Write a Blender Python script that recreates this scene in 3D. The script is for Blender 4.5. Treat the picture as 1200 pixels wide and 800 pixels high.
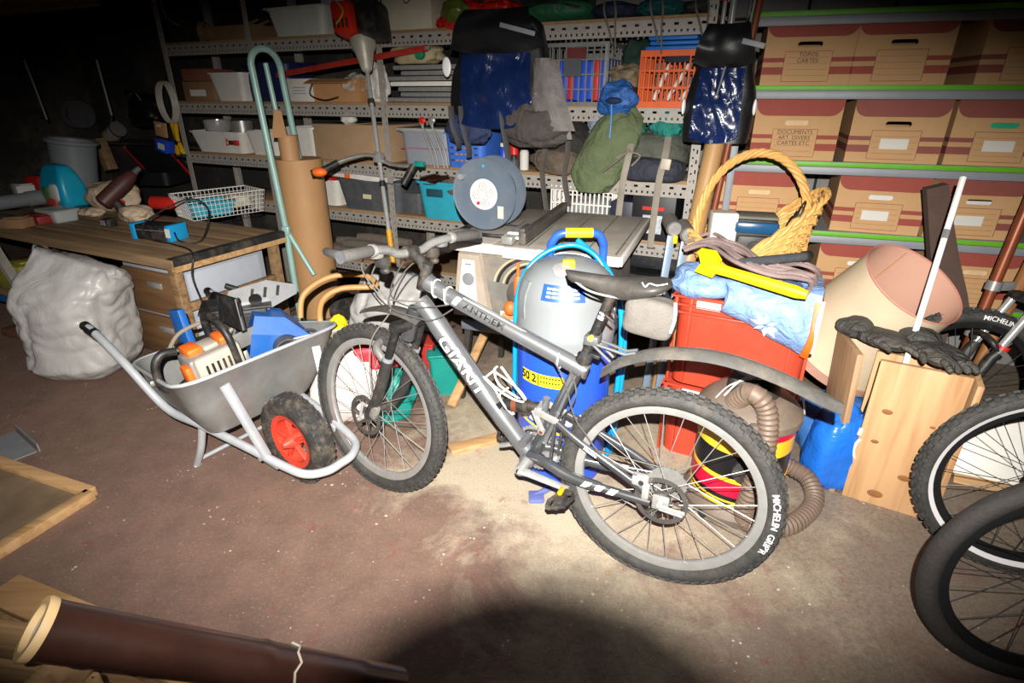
import bpy, bmesh, math, random
from mathutils import Vector as V, Matrix as MX, noise
for o in list(bpy.data.objects): bpy.data.objects.remove(o)
SC = bpy.context.scene
COL = SC.collection
PI = math.pi
R_ = math.radians

# ------------------------------------------------------------------ camera, light, exposure
CAM_H = 1.45
FOC = 655.0 / 1200.0 * 36.0
PITCH = math.atan(290 / 655.0)
cd = bpy.data.cameras.new('camera'); cam = bpy.data.objects.new('camera', cd); COL.objects.link(cam)
cd.lens = FOC; cd.sensor_width = 36; cd.clip_start = .02; cd.clip_end = 60
cam.location = (0, 0, CAM_H); cam.rotation_euler = (PI / 2 - PITCH, 0, 0)
SC.camera = cam
w = bpy.data.worlds.new('world'); SC.world = w; w.use_nodes = True
w.node_tree.nodes['Background'].inputs[0].default_value = (.55, .6, .7, 1)
w.node_tree.nodes['Background'].inputs[1].default_value = .006
# the camera's pop-up flash: above and a little behind the front of the lens, aimed where the lens aims
CP, SP = math.cos(PITCH), math.sin(PITCH)
def camspace(x, y, z):            # metres right / up / forward of the lens front
    return V((x, z * CP + y * SP, CAM_H - z * SP + y * CP))
ld = bpy.data.lights.new('flash', 'SPOT'); flash = bpy.data.objects.new('flash', ld); COL.objects.link(flash)
ld.energy = 800; ld.color = (1, .95, .88); ld.shadow_soft_size = .007
ld.spot_size = R_(71); ld.spot_blend = 1.0
flash.location = camspace(-.004, .098, -.12); flash.rotation_euler = (PI / 2 - PITCH + R_(-3), 0, R_(0)); flash.scale = (2.1, 1, 1)   # the flash tube is wide and low, so is its beam
SC.view_settings.view_transform = 'Standard'; SC.view_settings.look = 'None'
SC.view_settings.gamma = 1; SC.view_settings.use_curve_mapping = False
SC.view_settings.exposure = 0.0

# ------------------------------------------------------------------ where things stand, surveyed from the photograph
def ray(u, v):
    x = (u - 600) / 655.0; y = (400 - v) / 655.0
    return V((x, CP + y * SP, -SP + y * CP))
def gp(u, v, z=0.0):              # point at height z
    r = ray(u, v); return V((0, 0, CAM_H)) + r * ((z - CAM_H) / r.z)
def dp(u, v, D):                  # point at distance D
    r = ray(u, v); return V((0, 0, CAM_H)) + r * (D / r.y)

# ------------------------------------------------------------------ materials
MATS = {}
def srgb(h):
    h = h.lstrip('#'); c = [int(h[i:i + 2], 16) / 255 for i in (0, 2, 4)]
    return tuple(x / 12.92 if x <= .04045 else ((x + .055) / 1.055) ** 2.4 for x in c)
def mat(name, col, rough=.6, metal=0, var=.18, scale=14, bump=0.0, bscale=60, dirt=0.0, alpha=1, trans=0, coat=0, stretch=None, emit=0):
    if name in MATS: return MATS[name]
    m = bpy.data.materials.new(name); m.use_nodes = True; MATS[name] = m
    nt = m.node_tree; N = nt.nodes; L = nt.links; b = N['Principled BSDF']
    c = srgb(col) if isinstance(col, str) else col
    tc = N.new('ShaderNodeTexCoord'); src = tc.outputs['Object']
    if stretch:
        mp = N.new('ShaderNodeMapping'); mp.inputs['Scale'].default_value = stretch; L.new(src, mp.inputs[0]); src = mp.outputs[0]
    nz = N.new('ShaderNodeTexNoise'); nz.inputs['Scale'].default_value = scale; nz.inputs['Detail'].default_value = 5; nz.inputs['Roughness'].default_value = .65
    L.new(src, nz.inputs['Vector'])
    rp = N.new('ShaderNodeValToRGB'); e = rp.color_ramp.elements
    e[0].position = .3; e[1].position = .72
    e[0].color = tuple(max(0, x * (1 - var)) for x in c) + (1,); e[1].color = tuple(min(1, x * (1 + var)) for x in c) + (1,)
    L.new(nz.outputs[0], rp.inputs[0]); out = rp.outputs[0]
    if dirt:
        n2 = N.new('ShaderNodeTexNoise'); n2.inputs['Scale'].default_value = scale * .6; n2.inputs['Detail'].default_value = 8; n2.inputs['Roughness'].default_value = .75
        L.new(src, n2.inputs['Vector'])
        r2 = N.new('ShaderNodeValToRGB'); r2.color_ramp.elements[0].position = .48; r2.color_ramp.elements[1].position = .7
        r2.color_ramp.elements[1].color = (dirt, dirt, dirt, 1); L.new(n2.outputs[0], r2.inputs[0])
        mx = N.new('ShaderNodeMixRGB'); mx.inputs[2].default_value = (.30, .245, .18, 1); L.new(r2.outputs[0], mx.inputs[0]); L.new(out, mx.inputs[1]); out = mx.outputs[0]
    L.new(out, b.inputs['Base Color'])
    b.inputs['Roughness'].default_value = rough; b.inputs['Metallic'].default_value = metal
    if coat: b.inputs['Coat Weight'].default_value = coat; b.inputs['Coat Roughness'].default_value = .15
    if alpha < 1: b.inputs['Alpha'].default_value = alpha
    if trans: b.inputs['Transmission Weight'].default_value = trans
    if emit: L.new(out, b.inputs['Emission Color']); b.inputs['Emission Strength'].default_value = emit
    if bump:
        n3 = N.new('ShaderNodeTexNoise'); n3.inputs['Scale'].default_value = bscale; n3.inputs['Detail'].default_value = 4; n3.inputs['Distortion'].default_value = 1.2 if bscale < 30 else 0; L.new(src, n3.inputs['Vector'])
        bp = N.new('ShaderNodeBump'); bp.inputs['Strength'].default_value = bump; bp.inputs['Distance'].default_value = .03 if bscale < 30 else .01; L.new(n3.outputs[0], bp.inputs['Height']); L.new(bp.outputs[0], b.inputs['Normal'])
    return m
def wood(name, col, dark, scale=6, axis=0, rough=.65):
    if name in MATS: return MATS[name]
    m = bpy.data.materials.new(name); m.use_nodes = True; MATS[name] = m
    nt = m.node_tree; N = nt.nodes; L = nt.links; b = N['Principled BSDF']
    tc = N.new('ShaderNodeTexCoord'); mp = N.new('ShaderNodeMapping'); s = [scale * 5] * 3; s[axis] = scale * .35
    mp.inputs['Scale'].default_value = s; L.new(tc.outputs['Object'], mp.inputs[0])
    nz = N.new('ShaderNodeTexNoise'); nz.inputs['Scale'].default_value = 1; nz.inputs['Detail'].default_value = 6; nz.inputs['Distortion'].default_value = .8; L.new(mp.outputs[0], nz.inputs['Vector'])
    rp = N.new('ShaderNodeValToRGB'); rp.color_ramp.elements[0].position = .28; rp.color_ramp.elements[1].position = .6
    rp.color_ramp.elements[0].color = srgb(dark) + (1,); rp.color_ramp.elements[1].color = srgb(col) + (1,)
    L.new(nz.outputs[0], rp.inputs[0]); L.new(rp.outputs[0], b.inputs['Base Color']); b.inputs['Roughness'].default_value = rough
    bp = N.new('ShaderNodeBump'); bp.inputs['Strength'].default_value = .15; bp.inputs['Distance'].default_value = .004; L.new(nz.outputs[0], bp.inputs['Height']); L.new(bp.outputs[0], b.inputs['Normal'])
    return m

# ------------------------------------------------------------------ mesh builder
WM = {}                            # object -> world matrix, known while building
def rot(rx=0, ry=0, rz=0): return (MX.Rotation(rz, 4, 'Z') @ MX.Rotation(ry, 4, 'Y') @ MX.Rotation(rx, 4, 'X'))
def mloc(p, R=None): return MX.Translation(V(p)) @ (R if R else MX())
def frame(p, x, y):                # matrix with given origin, x axis and approximate y axis
    x = V(x).normalized(); z = x.cross(V(y)).normalized(); y = z.cross(x)
    m = MX((x, y, z)).transposed().to_4x4(); m.translation = V(p); return m
def spl(pts, n=8, closed=False):
    P = [V(p) for p in pts]; out = []; k = len(P)
    rng = range(k if closed else k - 1)
    for i in rng:
        if closed: a, b, c, d = P[i - 1], P[i], P[(i + 1) % k], P[(i + 2) % k]
        else: a, b, c, d = P[max(i - 1, 0)], P[i], P[i + 1], P[min(i + 2, k - 1)]
        for j in range(n):
            t = j / n
            out.append(.5 * ((2 * b) + (c - a) * t + (2 * a - 5 * b + 4 * c - d) * t * t + (3 * b - a - 3 * c + d) * t ** 3))
    if not closed: out.append(P[-1])
    return out
class MB:
    def __init__(s): s.v = []; s.f = []
    def add(s, vs, fs, M=None):
        k = len(s.v)
        s.v += [(M @ V(p)) if M is not None else V(p) for p in vs]
        s.f += [tuple(i + k for i in f) for f in fs]; return s
    def box(s, c, d, M=None, bev=0):
        x, y, z = d[0] / 2, d[1] / 2, d[2] / 2; c = V(c)
        if bev <= 0:
            vs = [c + V((a * x, b * y, e * z)) for a in (-1, 1) for b in (-1, 1) for e in (-1, 1)]
            return s.add(vs, [(0, 1, 3, 2), (4, 6, 7, 5), (0, 4, 5, 1), (2, 3, 7, 6), (0, 2, 6, 4), (1, 5, 7, 3)], M)
        bev = min(bev, x * .95, y * .95, z * .95); bm = bmesh.new(); bmesh.ops.create_cube(bm, size=1)
        for q in bm.verts: q.co = V((q.co.x * 2 * x, q.co.y * 2 * y, q.co.z * 2 * z)) + c
        bmesh.ops.bevel(bm, geom=bm.edges[:], offset=bev, segments=2, profile=.5, affect='EDGES')
        bm.verts.index_update(); vs = [q.co.copy() for q in bm.verts]; fs = [[q.index for q in f.verts] for f in bm.faces]; bm.free()
        return s.add(vs, fs, M)
    def bar(s, a, b, wd, th, up=(0, 0, 1), bev=0):    # rectangular bar from a to b
        a = V(a); b = V(b); x = (b - a); u = V(up)
        if abs(x.normalized().dot(u)) > .98: u = V((0, 1, 0))
        m = frame((a + b) / 2, x, u.cross(x)); return s.box((0, 0, 0), (x.length, wd, th), m, bev)
    def tube(s, pts, r, n=10, closed=False, cap=True, M=None, flat=1):
        P = [V(p) for p in pts]; k = len(P); rs = r if isinstance(r, (list, tuple)) else [r] * k
        vs = []; fs = []; nrm = None
        for i in range(k):
            if closed: t = P[(i + 1) % k] - P[i - 1]
            else: t = P[min(i + 1, k - 1)] - P[max(i - 1, 0)]
            t = t.normalized() if t.length > 1e-9 else V((0, 0, 1))
            if nrm is None: nrm = t.orthogonal().normalized() if abs(t.z) > .95 else V((0, 0, 1)).cross(t).normalized()
            nrm = (nrm - t * nrm.dot(t)); nrm = nrm.normalized() if nrm.length > 1e-6 else t.orthogonal().normalized()
            bn = t.cross(nrm)
            for j in range(n):
                a = 2 * PI * j / n; vs.append(P[i] + rs[i] * (math.cos(a) * nrm + flat * math.sin(a) * bn))
        for i in range(k if closed else k - 1):
            for j in range(n):
                a, b = i * n + j, i * n + (j + 1) % n; c, d = ((i + 1) % k) * n + j, ((i + 1) % k) * n + (j + 1) % n
                fs.append((a, b, d, c))
        if cap and not closed: fs.append(tuple(range(n - 1, -1, -1))); fs.append(tuple((k - 1) * n + j for j in range(n)))
        return s.add(vs, fs, M)
    def lathe(s, prof, n=24, M=None, closed=False, a0=0, a1=2 * PI, cap=True):   # prof: (radius, z), about z
        full = abs(a1 - a0 - 2 * PI) < 1e-6; m = n if full else n + 1; k = len(prof); vs = []; fs = []
        for r, z in prof:
            for j in range(m):
                a = a0 + (a1 - a0) * j / n; vs.append(V((r * math.cos(a), r * math.sin(a), z)))
        for i in range(k if closed else k - 1):
            for j in range(n):
                j2 = (j + 1) % m; fs.append((i * m + j, i * m + j2, ((i + 1) % k) * m + j2, ((i + 1) % k) * m + j))
        if full and cap and not closed:
            if prof[0][0] > 1e-5: fs.append(tuple(range(m - 1, -1, -1)))
            if prof[-1][0] > 1e-5: fs.append(tuple((k - 1) * m + j for j in range(m)))
        return s.add(vs, fs, M)
    def prism(s, poly, z0, z1, M=None):
        n = len(poly); vs = [V((x, y, z0)) for x, y in poly] + [V((x, y, z1)) for x, y in poly]
        fs = [tuple(range(n - 1, -1, -1)), tuple(range(n, 2 * n))] + [(i, (i + 1) % n, n + (i + 1) % n, n + i) for i in range(n)]
        return s.add(vs, fs, M)
    def hull(s, rings, cap=True, M=None):             # loft of equal-length rings
        n = len(rings[0]); vs = [V(p) for r in rings for p in r]; fs = []
        for i in range(len(rings) - 1):
            for j in range(n): fs.append((i * n + j, i * n + (j + 1) % n, (i + 1) * n + (j + 1) % n, (i + 1) * n + j))
        if cap: fs.append(tuple(range(n - 1, -1, -1))); fs.append(tuple((len(rings) - 1) * n + j for j in range(n)))
        return s.add(vs, fs, M)
    def ball(s, c, r, nu=16, nv=10, M=None):
        if not isinstance(r, (tuple, list)): r = (r, r, r)
        pr = [(math.sin(PI * i / nv), -math.cos(PI * i / nv)) for i in range(nv + 1)]
        m = MX.Translation(V(c)) @ MX.Diagonal((*r, 1)); return s.lathe(pr, nu, (M @ m) if M is not None else m)
    def grid(s, fn, nu, nv, M=None, cu=False):
        vs = [V(fn(i / nu, j / nv)) for j in range(nv + 1) for i in range(nu + (0 if cu else 1))]; m = nu + (0 if cu else 1); fs = []
        for j in range(nv):
            for i in range(nu):
                i2 = (i + 1) % m; fs.append((j * m + i, j * m + i2, (j + 1) * m + i2, (j + 1) * m + i))
        return s.add(vs, fs, M)
    def thick(s, fn, nu, nv, t, M=None):              # sheet with thickness t (offset along its normals)
        P = [[V(fn(i / nu, j / nv)) for i in range(nu + 1)] for j in range(nv + 1)]; Q = []
        for j in range(nv + 1):
            row = []
            for i in range(nu + 1):
                du = P[j][min(i + 1, nu)] - P[j][max(i - 1, 0)]; dv = P[min(j + 1, nv)][i] - P[max(j - 1, 0)][i]
                nn = du.cross(dv); nn = nn.normalized() if nn.length > 1e-12 else V((0, 0, 1)); row.append(P[j][i] - nn * t)
            Q.append(row)
        m = nu + 1; K = m * (nv + 1); vs = [p for r in P for p in r] + [p for r in Q for p in r]; fs = []
        for j in range(nv):
            for i in range(nu):
                a, b, c, d = j * m + i, j * m + i + 1, (j + 1) * m + i + 1, (j + 1) * m + i
                fs.append((a, b, c, d)); fs.append((K + d, K + c, K + b, K + a))
        for i in range(nu):
            fs.append((i + 1, i, K + i, K + i + 1)); a = nv * m + i; fs.append((a, a + 1, K + a + 1, K + a))
        for j in range(nv):
            a, b = j * m, (j + 1) * m; fs.append((a, b, K + b, K + a)); a, b = a + nu, b + nu; fs.append((b, a, K + a, K + b))
        return s.add(vs, fs, M)
    def text(s, string, size, M=None, fn=None, depth=.0006, bold=0, align='CENTER', sub=0):
        cu = bpy.data.curves.new('t', 'FONT'); cu.body = string; cu.size = size; cu.extrude = depth; cu.offset = bold; cu.align_x = align; cu.align_y = 'CENTER'; cu.resolution_u = 3
        ob = bpy.data.objects.new('t', cu); COL.objects.link(ob); dg = bpy.context.evaluated_depsgraph_get(); me = bpy.data.meshes.new_from_object(ob.evaluated_get(dg))
        if sub:
            bm = bmesh.new(); bm.from_mesh(me); bmesh.ops.triangulate(bm, faces=bm.faces[:])
            for _ in range(sub):
                long = [e for e in bm.edges if e.calc_length() > size * .25]
                if long: bmesh.ops.subdivide_edges(bm, edges=long, cuts=1); bmesh.ops.triangulate(bm, faces=bm.faces[:])
            bm.to_mesh(me); bm.free()
        vs = [q.co.copy() for q in me.vertices]; fs = [tuple(p.vertices) for p in me.polygons]
        bpy.data.objects.remove(ob); bpy.data.curves.remove(cu); bpy.data.meshes.remove(me)
        if fn: vs = [V(fn(p)) for p in vs]
        return s.add(vs, fs, M)
    def warp(s, fn, start=0): s.v = s.v[:start] + [V(fn(p)) for p in s.v[start:]]; return s
    def build(s, name, m, parent=None, world=False, smooth=40, local=None, origin=None):
        vs = s.v; me = bpy.data.meshes.new(name); o = bpy.data.objects.new(name, me)
        if parent is None:
            if local is not None: o.matrix_world = local; WM[o] = local.copy()
            else:
                lo = [min(p[i] for p in vs) for i in range(3)]; hi = [max(p[i] for p in vs) for i in range(3)]
                c = V(origin) if origin is not None else V(((lo[0] + hi[0]) / 2, (lo[1] + hi[1]) / 2, lo[2]))
                vs = [p - c for p in vs]; o.location = c; WM[o] = MX.Translation(c)
        else:
            o.parent = parent; L = local if local is not None else MX()
            if world: inv = WM[parent].inverted(); vs = [inv @ p for p in vs]; L = MX()
            o.matrix_local = L; WM[o] = WM[parent] @ L
        me.from_pydata([tuple(p) for p in vs], [], s.f); me.update()
        bm = bmesh.new(); bm.from_mesh(me); bmesh.ops.recalc_face_normals(bm, faces=bm.faces[:]); bm.to_mesh(me); bm.free()
        if smooth: me.shade_smooth(); me.set_sharp_from_angle(angle=R_(smooth))
        me.materials.append(m); COL.objects.link(o); return o
def tag(o, label, cat, group=None):
    o['label'] = label; o['category'] = cat
    if group: o['group'] = group
    return o
def thing(name, label, cat, M, group=None):
    o = bpy.data.objects.new(name, None); COL.objects.link(o); o.empty_display_size = .1
    if not isinstance(M, MX): M = MX.Translation(V(M))
    o.matrix_world = M; WM[o] = M.copy(); return tag(o, label, cat, group)
def again(o, parent, L, name=None):           # another object sharing the mesh of o
    c = o.copy(); COL.objects.link(c); c.parent = parent; c.matrix_local = L
    WM[c] = (WM[parent] @ L) if parent else L.copy(); return c
def copy_tree(o, M, label=None):              # a thing with its parts and sub-parts
    def rec(a, parent):
        c = a.copy(); COL.objects.link(c); c.parent = parent
        if parent: c.matrix_local = a.matrix_local.copy()
        for ch in list(a.children): rec(ch, c)
        return c
    c = rec(o, None); c.matrix_world = M; WM[c] = M.copy()
    if label: c['label'] = label
    return c
def nz3(p, f=1.0, seed=0): return noise.noise(V((p[0] * f + seed * 7.3, p[1] * f - seed * 3.1, p[2] * f + seed * 1.7)))
def lump(mb, c, size, seed=0, amp=.18, freq=2.2, pw=2.6, nu=36, nv=22, M=None, fold=.0, flat=True):
    # soft heap: superellipsoid with creases; c is the centre of its base
    def fn(u, v):
        a = u * 2 * PI; b = -PI / 2 + v * PI
        def sg(x, e): return math.copysign(abs(x) ** e, x)
        e = 2 / pw
        p = V((sg(math.cos(b), e) * sg(math.cos(a), e), sg(math.cos(b), e) * sg(math.sin(a), e), sg(math.sin(b), e)))
        d = 1 + amp * nz3(p, min(freq, 1.7), seed) + amp * .3 * nz3(p, min(freq * 2, 3.2), seed + 5)
        if fold: d -= fold * .8 * (1 - abs(nz3((p.x + .4 * p.z, p.y - .3 * p.x, p.z), min(freq, 1.5), seed + 9))) ** 4
        p = p * d
        if flat and p.z < -.86: p.z = -.86
        return V((p.x * size[0] / 2, p.y * size[1] / 2, (p.z + .86) * size[2] / 1.86))
    m = MX.Translation(V(c)); m = m @ M if M is not None else m
    return mb.grid(fn, nu, nv, m, cu=True)
# ------------------------------------------------------------------ common materials
STEEL = mat('steel', '#a9a9a6', .35, .6, .2, 20, dirt=.25)
CHROME = mat('chrome', '#d0d0d0', .18, .55, .1, 20)
ALU = mat('aluminium', '#b6b6b4', .32, .55, .15, 30, dirt=.2)
BLK = mat('black_plastic', '#1c1c1d', .5, 0, .3, 20, dirt=.25)
BLKD = mat('dusty_black_plastic', '#2b2a29', .6, 0, .3, 18, dirt=.25)
RUB = mat('rubber', '#2e2d2c', .75, 0, .25, 30, bump=.3, bscale=120, dirt=.45)
WHT = mat('white_plastic', '#e8e6e0', .45, 0, .06, 12, dirt=.15)
PAPER = mat('paper_white', '#d6d4cf', .8, 0, .03)
CARD = mat('cardboard', '#b98a5c', .8, 0, .08, 10, bump=.1)
CARDD = mat('old_cardboard', '#8a6a4a', .85, 0, .15, 8, dirt=.3)
BLUE = mat('blue_plastic', '#2450c8', .4, 0, .1, 14)
YEL = mat('yellow_plastic', '#f0cf20', .5, 0, .08, 14)
RED = mat('red_plastic', '#c8281e', .45, 0, .1, 14)
ORG = mat('orange_plastic', '#ea6a1c', .5, 0, .1, 14, dirt=.2)
TEAL = mat('teal_plastic', '#12897f', .5, 0, .1)
TURQ = mat('turquoise_plastic', '#2ea3bb', .5, 0, .1)
GREY = mat('grey_plastic', '#7d8085', .55, 0, .12, dirt=.25)
DGREY = mat('dark_grey_plastic', '#4b4f55', .55, 0, .12, dirt=.25)
PINE = wood('pine', '#c59d72', '#a87c52', 5, 2)
PINEX = wood('pine_long', '#c9a273', '#a47c50', 5, 0)
OLDW = wood('old_wood', '#9c7d58', '#6b5238', 6, 0)
CHIP = mat('chipboard', '#9a7a58', .85, 0, .2, 90, bump=.1)
SLOT = mat('slotted_angle_paint', '#a29d97', .5, .1, .12, 25, dirt=.3)

# ------------------------------------------------------------------ the room
def struct(o): o['kind'] = 'structure'; return o
def floor_mat():
    m = bpy.data.materials.new('worn_painted_concrete'); m.use_nodes = True; nt = m.node_tree; N = nt.nodes; L = nt.links; b = N['Principled BSDF']
    tc = N.new('ShaderNodeTexCoord'); g = tc.outputs['Object']
    def noi(s, d=6, r=.65, dist=0):
        n = N.new('ShaderNodeTexNoise'); n.inputs['Scale'].default_value = s; n.inputs['Detail'].default_value = d; n.inputs['Roughness'].default_value = r; n.inputs['Distortion'].default_value = dist; L.new(g, n.inputs['Vector']); return n.outputs[0]
    def ramp(x, a, c0, bb, c1):
        r = N.new('ShaderNodeValToRGB'); r.color_ramp.elements[0].position = a; r.color_ramp.elements[1].position = bb; r.color_ramp.elements[0].color = c0 + (1,); r.color_ramp.elements[1].color = c1 + (1,); L.new(x, r.inputs[0]); return r.outputs[0]
    def mix(f, a, c, fac=None):
        x = N.new('ShaderNodeMixRGB')
        if f is not None: L.new(f, x.inputs[0])
        else: x.inputs[0].default_value = fac
        for s_, q in ((1, a), (2, c)):
            if isinstance(q, tuple): x.inputs[s_].default_value = q + (1,)
            else: L.new(q, x.inputs[s_])
        return x.outputs[0]
    conc = ramp(noi(3.2), .3, srgb('#7b6e62'), .7, srgb('#978876'))
    conc = mix(ramp(noi(60, 3), .45, (0, 0, 0), .75, (1, 1, 1)), conc, srgb('#6f645a'))
    # flash hot spot painted into the concrete colour: paler around the saw
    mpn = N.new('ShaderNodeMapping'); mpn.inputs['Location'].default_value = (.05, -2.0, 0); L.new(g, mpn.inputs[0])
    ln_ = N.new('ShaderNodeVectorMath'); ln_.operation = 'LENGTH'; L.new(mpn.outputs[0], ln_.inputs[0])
    pool_ = N.new('ShaderNodeMath'); pool_.operation = 'SUBTRACT'; L.new(noi(3.5, 7, .7), pool_.inputs[0]); mm_ = N.new('ShaderNodeMath'); mm_.operation = 'MULTIPLY'; mm_.inputs[1].default_value = .36; L.new(ln_.outputs['Value'], mm_.inputs[0]); L.new(mm_.outputs[0], pool_.inputs[1])
    conc = mix(ramp(pool_.outputs[0], .05, (0, 0, 0), .38, (1, 1, 1)), conc, srgb('#c2b49c'))
    paint = ramp(noi(7), .3, srgb('#6f584d'), .7, srgb('#8a6c60'))
    paint = mix(ramp(noi(70, 8, .85, .2), .50, (0, 0, 0), .75, (.8, .8, .8)), paint, srgb('#93806f'))
    # where the old floor paint is still there: mostly to the left of the worn aisle by the saw
    sx = N.new('ShaderNodeSeparateXYZ'); L.new(g, sx.inputs[0])
    mr = N.new('ShaderNodeMapRange'); mr.inputs[1].default_value = -.75; mr.inputs[2].default_value = .15; mr.inputs[3].default_value = .30; mr.inputs[4].default_value = -.16; L.new(sx.outputs[0], mr.inputs[0])
    mr2 = N.new('ShaderNodeMapRange'); mr2.inputs[1].default_value = 1.45; mr2.inputs[2].default_value = 1.85; mr2.inputs[3].default_value = .10; mr2.inputs[4].default_value = -.10; L.new(sx.outputs[1], mr2.inputs[0])
    ad0 = N.new('ShaderNodeMath'); L.new(mr.outputs[0], ad0.inputs[0]); L.new(mr2.outputs[0], ad0.inputs[1])
    ad = N.new('ShaderNodeMath'); L.new(noi(2.4, 9, .7, .5), ad.inputs[0]); L.new(ad0.outputs[0], ad.inputs[1])
    col = mix(ramp(ad.outputs[0], .44, (0, 0, 0), .60, (1, 1, 1)), conc, paint)
    col = mix(ramp(noi(1.1, 4), .5, (0, 0, 0), .8, (.5, .5, .5)), col, srgb('#6b6057'))
    # red paint flecks, pale shavings, dark crumbs
    col = mix(ramp(noi(9, 8, .8), .57, (0, 0, 0), .66, (.55, .55, .55)), col, srgb('#8a4438'))
    vo = N.new('ShaderNodeTexVoronoi'); vo.inputs['Scale'].default_value = 34; vo.inputs['Randomness'].default_value = 1; L.new(g, vo.inputs['Vector'])
    fl = N.new('ShaderNodeMath'); fl.operation = 'ADD'; L.new(vo.outputs['Distance'], fl.inputs[0]); L.new(noi(5, 3), fl.inputs[1])
    col = mix(ramp(fl.outputs[0], .50, (.9, .9, .9), .53, (0, 0, 0)), col, srgb('#d8cbb4'))
    col = mix(ramp(noi(150, 4, .7), .42, (0, 0, 0), .72, (.45, .45, .45)), col, srgb('#4d443d'))
    col = mix(ramp(noi(95, 5, .8, .6), .60, (0, 0, 0), .70, (.7, .7, .7)), col, srgb('#cdbfa9'))
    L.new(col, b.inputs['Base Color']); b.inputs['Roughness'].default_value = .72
    bp = N.new('ShaderNodeBump'); bp.inputs['Strength'].default_value = .35; bp.inputs['Distance'].default_value = .004; L.new(noi(40, 6), bp.inputs['Height']); L.new(bp.outputs[0], b.inputs['Normal'])
    return m
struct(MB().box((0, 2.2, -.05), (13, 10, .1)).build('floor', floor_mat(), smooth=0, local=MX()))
RKA = R_(-26)
RO = V((-.828, 3.92, 0))
RK = MX.Translation(RO) @ MX.Rotation(RKA, 4, 'Z')       # frame of the slotted angle rack: x along it, y into the wall
WALLM = mat('dark_wall', '#2c2a28', .9, 0, .25, 3, bump=.3, bscale=30, dirt=.3)
BLOCK = mat('concrete_block', '#8f8f8d', .9, 0, .12, 9, bump=.35, bscale=70)
wb = MB().box((-.6, .80, 1.2), (8.2, .1, 2.5)).build('wall_back', WALLM, local=RK, smooth=0); struct(wb)
bl = None
for i in range(7):                                       # bare blockwork showing past the end of the racks
    for j in range(12):
        L = MX.Translation((1.15 + .41 * i + (.2 if j % 2 else 0), .742, .1 + j * .205))
        if bl is None: bl = MB().box((0, 0, 0), (.396, .02, .19), bev=.004).build('concrete_block', BLOCK, wb, local=L)
        else: again(bl, wb, L)
struct(MB().box((-4.55, -2.0, 1.2), (.1, 6.0, 2.5)).build('wall_left', WALLM, local=RK, smooth=0))
struct(MB().box((0, 2.2, 2.45), (13, 10, .1)).build('ceiling', mat('ceiling', '#3a342e', .9, 0, .2, 4), smooth=0, local=MX()))

# ------------------------------------------------------------------ silver mountain bike
BH = R_(154.6)
BIKE = MX.Translation((.4667, 1.38, 0)) @ MX.Rotation(BH, 4, 'Z') @ MX.Rotation(R_(1.5), 4, 'X')
FR = mat('frame_silver', '#7f8286', .3, .6, .10, 18, dirt=.12, coat=.3)
FRD = mat('frame_graphite', '#4e5155', .3, .5, .12, 18, dirt=.15, coat=.3)
FRL = mat('frame_pale', '#dfe1e3', .35, .3, .05, 20)
DECB = mat('decal_black', '#101114', .5, 0, 0)
DECW = mat('decal_white', '#f6f6f6', .5, 0, 0)
TYRE = mat('tyre', '#343433', .75, 0, .25, 30, bump=.3, bscale=90, dirt=.12)
RIM = mat('rim', '#a9a9a7', .38, .5, .1, 25, dirt=.1)
DISC = mat('disc_steel', '#5f5d5a', .4, .5, .2, 20); SPOKE = mat('spoke', '#a8a8a6', .42, .6, .1)
RTY = .338
def tyre_mesh(knobs=64, wd=.026, r=RTY):
    m = MB(); k = 16; R0 = r - wd
    prof = []
    for i in range(k + 1):
        a = R_(-150) + R_(300) * i / k; prof.append((R0 + wd * .97 * math.cos(a) - .002, wd * math.sin(a)))
    Ry = MX.Rotation(PI / 2, 4, 'X')
    m.lathe(prof, 72, Ry, cap=False)
    for i in range(knobs):
        for row, (ya, da) in enumerate(((0, 0), (R_(38), .5), (R_(-38), .5), (R_(62), .0), (R_(-62), .0))):
            a = 2 * PI * (i + da) / knobs; rr = R0 + (wd + .001) * math.cos(ya); yy = (wd + .001) * math.sin(ya)
            M = MX.Rotation(-a, 4, 'Y') @ MX.Translation((rr, yy, 0)) @ MX.Rotation(ya, 4, 'Z')
            m.box((0, 0, 0), (.007, .013 if row < 3 else .009, .015), M)
    return m
def rim_mesh(rr=.282, wd=.013):
    prof = [(rr + .006, -wd), (rr + .006, wd), (rr - .004, wd), (rr - .018, wd * .75), (rr - .021, wd * .3), (rr - .021, -wd * .3), (rr - .018, -wd * .75), (rr - .004, -wd)]
    return MB().lathe(prof, 72, MX.Rotation(PI / 2, 4, 'X'), closed=True)
def hub_mesh(w_=.05):
    return MB().lathe([(.006, -w_ - .02), (.011, -w_ - .01), (.011, -w_), (.027, -w_ + .001), (.027, -w_ + .006), (.013, -w_ + .012), (.013, w_ - .012), (.027, w_ - .006), (.027, w_ - .001), (.011, w_), (.011, w_ + .01), (.006, w_ + .02)], 20, MX.Rotation(PI / 2, 4, 'X'))
def disc_mesh(r=.08):
    m = MB(); Ry = MX.Rotation(PI / 2, 4, 'X')
    m.lathe([(r, -.001), (r, .001), (r - .015, .001), (r - .015, -.001)], 40, Ry, closed=True)
    for i in range(6):
        a = i * PI / 3; m.bar((.02 * math.cos(a), 0, .02 * math.sin(a)), ((r - .01) * math.cos(a + .4), 0, (r - .01) * math.sin(a + .4)), .002, .007, up=(0, 0, 1) if abs(math.cos(a)) > .3 else (1, 0, 0))
    m.lathe([(.028, -.002), (.028, .002), (.012, .002), (.012, -.002)], 16, Ry, closed=True)
    return m
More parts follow.
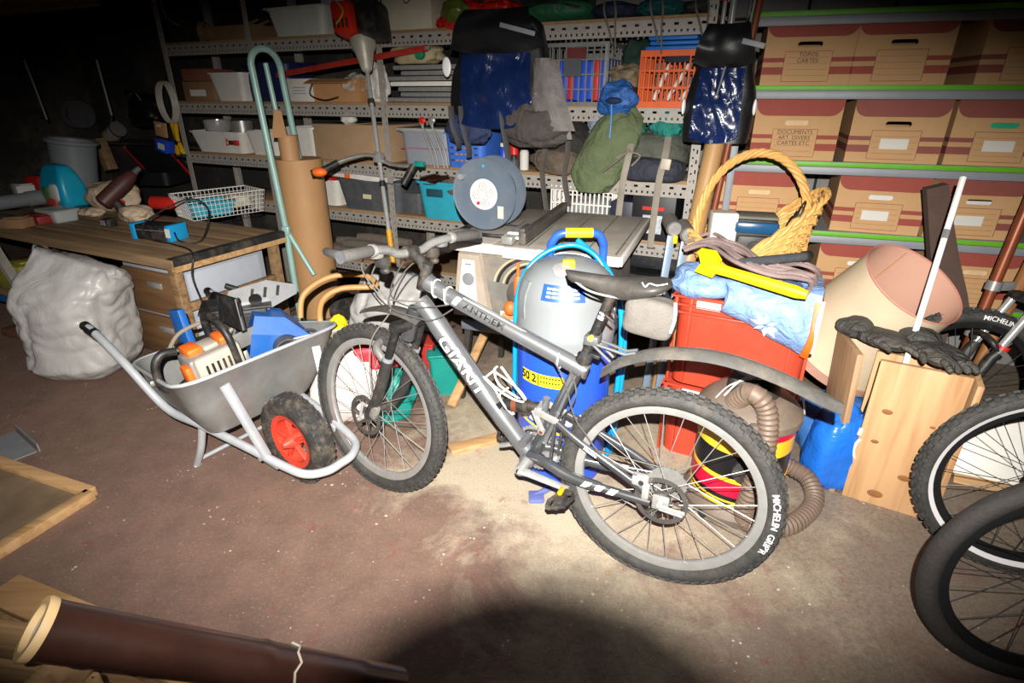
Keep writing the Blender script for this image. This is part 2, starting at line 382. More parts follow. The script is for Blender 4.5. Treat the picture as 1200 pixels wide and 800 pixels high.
def arc_text(string, size, r, a_mid, y, flip=False, sub=1):     # lettering on a tyre's left side wall, angle measured from +x towards +z
    m = MB()
    def fn(p):
        a = a_mid + (p.x / r); rr = r + p.y
        yy = y * (1 - max(0, (rr - r)) * 2) + p.z
        return (rr * math.cos(a), yy, rr * math.sin(a))
    return m.text(string, size, fn=fn, bold=.0001, sub=sub)
def make_wheel(bike, name, M, rimmat, spokes=28, disc_side=1, tyremat=None, knobs=64, SPOKE=SPOKE):
    t = tyre_mesh(knobs).build(name, tyremat or TYRE, bike, local=M)
    rim_mesh().build('rim', rimmat, t); hub_mesh().build('hub', BLKD, t)
    s0 = None
    for i in range(spokes):
        side = 1 if i % 2 else -1; a = 2 * PI * i / spokes; lead = (.45 if (i // 2) % 2 else -.45)
        p = V((.025 * math.cos(a + lead * 3), side * .045, .025 * math.sin(a + lead * 3))); q = V((.264 * math.cos(a), side * .002, .264 * math.sin(a)))
        if side == 1 and lead > 0: key = 0
        elif side == 1: key = 1
        elif lead > 0: key = 2
        else: key = 3
        if s0 is None: s0 = {}
        if key not in s0: s0[key] = (MB().tube([MX.Rotation(a, 4, 'Y') @ p, MX.Rotation(a, 4, 'Y') @ q], .00135, 5).build('spoke', SPOKE, t, local=MX.Rotation(-a, 4, 'Y')))
        else: again(s0[key], t, MX.Rotation(-a, 4, 'Y'))
    if disc_side: disc_mesh().build('brake_disc', DISC, t, local=MX.Translation((0, disc_side * .062, 0)))
    return t
def tube_text(mb, string, size, p0, p1, r, side, along=.5, up=(0, 0, 1), bold=.001, sub=2, flatr=1.0, scale_x=1.0, phase=0):
    # lettering bent round a tube from p0 to p1, facing `side`
    p0 = V(p0); p1 = V(p1); x = (p1 - p0).normalized(); sd = V(side); sd = (sd - x * sd.dot(x)).normalized(); upv = sd.cross(x)
    c = p0.lerp(p1, along)
    def fn(p):
        a = p.y / r + phase; return c + x * p.x * scale_x + (sd * math.cos(a) + upv * math.sin(a)) * (r + .0008 + p.z)
    return mb.text(string, size, fn=fn, bold=bold, sub=sub)
def make_bike():
    B = thing('mountain_bike', 'silver full-suspension mountain bike with mudguards standing in front of the table saw', 'bicycle', BIKE)
    wr = make_wheel(B, 'rear_wheel', MX.Translation((0, 0, RTY)) @ MX.Rotation(R_(20), 4, 'Y'), RIM)
    arc_text('MICHELIN  GRIP\'R', .027, .312, R_(181 + 20), .0264, sub=1).build('tyre_lettering', DECW, wr)
    m = MB(); Ry = MX.Rotation(PI / 2, 4, 'X')
    for i, r in enumerate((.062, .056, .05, .044, .038, .032, .027)):
        pr = MB(); n = 22 - i * 2
        poly = [((r if k % 2 else r - .004) * math.cos(PI * k / n), (r if k % 2 else r - .004) * math.sin(PI * k / n)) for k in range(2 * n)]
        m.prism(poly, .03 + i * .0045, .032 + i * .0045, Ry)
    m.build('cassette', STEEL, wr)
    # ---- frame
    dt0, dt1 = (.86, 0, .80), (.475, 0, .36)
    tb = MB(); P = spl([(.868, 0, .815), (.83, 0, .775), (.65, 0, .555), (.50, 0, .385), (.45, 0, .33)], 5)
    tb.tube(P, [.030] * 6 + [.0335] * 8 + [.031] * (len(P) - 14), 18); dt = tb.build('down_tube', FR, B)
    m = MB(); tube_text(m, 'GIANT', .062, (.83, 0, .775), (.50, 0, .385), .0333, (0, 1, 0), .40, bold=.0014, scale_x=1.25)
    m.build('frame_lettering', DECW, dt)
    m = MB(); tube_text(m, 'GIANT', .062, (.83, 0, .775), (.50, 0, .385), .0328, (0, 1, 0), .40, bold=.0045, scale_x=1.25); m.build('lettering_outline', FRD, dt)
    tb = MB(); P = spl([(.835, 0, .885), (.74, 0, .845), (.5, 0, .76), (.30, 0, .69), (.285, 0, .68)], 5)
    tb.tube(P, [.029, .029] + [.026] * (len(P) - 2), 18); tt = tb.build('top_tube', FR, B)
    m = MB(); tube_text(m, 'ANTHEM', .027, (.74, 0, .845), (.5, 0, .76), .0275, (0, 1, .35), .52, bold=.0003, scale_x=1.4, sub=0); m.build('frame_lettering', DECB, tt)
    m = MB(); P = [V((.80, 0, .866)).lerp(V((.32, 0, .697)), i / 12) for i in range(13)]
    m.add([q + V((0, .0268 * math.cos(a), .0268 * math.sin(a))) for q in P for a in (R_(62), R_(75), R_(90), R_(104))], [(i * 4 + j, i * 4 + j + 1, i * 4 + j + 5, i * 4 + j + 4) for i in range(12) for j in range(3)]); m.build('pale_stripe', FRL, tt)
    m = MB(); tube_text(m, '//', .034, (.74, 0, .845), (.5, 0, .76), .0264, (0, 1, .35), .10, bold=.003); m.build('pale_flash', FRL, tt)
    MB().lathe([(.024, -.002), (.026, 0), (.0245, .02), (.0235, .06), (.0245, .10), (.026, .122), (.024, .124)], 20, frame((.888, 0, .785), (0, 1, 0), (-.94, 0, -.34)) @ MX.Rotation(PI, 4, 'X')).build('head_tube', FRD, B)
    MB().tube([(.445, 0, .33), (.40, 0, .43), (.335, 0, .60), (.275, 0, .745)], [.024, .021, .0195, .019], 16).build('seat_tube', FRD, B)
    MB().bar((.40, .012, .40), (.31, .012, .67), .014, .02).tube([(.415, 0, .45), (.40, 0, .56)], .012, 10).build('seat_tube_brace', FR, B)
    MB().tube([(.445, -.045, .331), (.445, .045, .331)], .024, 18).tube([(.47, -.03, .385), (.47, .03, .385)], .016, 14).tube([(.43, -.03, .37), (.415, -.03, .45)], .012).build('bottom_bracket', FR, B)
    m = MB()
    m.tube([(.548, 0, .50), (.535, 0, .502)], .019, 16); m.tube([(.535, 0, .502), (.46, 0, .515)], .0225, 16)
    m.tube([(.47, 0, .515), (.425, 0, .522)], .015, 14); m.tube([(.565, -.01, .497), (.565, .022, .497)], .011, 12)
    sh = m.build('rear_shock', BLK, B)
    MB().tube([(.518, 0, .505), (.500, 0, .508)], .0232, 16).build('shock_band', mat('copper_brown', '#8a4f38', .4, .5), sh)
    MB().tube([(.424, -.005, .522), (.415, .03, .523)], .012, 12).build('shock_eye', STEEL, sh)
    for s in (-1, 1):
        m = MB(); m.bar((.43, s * .034, .525), (.345, s * .034, .50), .008, .024, bev=.003); m.bar((.43, s * .034, .525), (.40, s * .03, .455), .008, .02, bev=.003)
        m.tube([(.40, s * .028, .455), (.40, s * .042, .455)], .011, 12); m.tube([(.348, s * .028, .50), (.348, s * .044, .50)], .010, 12); rk = m.build('rocker_link', ALU, B)
        MB().tube([(.40, s * .042, .455), (.40, s * .0445, .455)], .0065, 10).build('pivot_bolt', mat('copper_bolt', '#a0603c', .35, .7), rk)
        m = MB(); P = spl([(.348, s * .036, .50), (.26, s * .052, .458), (.12, s * .062, .395), (.045, s * .064, .355)], 5); m.tube(P, .0105, 12, flat=1.2); ss = m.build('seat_stay', FRD, B)
        m = MB(); tube_text(m, 'Maestro', .014, (.28, s * .05, .466), (.16, s * .06, .412), .0115, (0, s, .2), .45, bold=.0003, sub=1); m.build('stay_lettering', DECW, ss)
        m = MB(); P = spl([(.445, s * .03, .352), (.38, s * .045, .35), (.28, s * .056, .328), (.15, s * .062, .325), (.03, s * .064, .325)], 5); m.tube(P, [.016] * 6 + [.0175] * 8 + [.013] * (len(P) - 14), 14); cs = m.build('chain_stay', FRD, B)
        m = MB()
        for k in range(3):
            a0 = .25 - k * .042
            m.grid(lambda u, v, a0=a0: (a0 - .024 * u - .016 * v, s * (.0575 + .0055 * (1 - (a0 - .02) / .3) + .0178 * math.cos(-.5 + 1.3 * v)), .3265 + .0178 * math.sin(-.5 + 1.3 * v)), 2, 5)
        m.build('pale_stripe', FRL, cs)
        MB().bar((.365, s * .04, .33), (.352, s * .04, .50), .010, .018, bev=.003).build('linkage_strut', FRD, B)
        MB().box((.0, s * .066, .335), (.05, .008, .05), bev=.004).tube([(0, s * .055, .338), (0, s * .078, .338)], .01, 12).build('dropout', ALU, B)
    m = MB(); m.box((.065, .07, .40), (.05, .03, .034), MX(), .008); m.box((.045, .078, .37), (.022, .022, .05), MX(), .006); cal = m.build('brake_caliper', mat('caliper_silver', '#d5d3d0', .35, .6), B)
    MB().tube([(.06, .085, .40), (.06, .089, .40)], .008, 12).build('caliper_bolt', BLK, cal)
    m = MB(); m.tube([(0, .078, .338), (0, .088, .338)], .01, 12); m.bar((.0, .092, .34), (-.075, .092, .338), .006, .012, bev=.002); m.bar((.0, .09, .33), (-.07, .09, .325), .006, .008, bev=.002); m.build('quick_release', CHROME, B)
    # ---- drivetrain
    Ry = MX.Rotation(PI / 2, 4, 'X'); BBt = MX.Translation((.445, 0, .331))
    m = MB()
    for r, y in ((.088, .048), (.068, .042), (.05, .036)):
        n = int(r * 460); poly_o = [((r if k % 2 else r - .005) * math.cos(PI * k / n), (r if k % 2 else r - .005) * math.sin(PI * k / n)) for k in range(2 * n)]
        vs = [V((x, z_, q)) for q in (y, y + .002) for x, z_ in poly_o] + [V((x * .78, z_ * .78, q)) for q in (y, y + .002) for x, z_ in poly_o]; N2 = 2 * n; fs = []
        for k in range(N2):
            k2 = (k + 1) % N2; fs += [(k, k2, N2 + k2, N2 + k), (2 * N2 + k, 2 * N2 + k2, k2, k), (N2 + k, N2 + k2, 3 * N2 + k2, 3 * N2 + k), (3 * N2 + k, 3 * N2 + k2, 2 * N2 + k2, 2 * N2 + k)]
        m.add(vs, fs, BBt @ Ry)
    for k in range(4):
        a = k * PI / 2 + .4; m.bar((.445 + .012 * math.cos(a), -.046, .331 + .012 * math.sin(a)), (.445 + .075 * math.cos(a), -.046, .331 + .075 * math.sin(a)), .005, .016, up=(0, 1, 0))
    m.build('chainrings', STEEL, B)
    top = [(.445 + .068 * math.cos(a), -.044, .331 + .068 * math.sin(a)) for a in [R_(x) for x in (-80, -40, 0, 40, 80)]]
    ch = spl(top + [(.25, -.044, .385), (.02, -.045, .384)] + [(.048 * math.cos(a), -.045, .338 + .048 * math.sin(a)) for a in [R_(x) for x in (110, 150, 190, 230)]] + [(-.02, -.045, .27), (.0, -.045, .215), (.03, -.045, .19), (.06, -.045, .20), (.2, -.045, .235)], 4, closed=True)
    MB().tube(ch, .0045, 6, closed=True, flat=.7).build('chain', mat('chain', '#4a4642', .5, .8, .3, 200), B)
    m = MB(); m.bar((-.01, -.06, .30), (.035, -.06, .20), .012, .018, bev=.003)
    for q in ((-.005, .25), (.04, .195)): m.lathe([(.022, -.004), (.022, .004)], 14, MX.Translation((q[0], -.045, q[1])) @ Ry)
    m.build('rear_derailleur', BLKD, B)
    # left crank points back, right crank forward and a little down
    m = MB(); m.tube([(.445, .045, .331), (.445, .105, .331)], .018, 16); P = [(.445, .098, .331), (.41, .10, .33), (.30, .11, .324), (.275, .112, .322)]; m.tube(P, [.021, .017, .014, .015], 12, flat=.6); ca = m.build('crank_arm', ALU, B)
    MB().lathe([(.010, 0), (.010, .003), (.006, .003)], 14, MX.Translation((.445, .1075, .331)) @ MX.Rotation(-PI / 2, 4, 'X')).build('crank_bolt', BLK, ca)
    m = MB(); tube_text(m, 'XT', .014, (.42, .1, .33), (.36, .1, .327), .0115, (0, 1, 0), .5, bold=.0004); m.build('crank_lettering', DECB, ca)
    m = MB(); m.tube([(.445, -.098, .331), (.48, -.10, .325), (.60, -.11, .262), (.618, -.112, .255)], [.02, .016, .014, .015], 12, flat=.6); m.build('crank_arm', ALU, B)
    for sy, cx, cz, tilt in ((1, .277, .322, 25), (-1, .615, .256, -20)):
        M = MX.Translation((cx, sy * .118, cz)) @ MX.Rotation(R_(tilt), 4, 'Y')
        m = MB(); m.tube([(0, 0, 0), (0, sy * .095, 0)], .008, 10, M=M)
        for e in (-1, 1):
            m.tube([V((e * .03, sy * .02, -.004)), V((e * .042, sy * .05, 0)), V((e * .03, sy * .09, .004))], .007, 8, M=M)
        m.tube([V((-.03, sy * .02, 0)), V((.03, sy * .02, 0))], .007, 8, M=M); m.tube([V((-.03, sy * .09, 0)), V((.03, sy * .09, 0))], .007, 8, M=M)
        m.box((0, sy * .055, 0), (.03, .05, .022), M, .005); pd = m.build('pedal', BLKD, B)
        if sy > 0: MB().box((.0, .03, .018), (.012, .034, .012), M, .002).build('pedal_reflector', mat('amber_reflector', '#e8a010', .2, 0, .05), pd)
    # ---- saddle, post, bag
    sp0, sp1 = V((.288, 0, .715)), V((.216, 0, .935)); m = MB(); m.tube([sp0, sp1], .0155, 16); m.box(sp1 + V((0, 0, .004)), (.05, .034, .02), MX(), .005); po = m.build('seat_post', BLK, B)
    m = MB(); tube_text(m, 'II-I', .020, sp0, sp1, .0155, (0, 1, 0), .70, bold=.0016); m.build('post_marks', DECW, po)
    m = MB(); m.lathe([(.024, 0), (.024, .022)], 18, frame((.282, 0, .732), (0, 1, 0), (.95, 0, .3))); m.bar((.27, .0, .742), (.235, .0, .735), .02, .012, bev=.003); m.build('seat_clamp', BLK, B)
    def sad(u, v):
        t = u; x = .358 - .305 * t
        e0 = math.sqrt(max(0, 1 - ((.10 - t) / .10) ** 2)) if t < .10 else 1.0; e1 = math.sqrt(max(0, 1 - ((t - .84) / .16) ** 2)) if t > .84 else 1.0
        wdt = (.021 + .046 / (1 + math.exp(-(t - .60) * 13))) * max(.05, e0 * e1)
        top = .988 - .006 * math.sin(PI * t) + .010 * t; dep = (.030 + .030 * math.exp(-((t - .55) / .28) ** 2)) * max(.12, e0) * max(.25, e1)
        a = R_(-150) + R_(300) * v; ca = math.cos(a); sa = math.sin(a)
        return (x, wdt * math.copysign(abs(sa) ** .8, sa), top - dep * .45 + dep * (.45 if ca > 0 else .62) * ca - (.012 * (1 - e1)))
    m = MB(); m.grid(sad, 24, 16); k = 0
    m.f.append(tuple(j * 25 for j in range(17))); m.f.append(tuple(j * 25 + 24 for j in range(16, -1, -1)))
    sdl = m.build('saddle', mat('saddle_vinyl', '#3a3836', .5, 0, .15, 20, dirt=.12), B, smooth=60)
    m = MB(); m.tube(spl([(.125, .050, .994), (.115, .054, .985), (.105, .050, .994), (.085, .052, .992), (.06, .044, .998)], 5), .0016, 5); m.build('saddle_scribble', DECW, sdl)
    for s in (-1, 1): MB().tube(spl([(.33, s * .012, .965), (.27, s * .022, .94), (.17, s * .022, .935), (.075, s * .03, .965)], 5), .0038, 8).build('saddle_rail', STEEL, B)
    m = MB(); lump(m, (.108, 0, .838), (.145, .085, .105), 4, .06, 1.6, 4, 28, 18, MX.Rotation(R_(-6), 4, 'Y')); bg = m.build('saddle_bag', mat('bag_grey', '#5f5b57', .85, 0, .15, 20, bump=.3, bscale=120), B)
    m = MB(); m.tube(spl([(.04, .03, .86), (.032, .036, .90), (.036, .03, .945)], 5), .004, 6); m.build('reflective_piping', DECW, bg)
    MB().tube(spl([(.2, .02, .86), (.225, .022, .88), (.222, -.02, .885), (.2, -.02, .86)], 4), .004, 6).build('bag_strap', BLK, bg)
    # ---- rear mudguard
    def fen(pts, wd, drop):
        C = spl(pts, 6); n = len(C) - 1
        def fn(u, v):
            i = min(int(u * n), n - 1); f = u * n - i; p = C[i].lerp(C[i + 1], f); s = 2 * v - 1
            ww = wd * (.55 + .45 * min(1, u / .12)) * (.6 + .4 * min(1, (1 - u) / .08)); return (p.x, ww * s, p.z - drop * s * s)
        return fn
    m = MB(); m.thick(fen([(.225, 0, .70), (.16, 0, .755), (.05, 0, .80), (-.09, 0, .815), (-.24, 0, .79), (-.40, 0, .735)], .034, .022), 30, 8, .003); rf = m.build('rear_mudguard', mat('mudguard', '#4a4947', .38, 0, .2, 18, dirt=.25, coat=.3), B)
    m = MB()
    for s in (-1, 1): m.tube([(.262, s * .02, .785), (.16, s * .014, .765), (.13, s * .012, .775)], .005, 8); m.tube([(.262, s * .02, .785), (.20, s * .018, .735)], .005, 8)
    m.box((.262, 0, .79), (.044, .05, .03), MX(), .005); m.build('mudguard_bracket', DGREY, rf)
    MB().tube([(.262, -.026, .80), (.262, .028, .80)], .009, 10).build('bracket_knob', mat('yellowed_knob', '#c9b04a', .5), rf)
    # ---- bottle cage and cable ties
    m = MB(); ax = (V(dt1) - V(dt0)).normalized(); nn = V((.65, 0, .0)).cross(V((0, 1, 0))); up = V((.75, 0, .66)) * -1; up = V((-ax.z, 0, ax.x)); up = up if up.x < 0 else -up
    c0 = V((.605, 0, .50)) + up * .045; Mx = frame(c0 + up * .038, ax, (0, 1, 0))
    for a in (R_(35), R_(145)):
        m.tube(spl([(Mx @ V((x, .037 * math.cos(a + d), -.037 * math.sin(a + d) * -1))) for x, d in ((.07, .7), (.03, .2), (-.03, -.3), (-.075, .1), (-.08, .6))], 5), .0035, 7)
    for x in (.0, -.075): m.tube([Mx @ V((x, .037 * math.cos(R_(b)), .037 * math.sin(R_(b)))) for b in range(20, 161, 20)], .0035, 7)
    m.tube([Mx @ V((.075, 0, -.037)), Mx @ V((-.075, 0, -.037))], .004, 7); m.tube([Mx @ V((.075, .03 * math.cos(R_(b)), .037 * math.sin(R_(b)))) for b in range(20, 161, 20)], .0035, 7)
    for s in (-1, 1): m.tube(spl([Mx @ V((.07, s * .004, -.037)), Mx @ V((.03, s * .03, -.02)), Mx @ V((-.02, s * .036, .0)), Mx @ V((-.075, s * .03, .02))], 5), .0035, 7)
    m.build('bottle_cage', WHT, B)
    for q, nm in (((.80, 0, .868), 'cable_tie'), ((.755, 0, .85), 'cable_tie'), ((.36, 0, .705), 'cable_tie')):
        m = MB(); m.tube([V(q) + V((.0, .0295 * math.cos(a), .0295 * math.sin(a))) for a in [2 * PI * k / 16 for k in range(16)]], .0028, 6, closed=True); m.tube([V(q) + V((0, .03, .01)), V(q) + V((-.01, .045, .035))], .0022, 5); m.build(nm, WHT, B)
    # ---- steered front end
    A0 = V((.888, 0, .785)); ax = V((-.34, 0, .94)).normalized()
    S = MX.Translation(A0) @ MX.Rotation(R_(-10), 4, ax) @ MX.Translation(-A0)
    FH = V((1.098, 0, RTY))
    wf = make_wheel(B, 'front_wheel', S @ MX.Translation(FH) @ MX.Rotation(R_(70), 4, 'Y'), RIM)
    pf = lambda t, y: A0 + V((.012, 0, -.015)) - ax * t + V((0, y, 0))
    m = MB(); m.tube([pf(.0, 0), pf(.03, 0)], .022, 14); m.box((0, 0, 0), (.05, .165, .035), S @ frame(pf(.045, 0), (1, 0, 0), (0, 1, 0)), .012); cr = MB()
    cr.add([S @ p for p in m.v[:2 * 14]], m.f[:14 * 1 + 2]); m2 = MB(); m2.tube([S @ pf(-.002, 0), S @ pf(.03, 0)], .022, 14); m2.box((0, 0, 0), (.05, .165, .035), S @ frame(pf(.045, 0), (1, 0, 0), (0, 1, 0)), .012); m2.build('fork_crown', BLK, B)
    for s in (-1, 1):
        MB().tube([S @ pf(.04, s * .066), S @ pf(.20, s * .066)], .0145, 14).build('fork_stanchion', BLK, B)
        m = MB(); lo = FH + V((-.012, s * .062, .0)); m.tube([S @ pf(.175, s * .066), S @ pf(.19, s * .066), S @ pf(.36, s * .066), S @ lo], [.0195, .021, .0205, .016], 14); lg = m.build('fork_lower', BLKD, B)
        m = MB(); m.tube([S @ pf(.172, s * .066), S @ pf(.185, s * .066)], .0205, 14); m.build('dust_seal', GREY, lg)
    m = MB(); m.tube(spl([S @ (pf(.20, .066)), S @ (pf(.185, .06) + V((.06, 0, .03))), S @ (pf(.18, .0) + V((.085, 0, .035))), S @ (pf(.185, -.06) + V((.06, 0, .03))), S @ pf(.20, -.066)], 6), .0145, 12); m.build('fork_arch', mat('arch_grey', '#9b9a98', .4, .6, .15, dirt=.3), B)
    m = MB(); m.box((0, 0, 0), (.03, .025, .055), S @ MX.Translation(FH + V((-.06, .068, .035))) @ MX.Rotation(R_(-20), 4, 'Y'), .006); m.build('brake_caliper', STEEL, B)
    m = MB(); m.tube([S @ (FH + V((0, .06, 0))), S @ (FH + V((0, .085, 0)))], .011, 12); m.bar(S @ (FH + V((0, .088, 0))), S @ (FH + V((-.02, .088, .07))), .012, .006, up=(0, 1, 0), bev=.002); m.build('quick_release', CHROME, B)
    m = MB(); m.thick(lambda u, v: S @ V((.86 + .0 + .30 * u, (.03 + .012 * math.sin(PI * u)) * (2 * v - 1) * (.5 + .5 * min(1, (1 - u) / .1)), .742 + .075 * math.sin(PI * (.25 + .62 * u)) - .045 - .012 * (2 * v - 1) ** 2)), 16, 8, .003); m.build('front_mudguard', MATS['mudguard'], B)
    m = MB(); m.lathe([(.018, 0), (.019, .002), (.019, .022), (.017, .05)], 16, S @ frame(A0 + ax * .128, (0, 1, 0), (.94, 0, .34)) @ MX.Rotation(0, 4, 'X')); m.build('headset_spacers', BLK, B)
    bc = A0 + ax * .165 + V((.075, 0, .035))
    m = MB(); m.tube([S @ (A0 + ax * .15), S @ (A0 + ax * .165 + V((.03, 0, .015))), S @ bc], [.02, .017, .018], 14); m.tube([S @ (bc + V((0, -.024, 0))), S @ (bc + V((0, .024, 0)))], .0215, 14); m.tube([S @ (A0 + ax * .125), S @ (A0 + ax * .175)], .0185, 14); st = m.build('stem', BLKD, B)
    m = MB(); hb = [(bc + V((dx, y, dz))) for dx, y, dz in ((-.035, -.30, .03), (-.02, -.18, .03), (-.004, -.10, .018), (0, -.05, 0), (0, .05, 0), (-.004, .10, .018), (-.02, .18, .03), (-.035, .30, .03))]
    m.tube([S @ p for p in spl(hb, 4)], .0145, 12); m.build('handlebar', STEEL, B)
    for s in (-1, 1):
        g = lambda y, dx=0, dz=0: S @ (bc + V((-.020 - .015 * (abs(y) - .18) / .12 + dx, s * abs(y), .03 + dz)))
        m = MB(); m.tube([g(.185), g(.19), g(.25), g(.308), g(.312)], [.0165, .0172, .0182, .0178, .015], 16); gr = m.build('grip', mat('grip_rubber', '#4c4a49', .8, 0, .12, 30, bump=.3, bscale=200, dirt=.15), B)
        MB().tube([g(.176), g(.188)], .0195, 16).build('lock_ring', ALU, gr); MB().tube([g(.311), g(.316)], .0185, 16).build('end_plug', DGREY, gr)
        m = MB(); m.tube([g(.30), g(.302, .03, .002), g(.30, .075, .004), g(.285, .10, .0)], [.014, .014, .012, .008], 12); m.build('bar_end', mat('bar_end_grey', '#6f6e6d', .4, .6, .15, dirt=.4), B)
        m = MB(); m.box((0, 0, 0), (.035, .04, .028), S @ MX.Translation(bc + V((.0, s * .15, .012))), .008); m.tube([g(.16, .03, -.01), g(.19, .055, -.018), g(.25, .06, -.022), g(.275, .05, -.022)], [.006, .0065, .006, .0055], 8, flat=.7); m.build('brake_lever', STEEL, B)
        m = MB(); m.box((0, 0, 0), (.045, .04, .04), S @ MX.Translation(bc + V((.01, s * .115, -.018))), .012); m.ball(S @ (bc + V((-.0, s * .115, -.045))), (.018, .014, .012), 10, 8); m.build('shifter', BLKD, B)
    # ---- cables
    CB = mat('cable_housing', '#4d4b49', .5, 0, .1); CBG = mat('cable_grey', '#6f6d6a', .4, 0, .1)
    for pts, mm in (([S @ (bc + V((.05, .15, .0))), S @ (bc + V((.10, .12, -.06))), S @ (bc + V((.09, .05, -.16))), V((.90, .035, .82)), V((.82, .03, .83))], CBG),
                    ([S @ (bc + V((.04, .115, -.03))), S @ (bc + V((.09, .09, -.10))), S @ (bc + V((.07, .03, -.2))), S @ (FH + V((-.06, .075, .30))), S @ (FH + V((-.06, .075, .06)))], CBG),
                    ([S @ (bc + V((.05, -.15, .0))), S @ (bc + V((.11, -.09, -.05))), S @ (bc + V((.08, .02, -.15))), V((.88, .03, .80)), V((.74, .032, .83))], CB),
                    ([S @ (bc + V((.04, -.115, -.03))), S @ (bc + V((.09, -.06, -.09))), S @ (bc + V((.06, .05, -.18))), V((.86, .04, .77)), V((.79, .045, .775)), V((.72, .035, .82))], CB),
                    ([(.37, .028, .705), (.33, .045, .66), (.29, .05, .55), (.25, .055, .50), (.18, .066, .44), (.075, .078, .415)], CB),
                    ([(.32, .026, .69), (.285, .06, .64), (.30, .06, .58), (.34, .04, .52)], CB)):
        MB().tube(spl(pts, 8), .0026, 6).build('cable', mm, B)
    # ---- second mudguard stay light
    return B
bike = make_bike()
# ------------------------------------------------------------------ slotted angle rack along the back wall
SZ = [1.786, 1.383, 1.007, .67, .30]
UT = [-2.04, -1.115, 0.0, 1.98]
RKD = .46
def onplane(M, u, v, dy):         # where a sight line meets the plane y=dy of frame M -> (x, z) in that frame
    I = M.inverted(); o = I @ V((0, 0, CAM_H)); r = I.to_3x3() @ ray(u, v); t = (dy - o.y) / r.y; p = o + r * t; return p.x, p.z
def perforated(mb, L, h, t, M, big=.022, pitch=.064, small=.010, sp=.030):
    # flat strip along +x, standing in z, with a row of slots above a row of round-ish holes
    z = [0, .18 * h, .36 * h, .62 * h, .78 * h, h]
    for a, b in ((z[0], z[1]), (z[2], z[3]), (z[4], z[5])): mb.box((L / 2, 0, (a + b) / 2), (L, t, b - a), M)
    for a, b, p, hole in ((z[1], z[2], sp, small), (z[3], z[4], pitch, big)):
        n = max(1, int(L / p)); p = L / n
        for i in range(n + 1):
            x0 = max(0, i * p - (p - hole) / 2); x1 = min(L, i * p + (p - hole) / 2); mb.box(((x0 + x1) / 2, 0, (a + b) / 2), (x1 - x0, t, b - a), M)
rack = thing('slotted_angle_rack', 'long grey slotted-angle steel rack with chipboard shelves along the back wall', 'shelving', RK)
for t in UT:
    for y, sg in ((-.004, 1), (RKD, -1)):
        m = MB(); perforated(m, 2.25, .045, .003, MX.Translation((t - .02, y, 0)) @ MX.Rotation(-PI / 2, 4, 'Y') @ MX.Rotation(0, 4, 'X') @ MX.Scale(-1, 4, (0, 0, 1)), small=.009, sp=.04, big=.02, pitch=.05)
        m.box((t - .021, y + sg * .02, 1.125), (.003, .04, 2.25)); m.build('upright', SLOT, rack)
for i, z in enumerate(SZ):
    for k in range(3):
        t0, t1 = UT[k] + .022, UT[k + 1] + .022
        if k == 0 and i == 4: continue
        MB().box(((t0 + t1) / 2, RKD / 2 + .004, z + .008), (t1 - t0 - .004, RKD, .018), bev=.002).build('shelf_board', CHIP, rack)
        m = MB(); perforated(m, t1 - t0 - .026, .072, .003, MX.Translation((t0 + .002, 0, z - .072))); m.box(((t0 + t1) / 2 - .011, .018, z - .0025), (t1 - t0 - .026, .036, .003)); m.build('shelf_beam', SLOT, rack)

# generic containers, origin at the middle of the base, x wide, y deep
def tub(mb, w_, d, h, wall=.004, taper=.9, rim=.01, M=None, n=6):
    def ring(a, b, z, r=.16):
        out = []
        for sx, sy, st in ((1, 1, 0), (-1, 1, 90), (-1, -1, 180), (1, -1, 270)):
            rr = min(a, b) * r
            for k in range(n):
                q = R_(st + 90 * k / (n - 1)); out.append(V((sx * (a / 2 - rr) + rr * math.cos(q), sy * (b / 2 - rr) + rr * math.sin(q), z)))
        return out
    A = [ring(w_ * taper, d * taper, 0), ring(w_, d, h - rim), ring(w_ + 2 * rim, d + 2 * rim, h - rim), ring(w_ + 2 * rim, d + 2 * rim, h), ring(w_ - 2 * wall, d - 2 * wall, h), ring(w_ * taper - 2 * wall, d * taper - 2 * wall, wall)]
    return mb.hull(A, True, M)
def basket(mb, w_, d, h, nx, ny, nz, bar=.006, M=None, top=.02):
    for sy in (-1, 1):
        for i in range(nx + 1): mb.box((-w_ / 2 + w_ * i / nx, sy * d / 2, h / 2), (bar, bar, h), M)
        for j in range(nz + 1): mb.box((0, sy * d / 2, h * j / nz), (w_ + bar, bar * .9, bar if 0 < j < nz else top), M)
    for sx in (-1, 1):
        for i in range(1, ny): mb.box((sx * w_ / 2, -d / 2 + d * i / ny, h / 2), (bar, bar, h), M)
        for j in range(nz + 1): mb.box((sx * w_ / 2, 0, h * j / nz), (bar * .9, d, bar if 0 < j < nz else top), M)
    mb.box((0, 0, .003), (w_, d, .006), M); return mb
def rk_item(name, label, cat, u0, u1, vt, shelf, dy=.06, group=None, vb=None):
    # a thing standing on shelf number `shelf` of the rack: returns (empty, width, height)
    z = SZ[shelf] + .017; um = (u0 + u1) / 2
    x0, _ = onplane(RK, u0, vb or vt, dy); x1, _ = onplane(RK, u1, vb or vt, dy); _, zt = onplane(RK, um, vt, dy)
    M = RK @ MX.Translation(((x0 + x1) / 2, dy, z)); return thing(name, label, cat, M, group), x1 - x0, max(.03, zt - z)
FROST = mat('frosted_plastic', '#cfd3cc', .35, 0, .06, 8, dirt=.3)
WHITEB = mat('white_bin', '#dcdad4', .4, 0, .05, 10, dirt=.25)
BEIGE = mat('beige_card', '#a98b6c', .8, 0, .1, 8, dirt=.1)
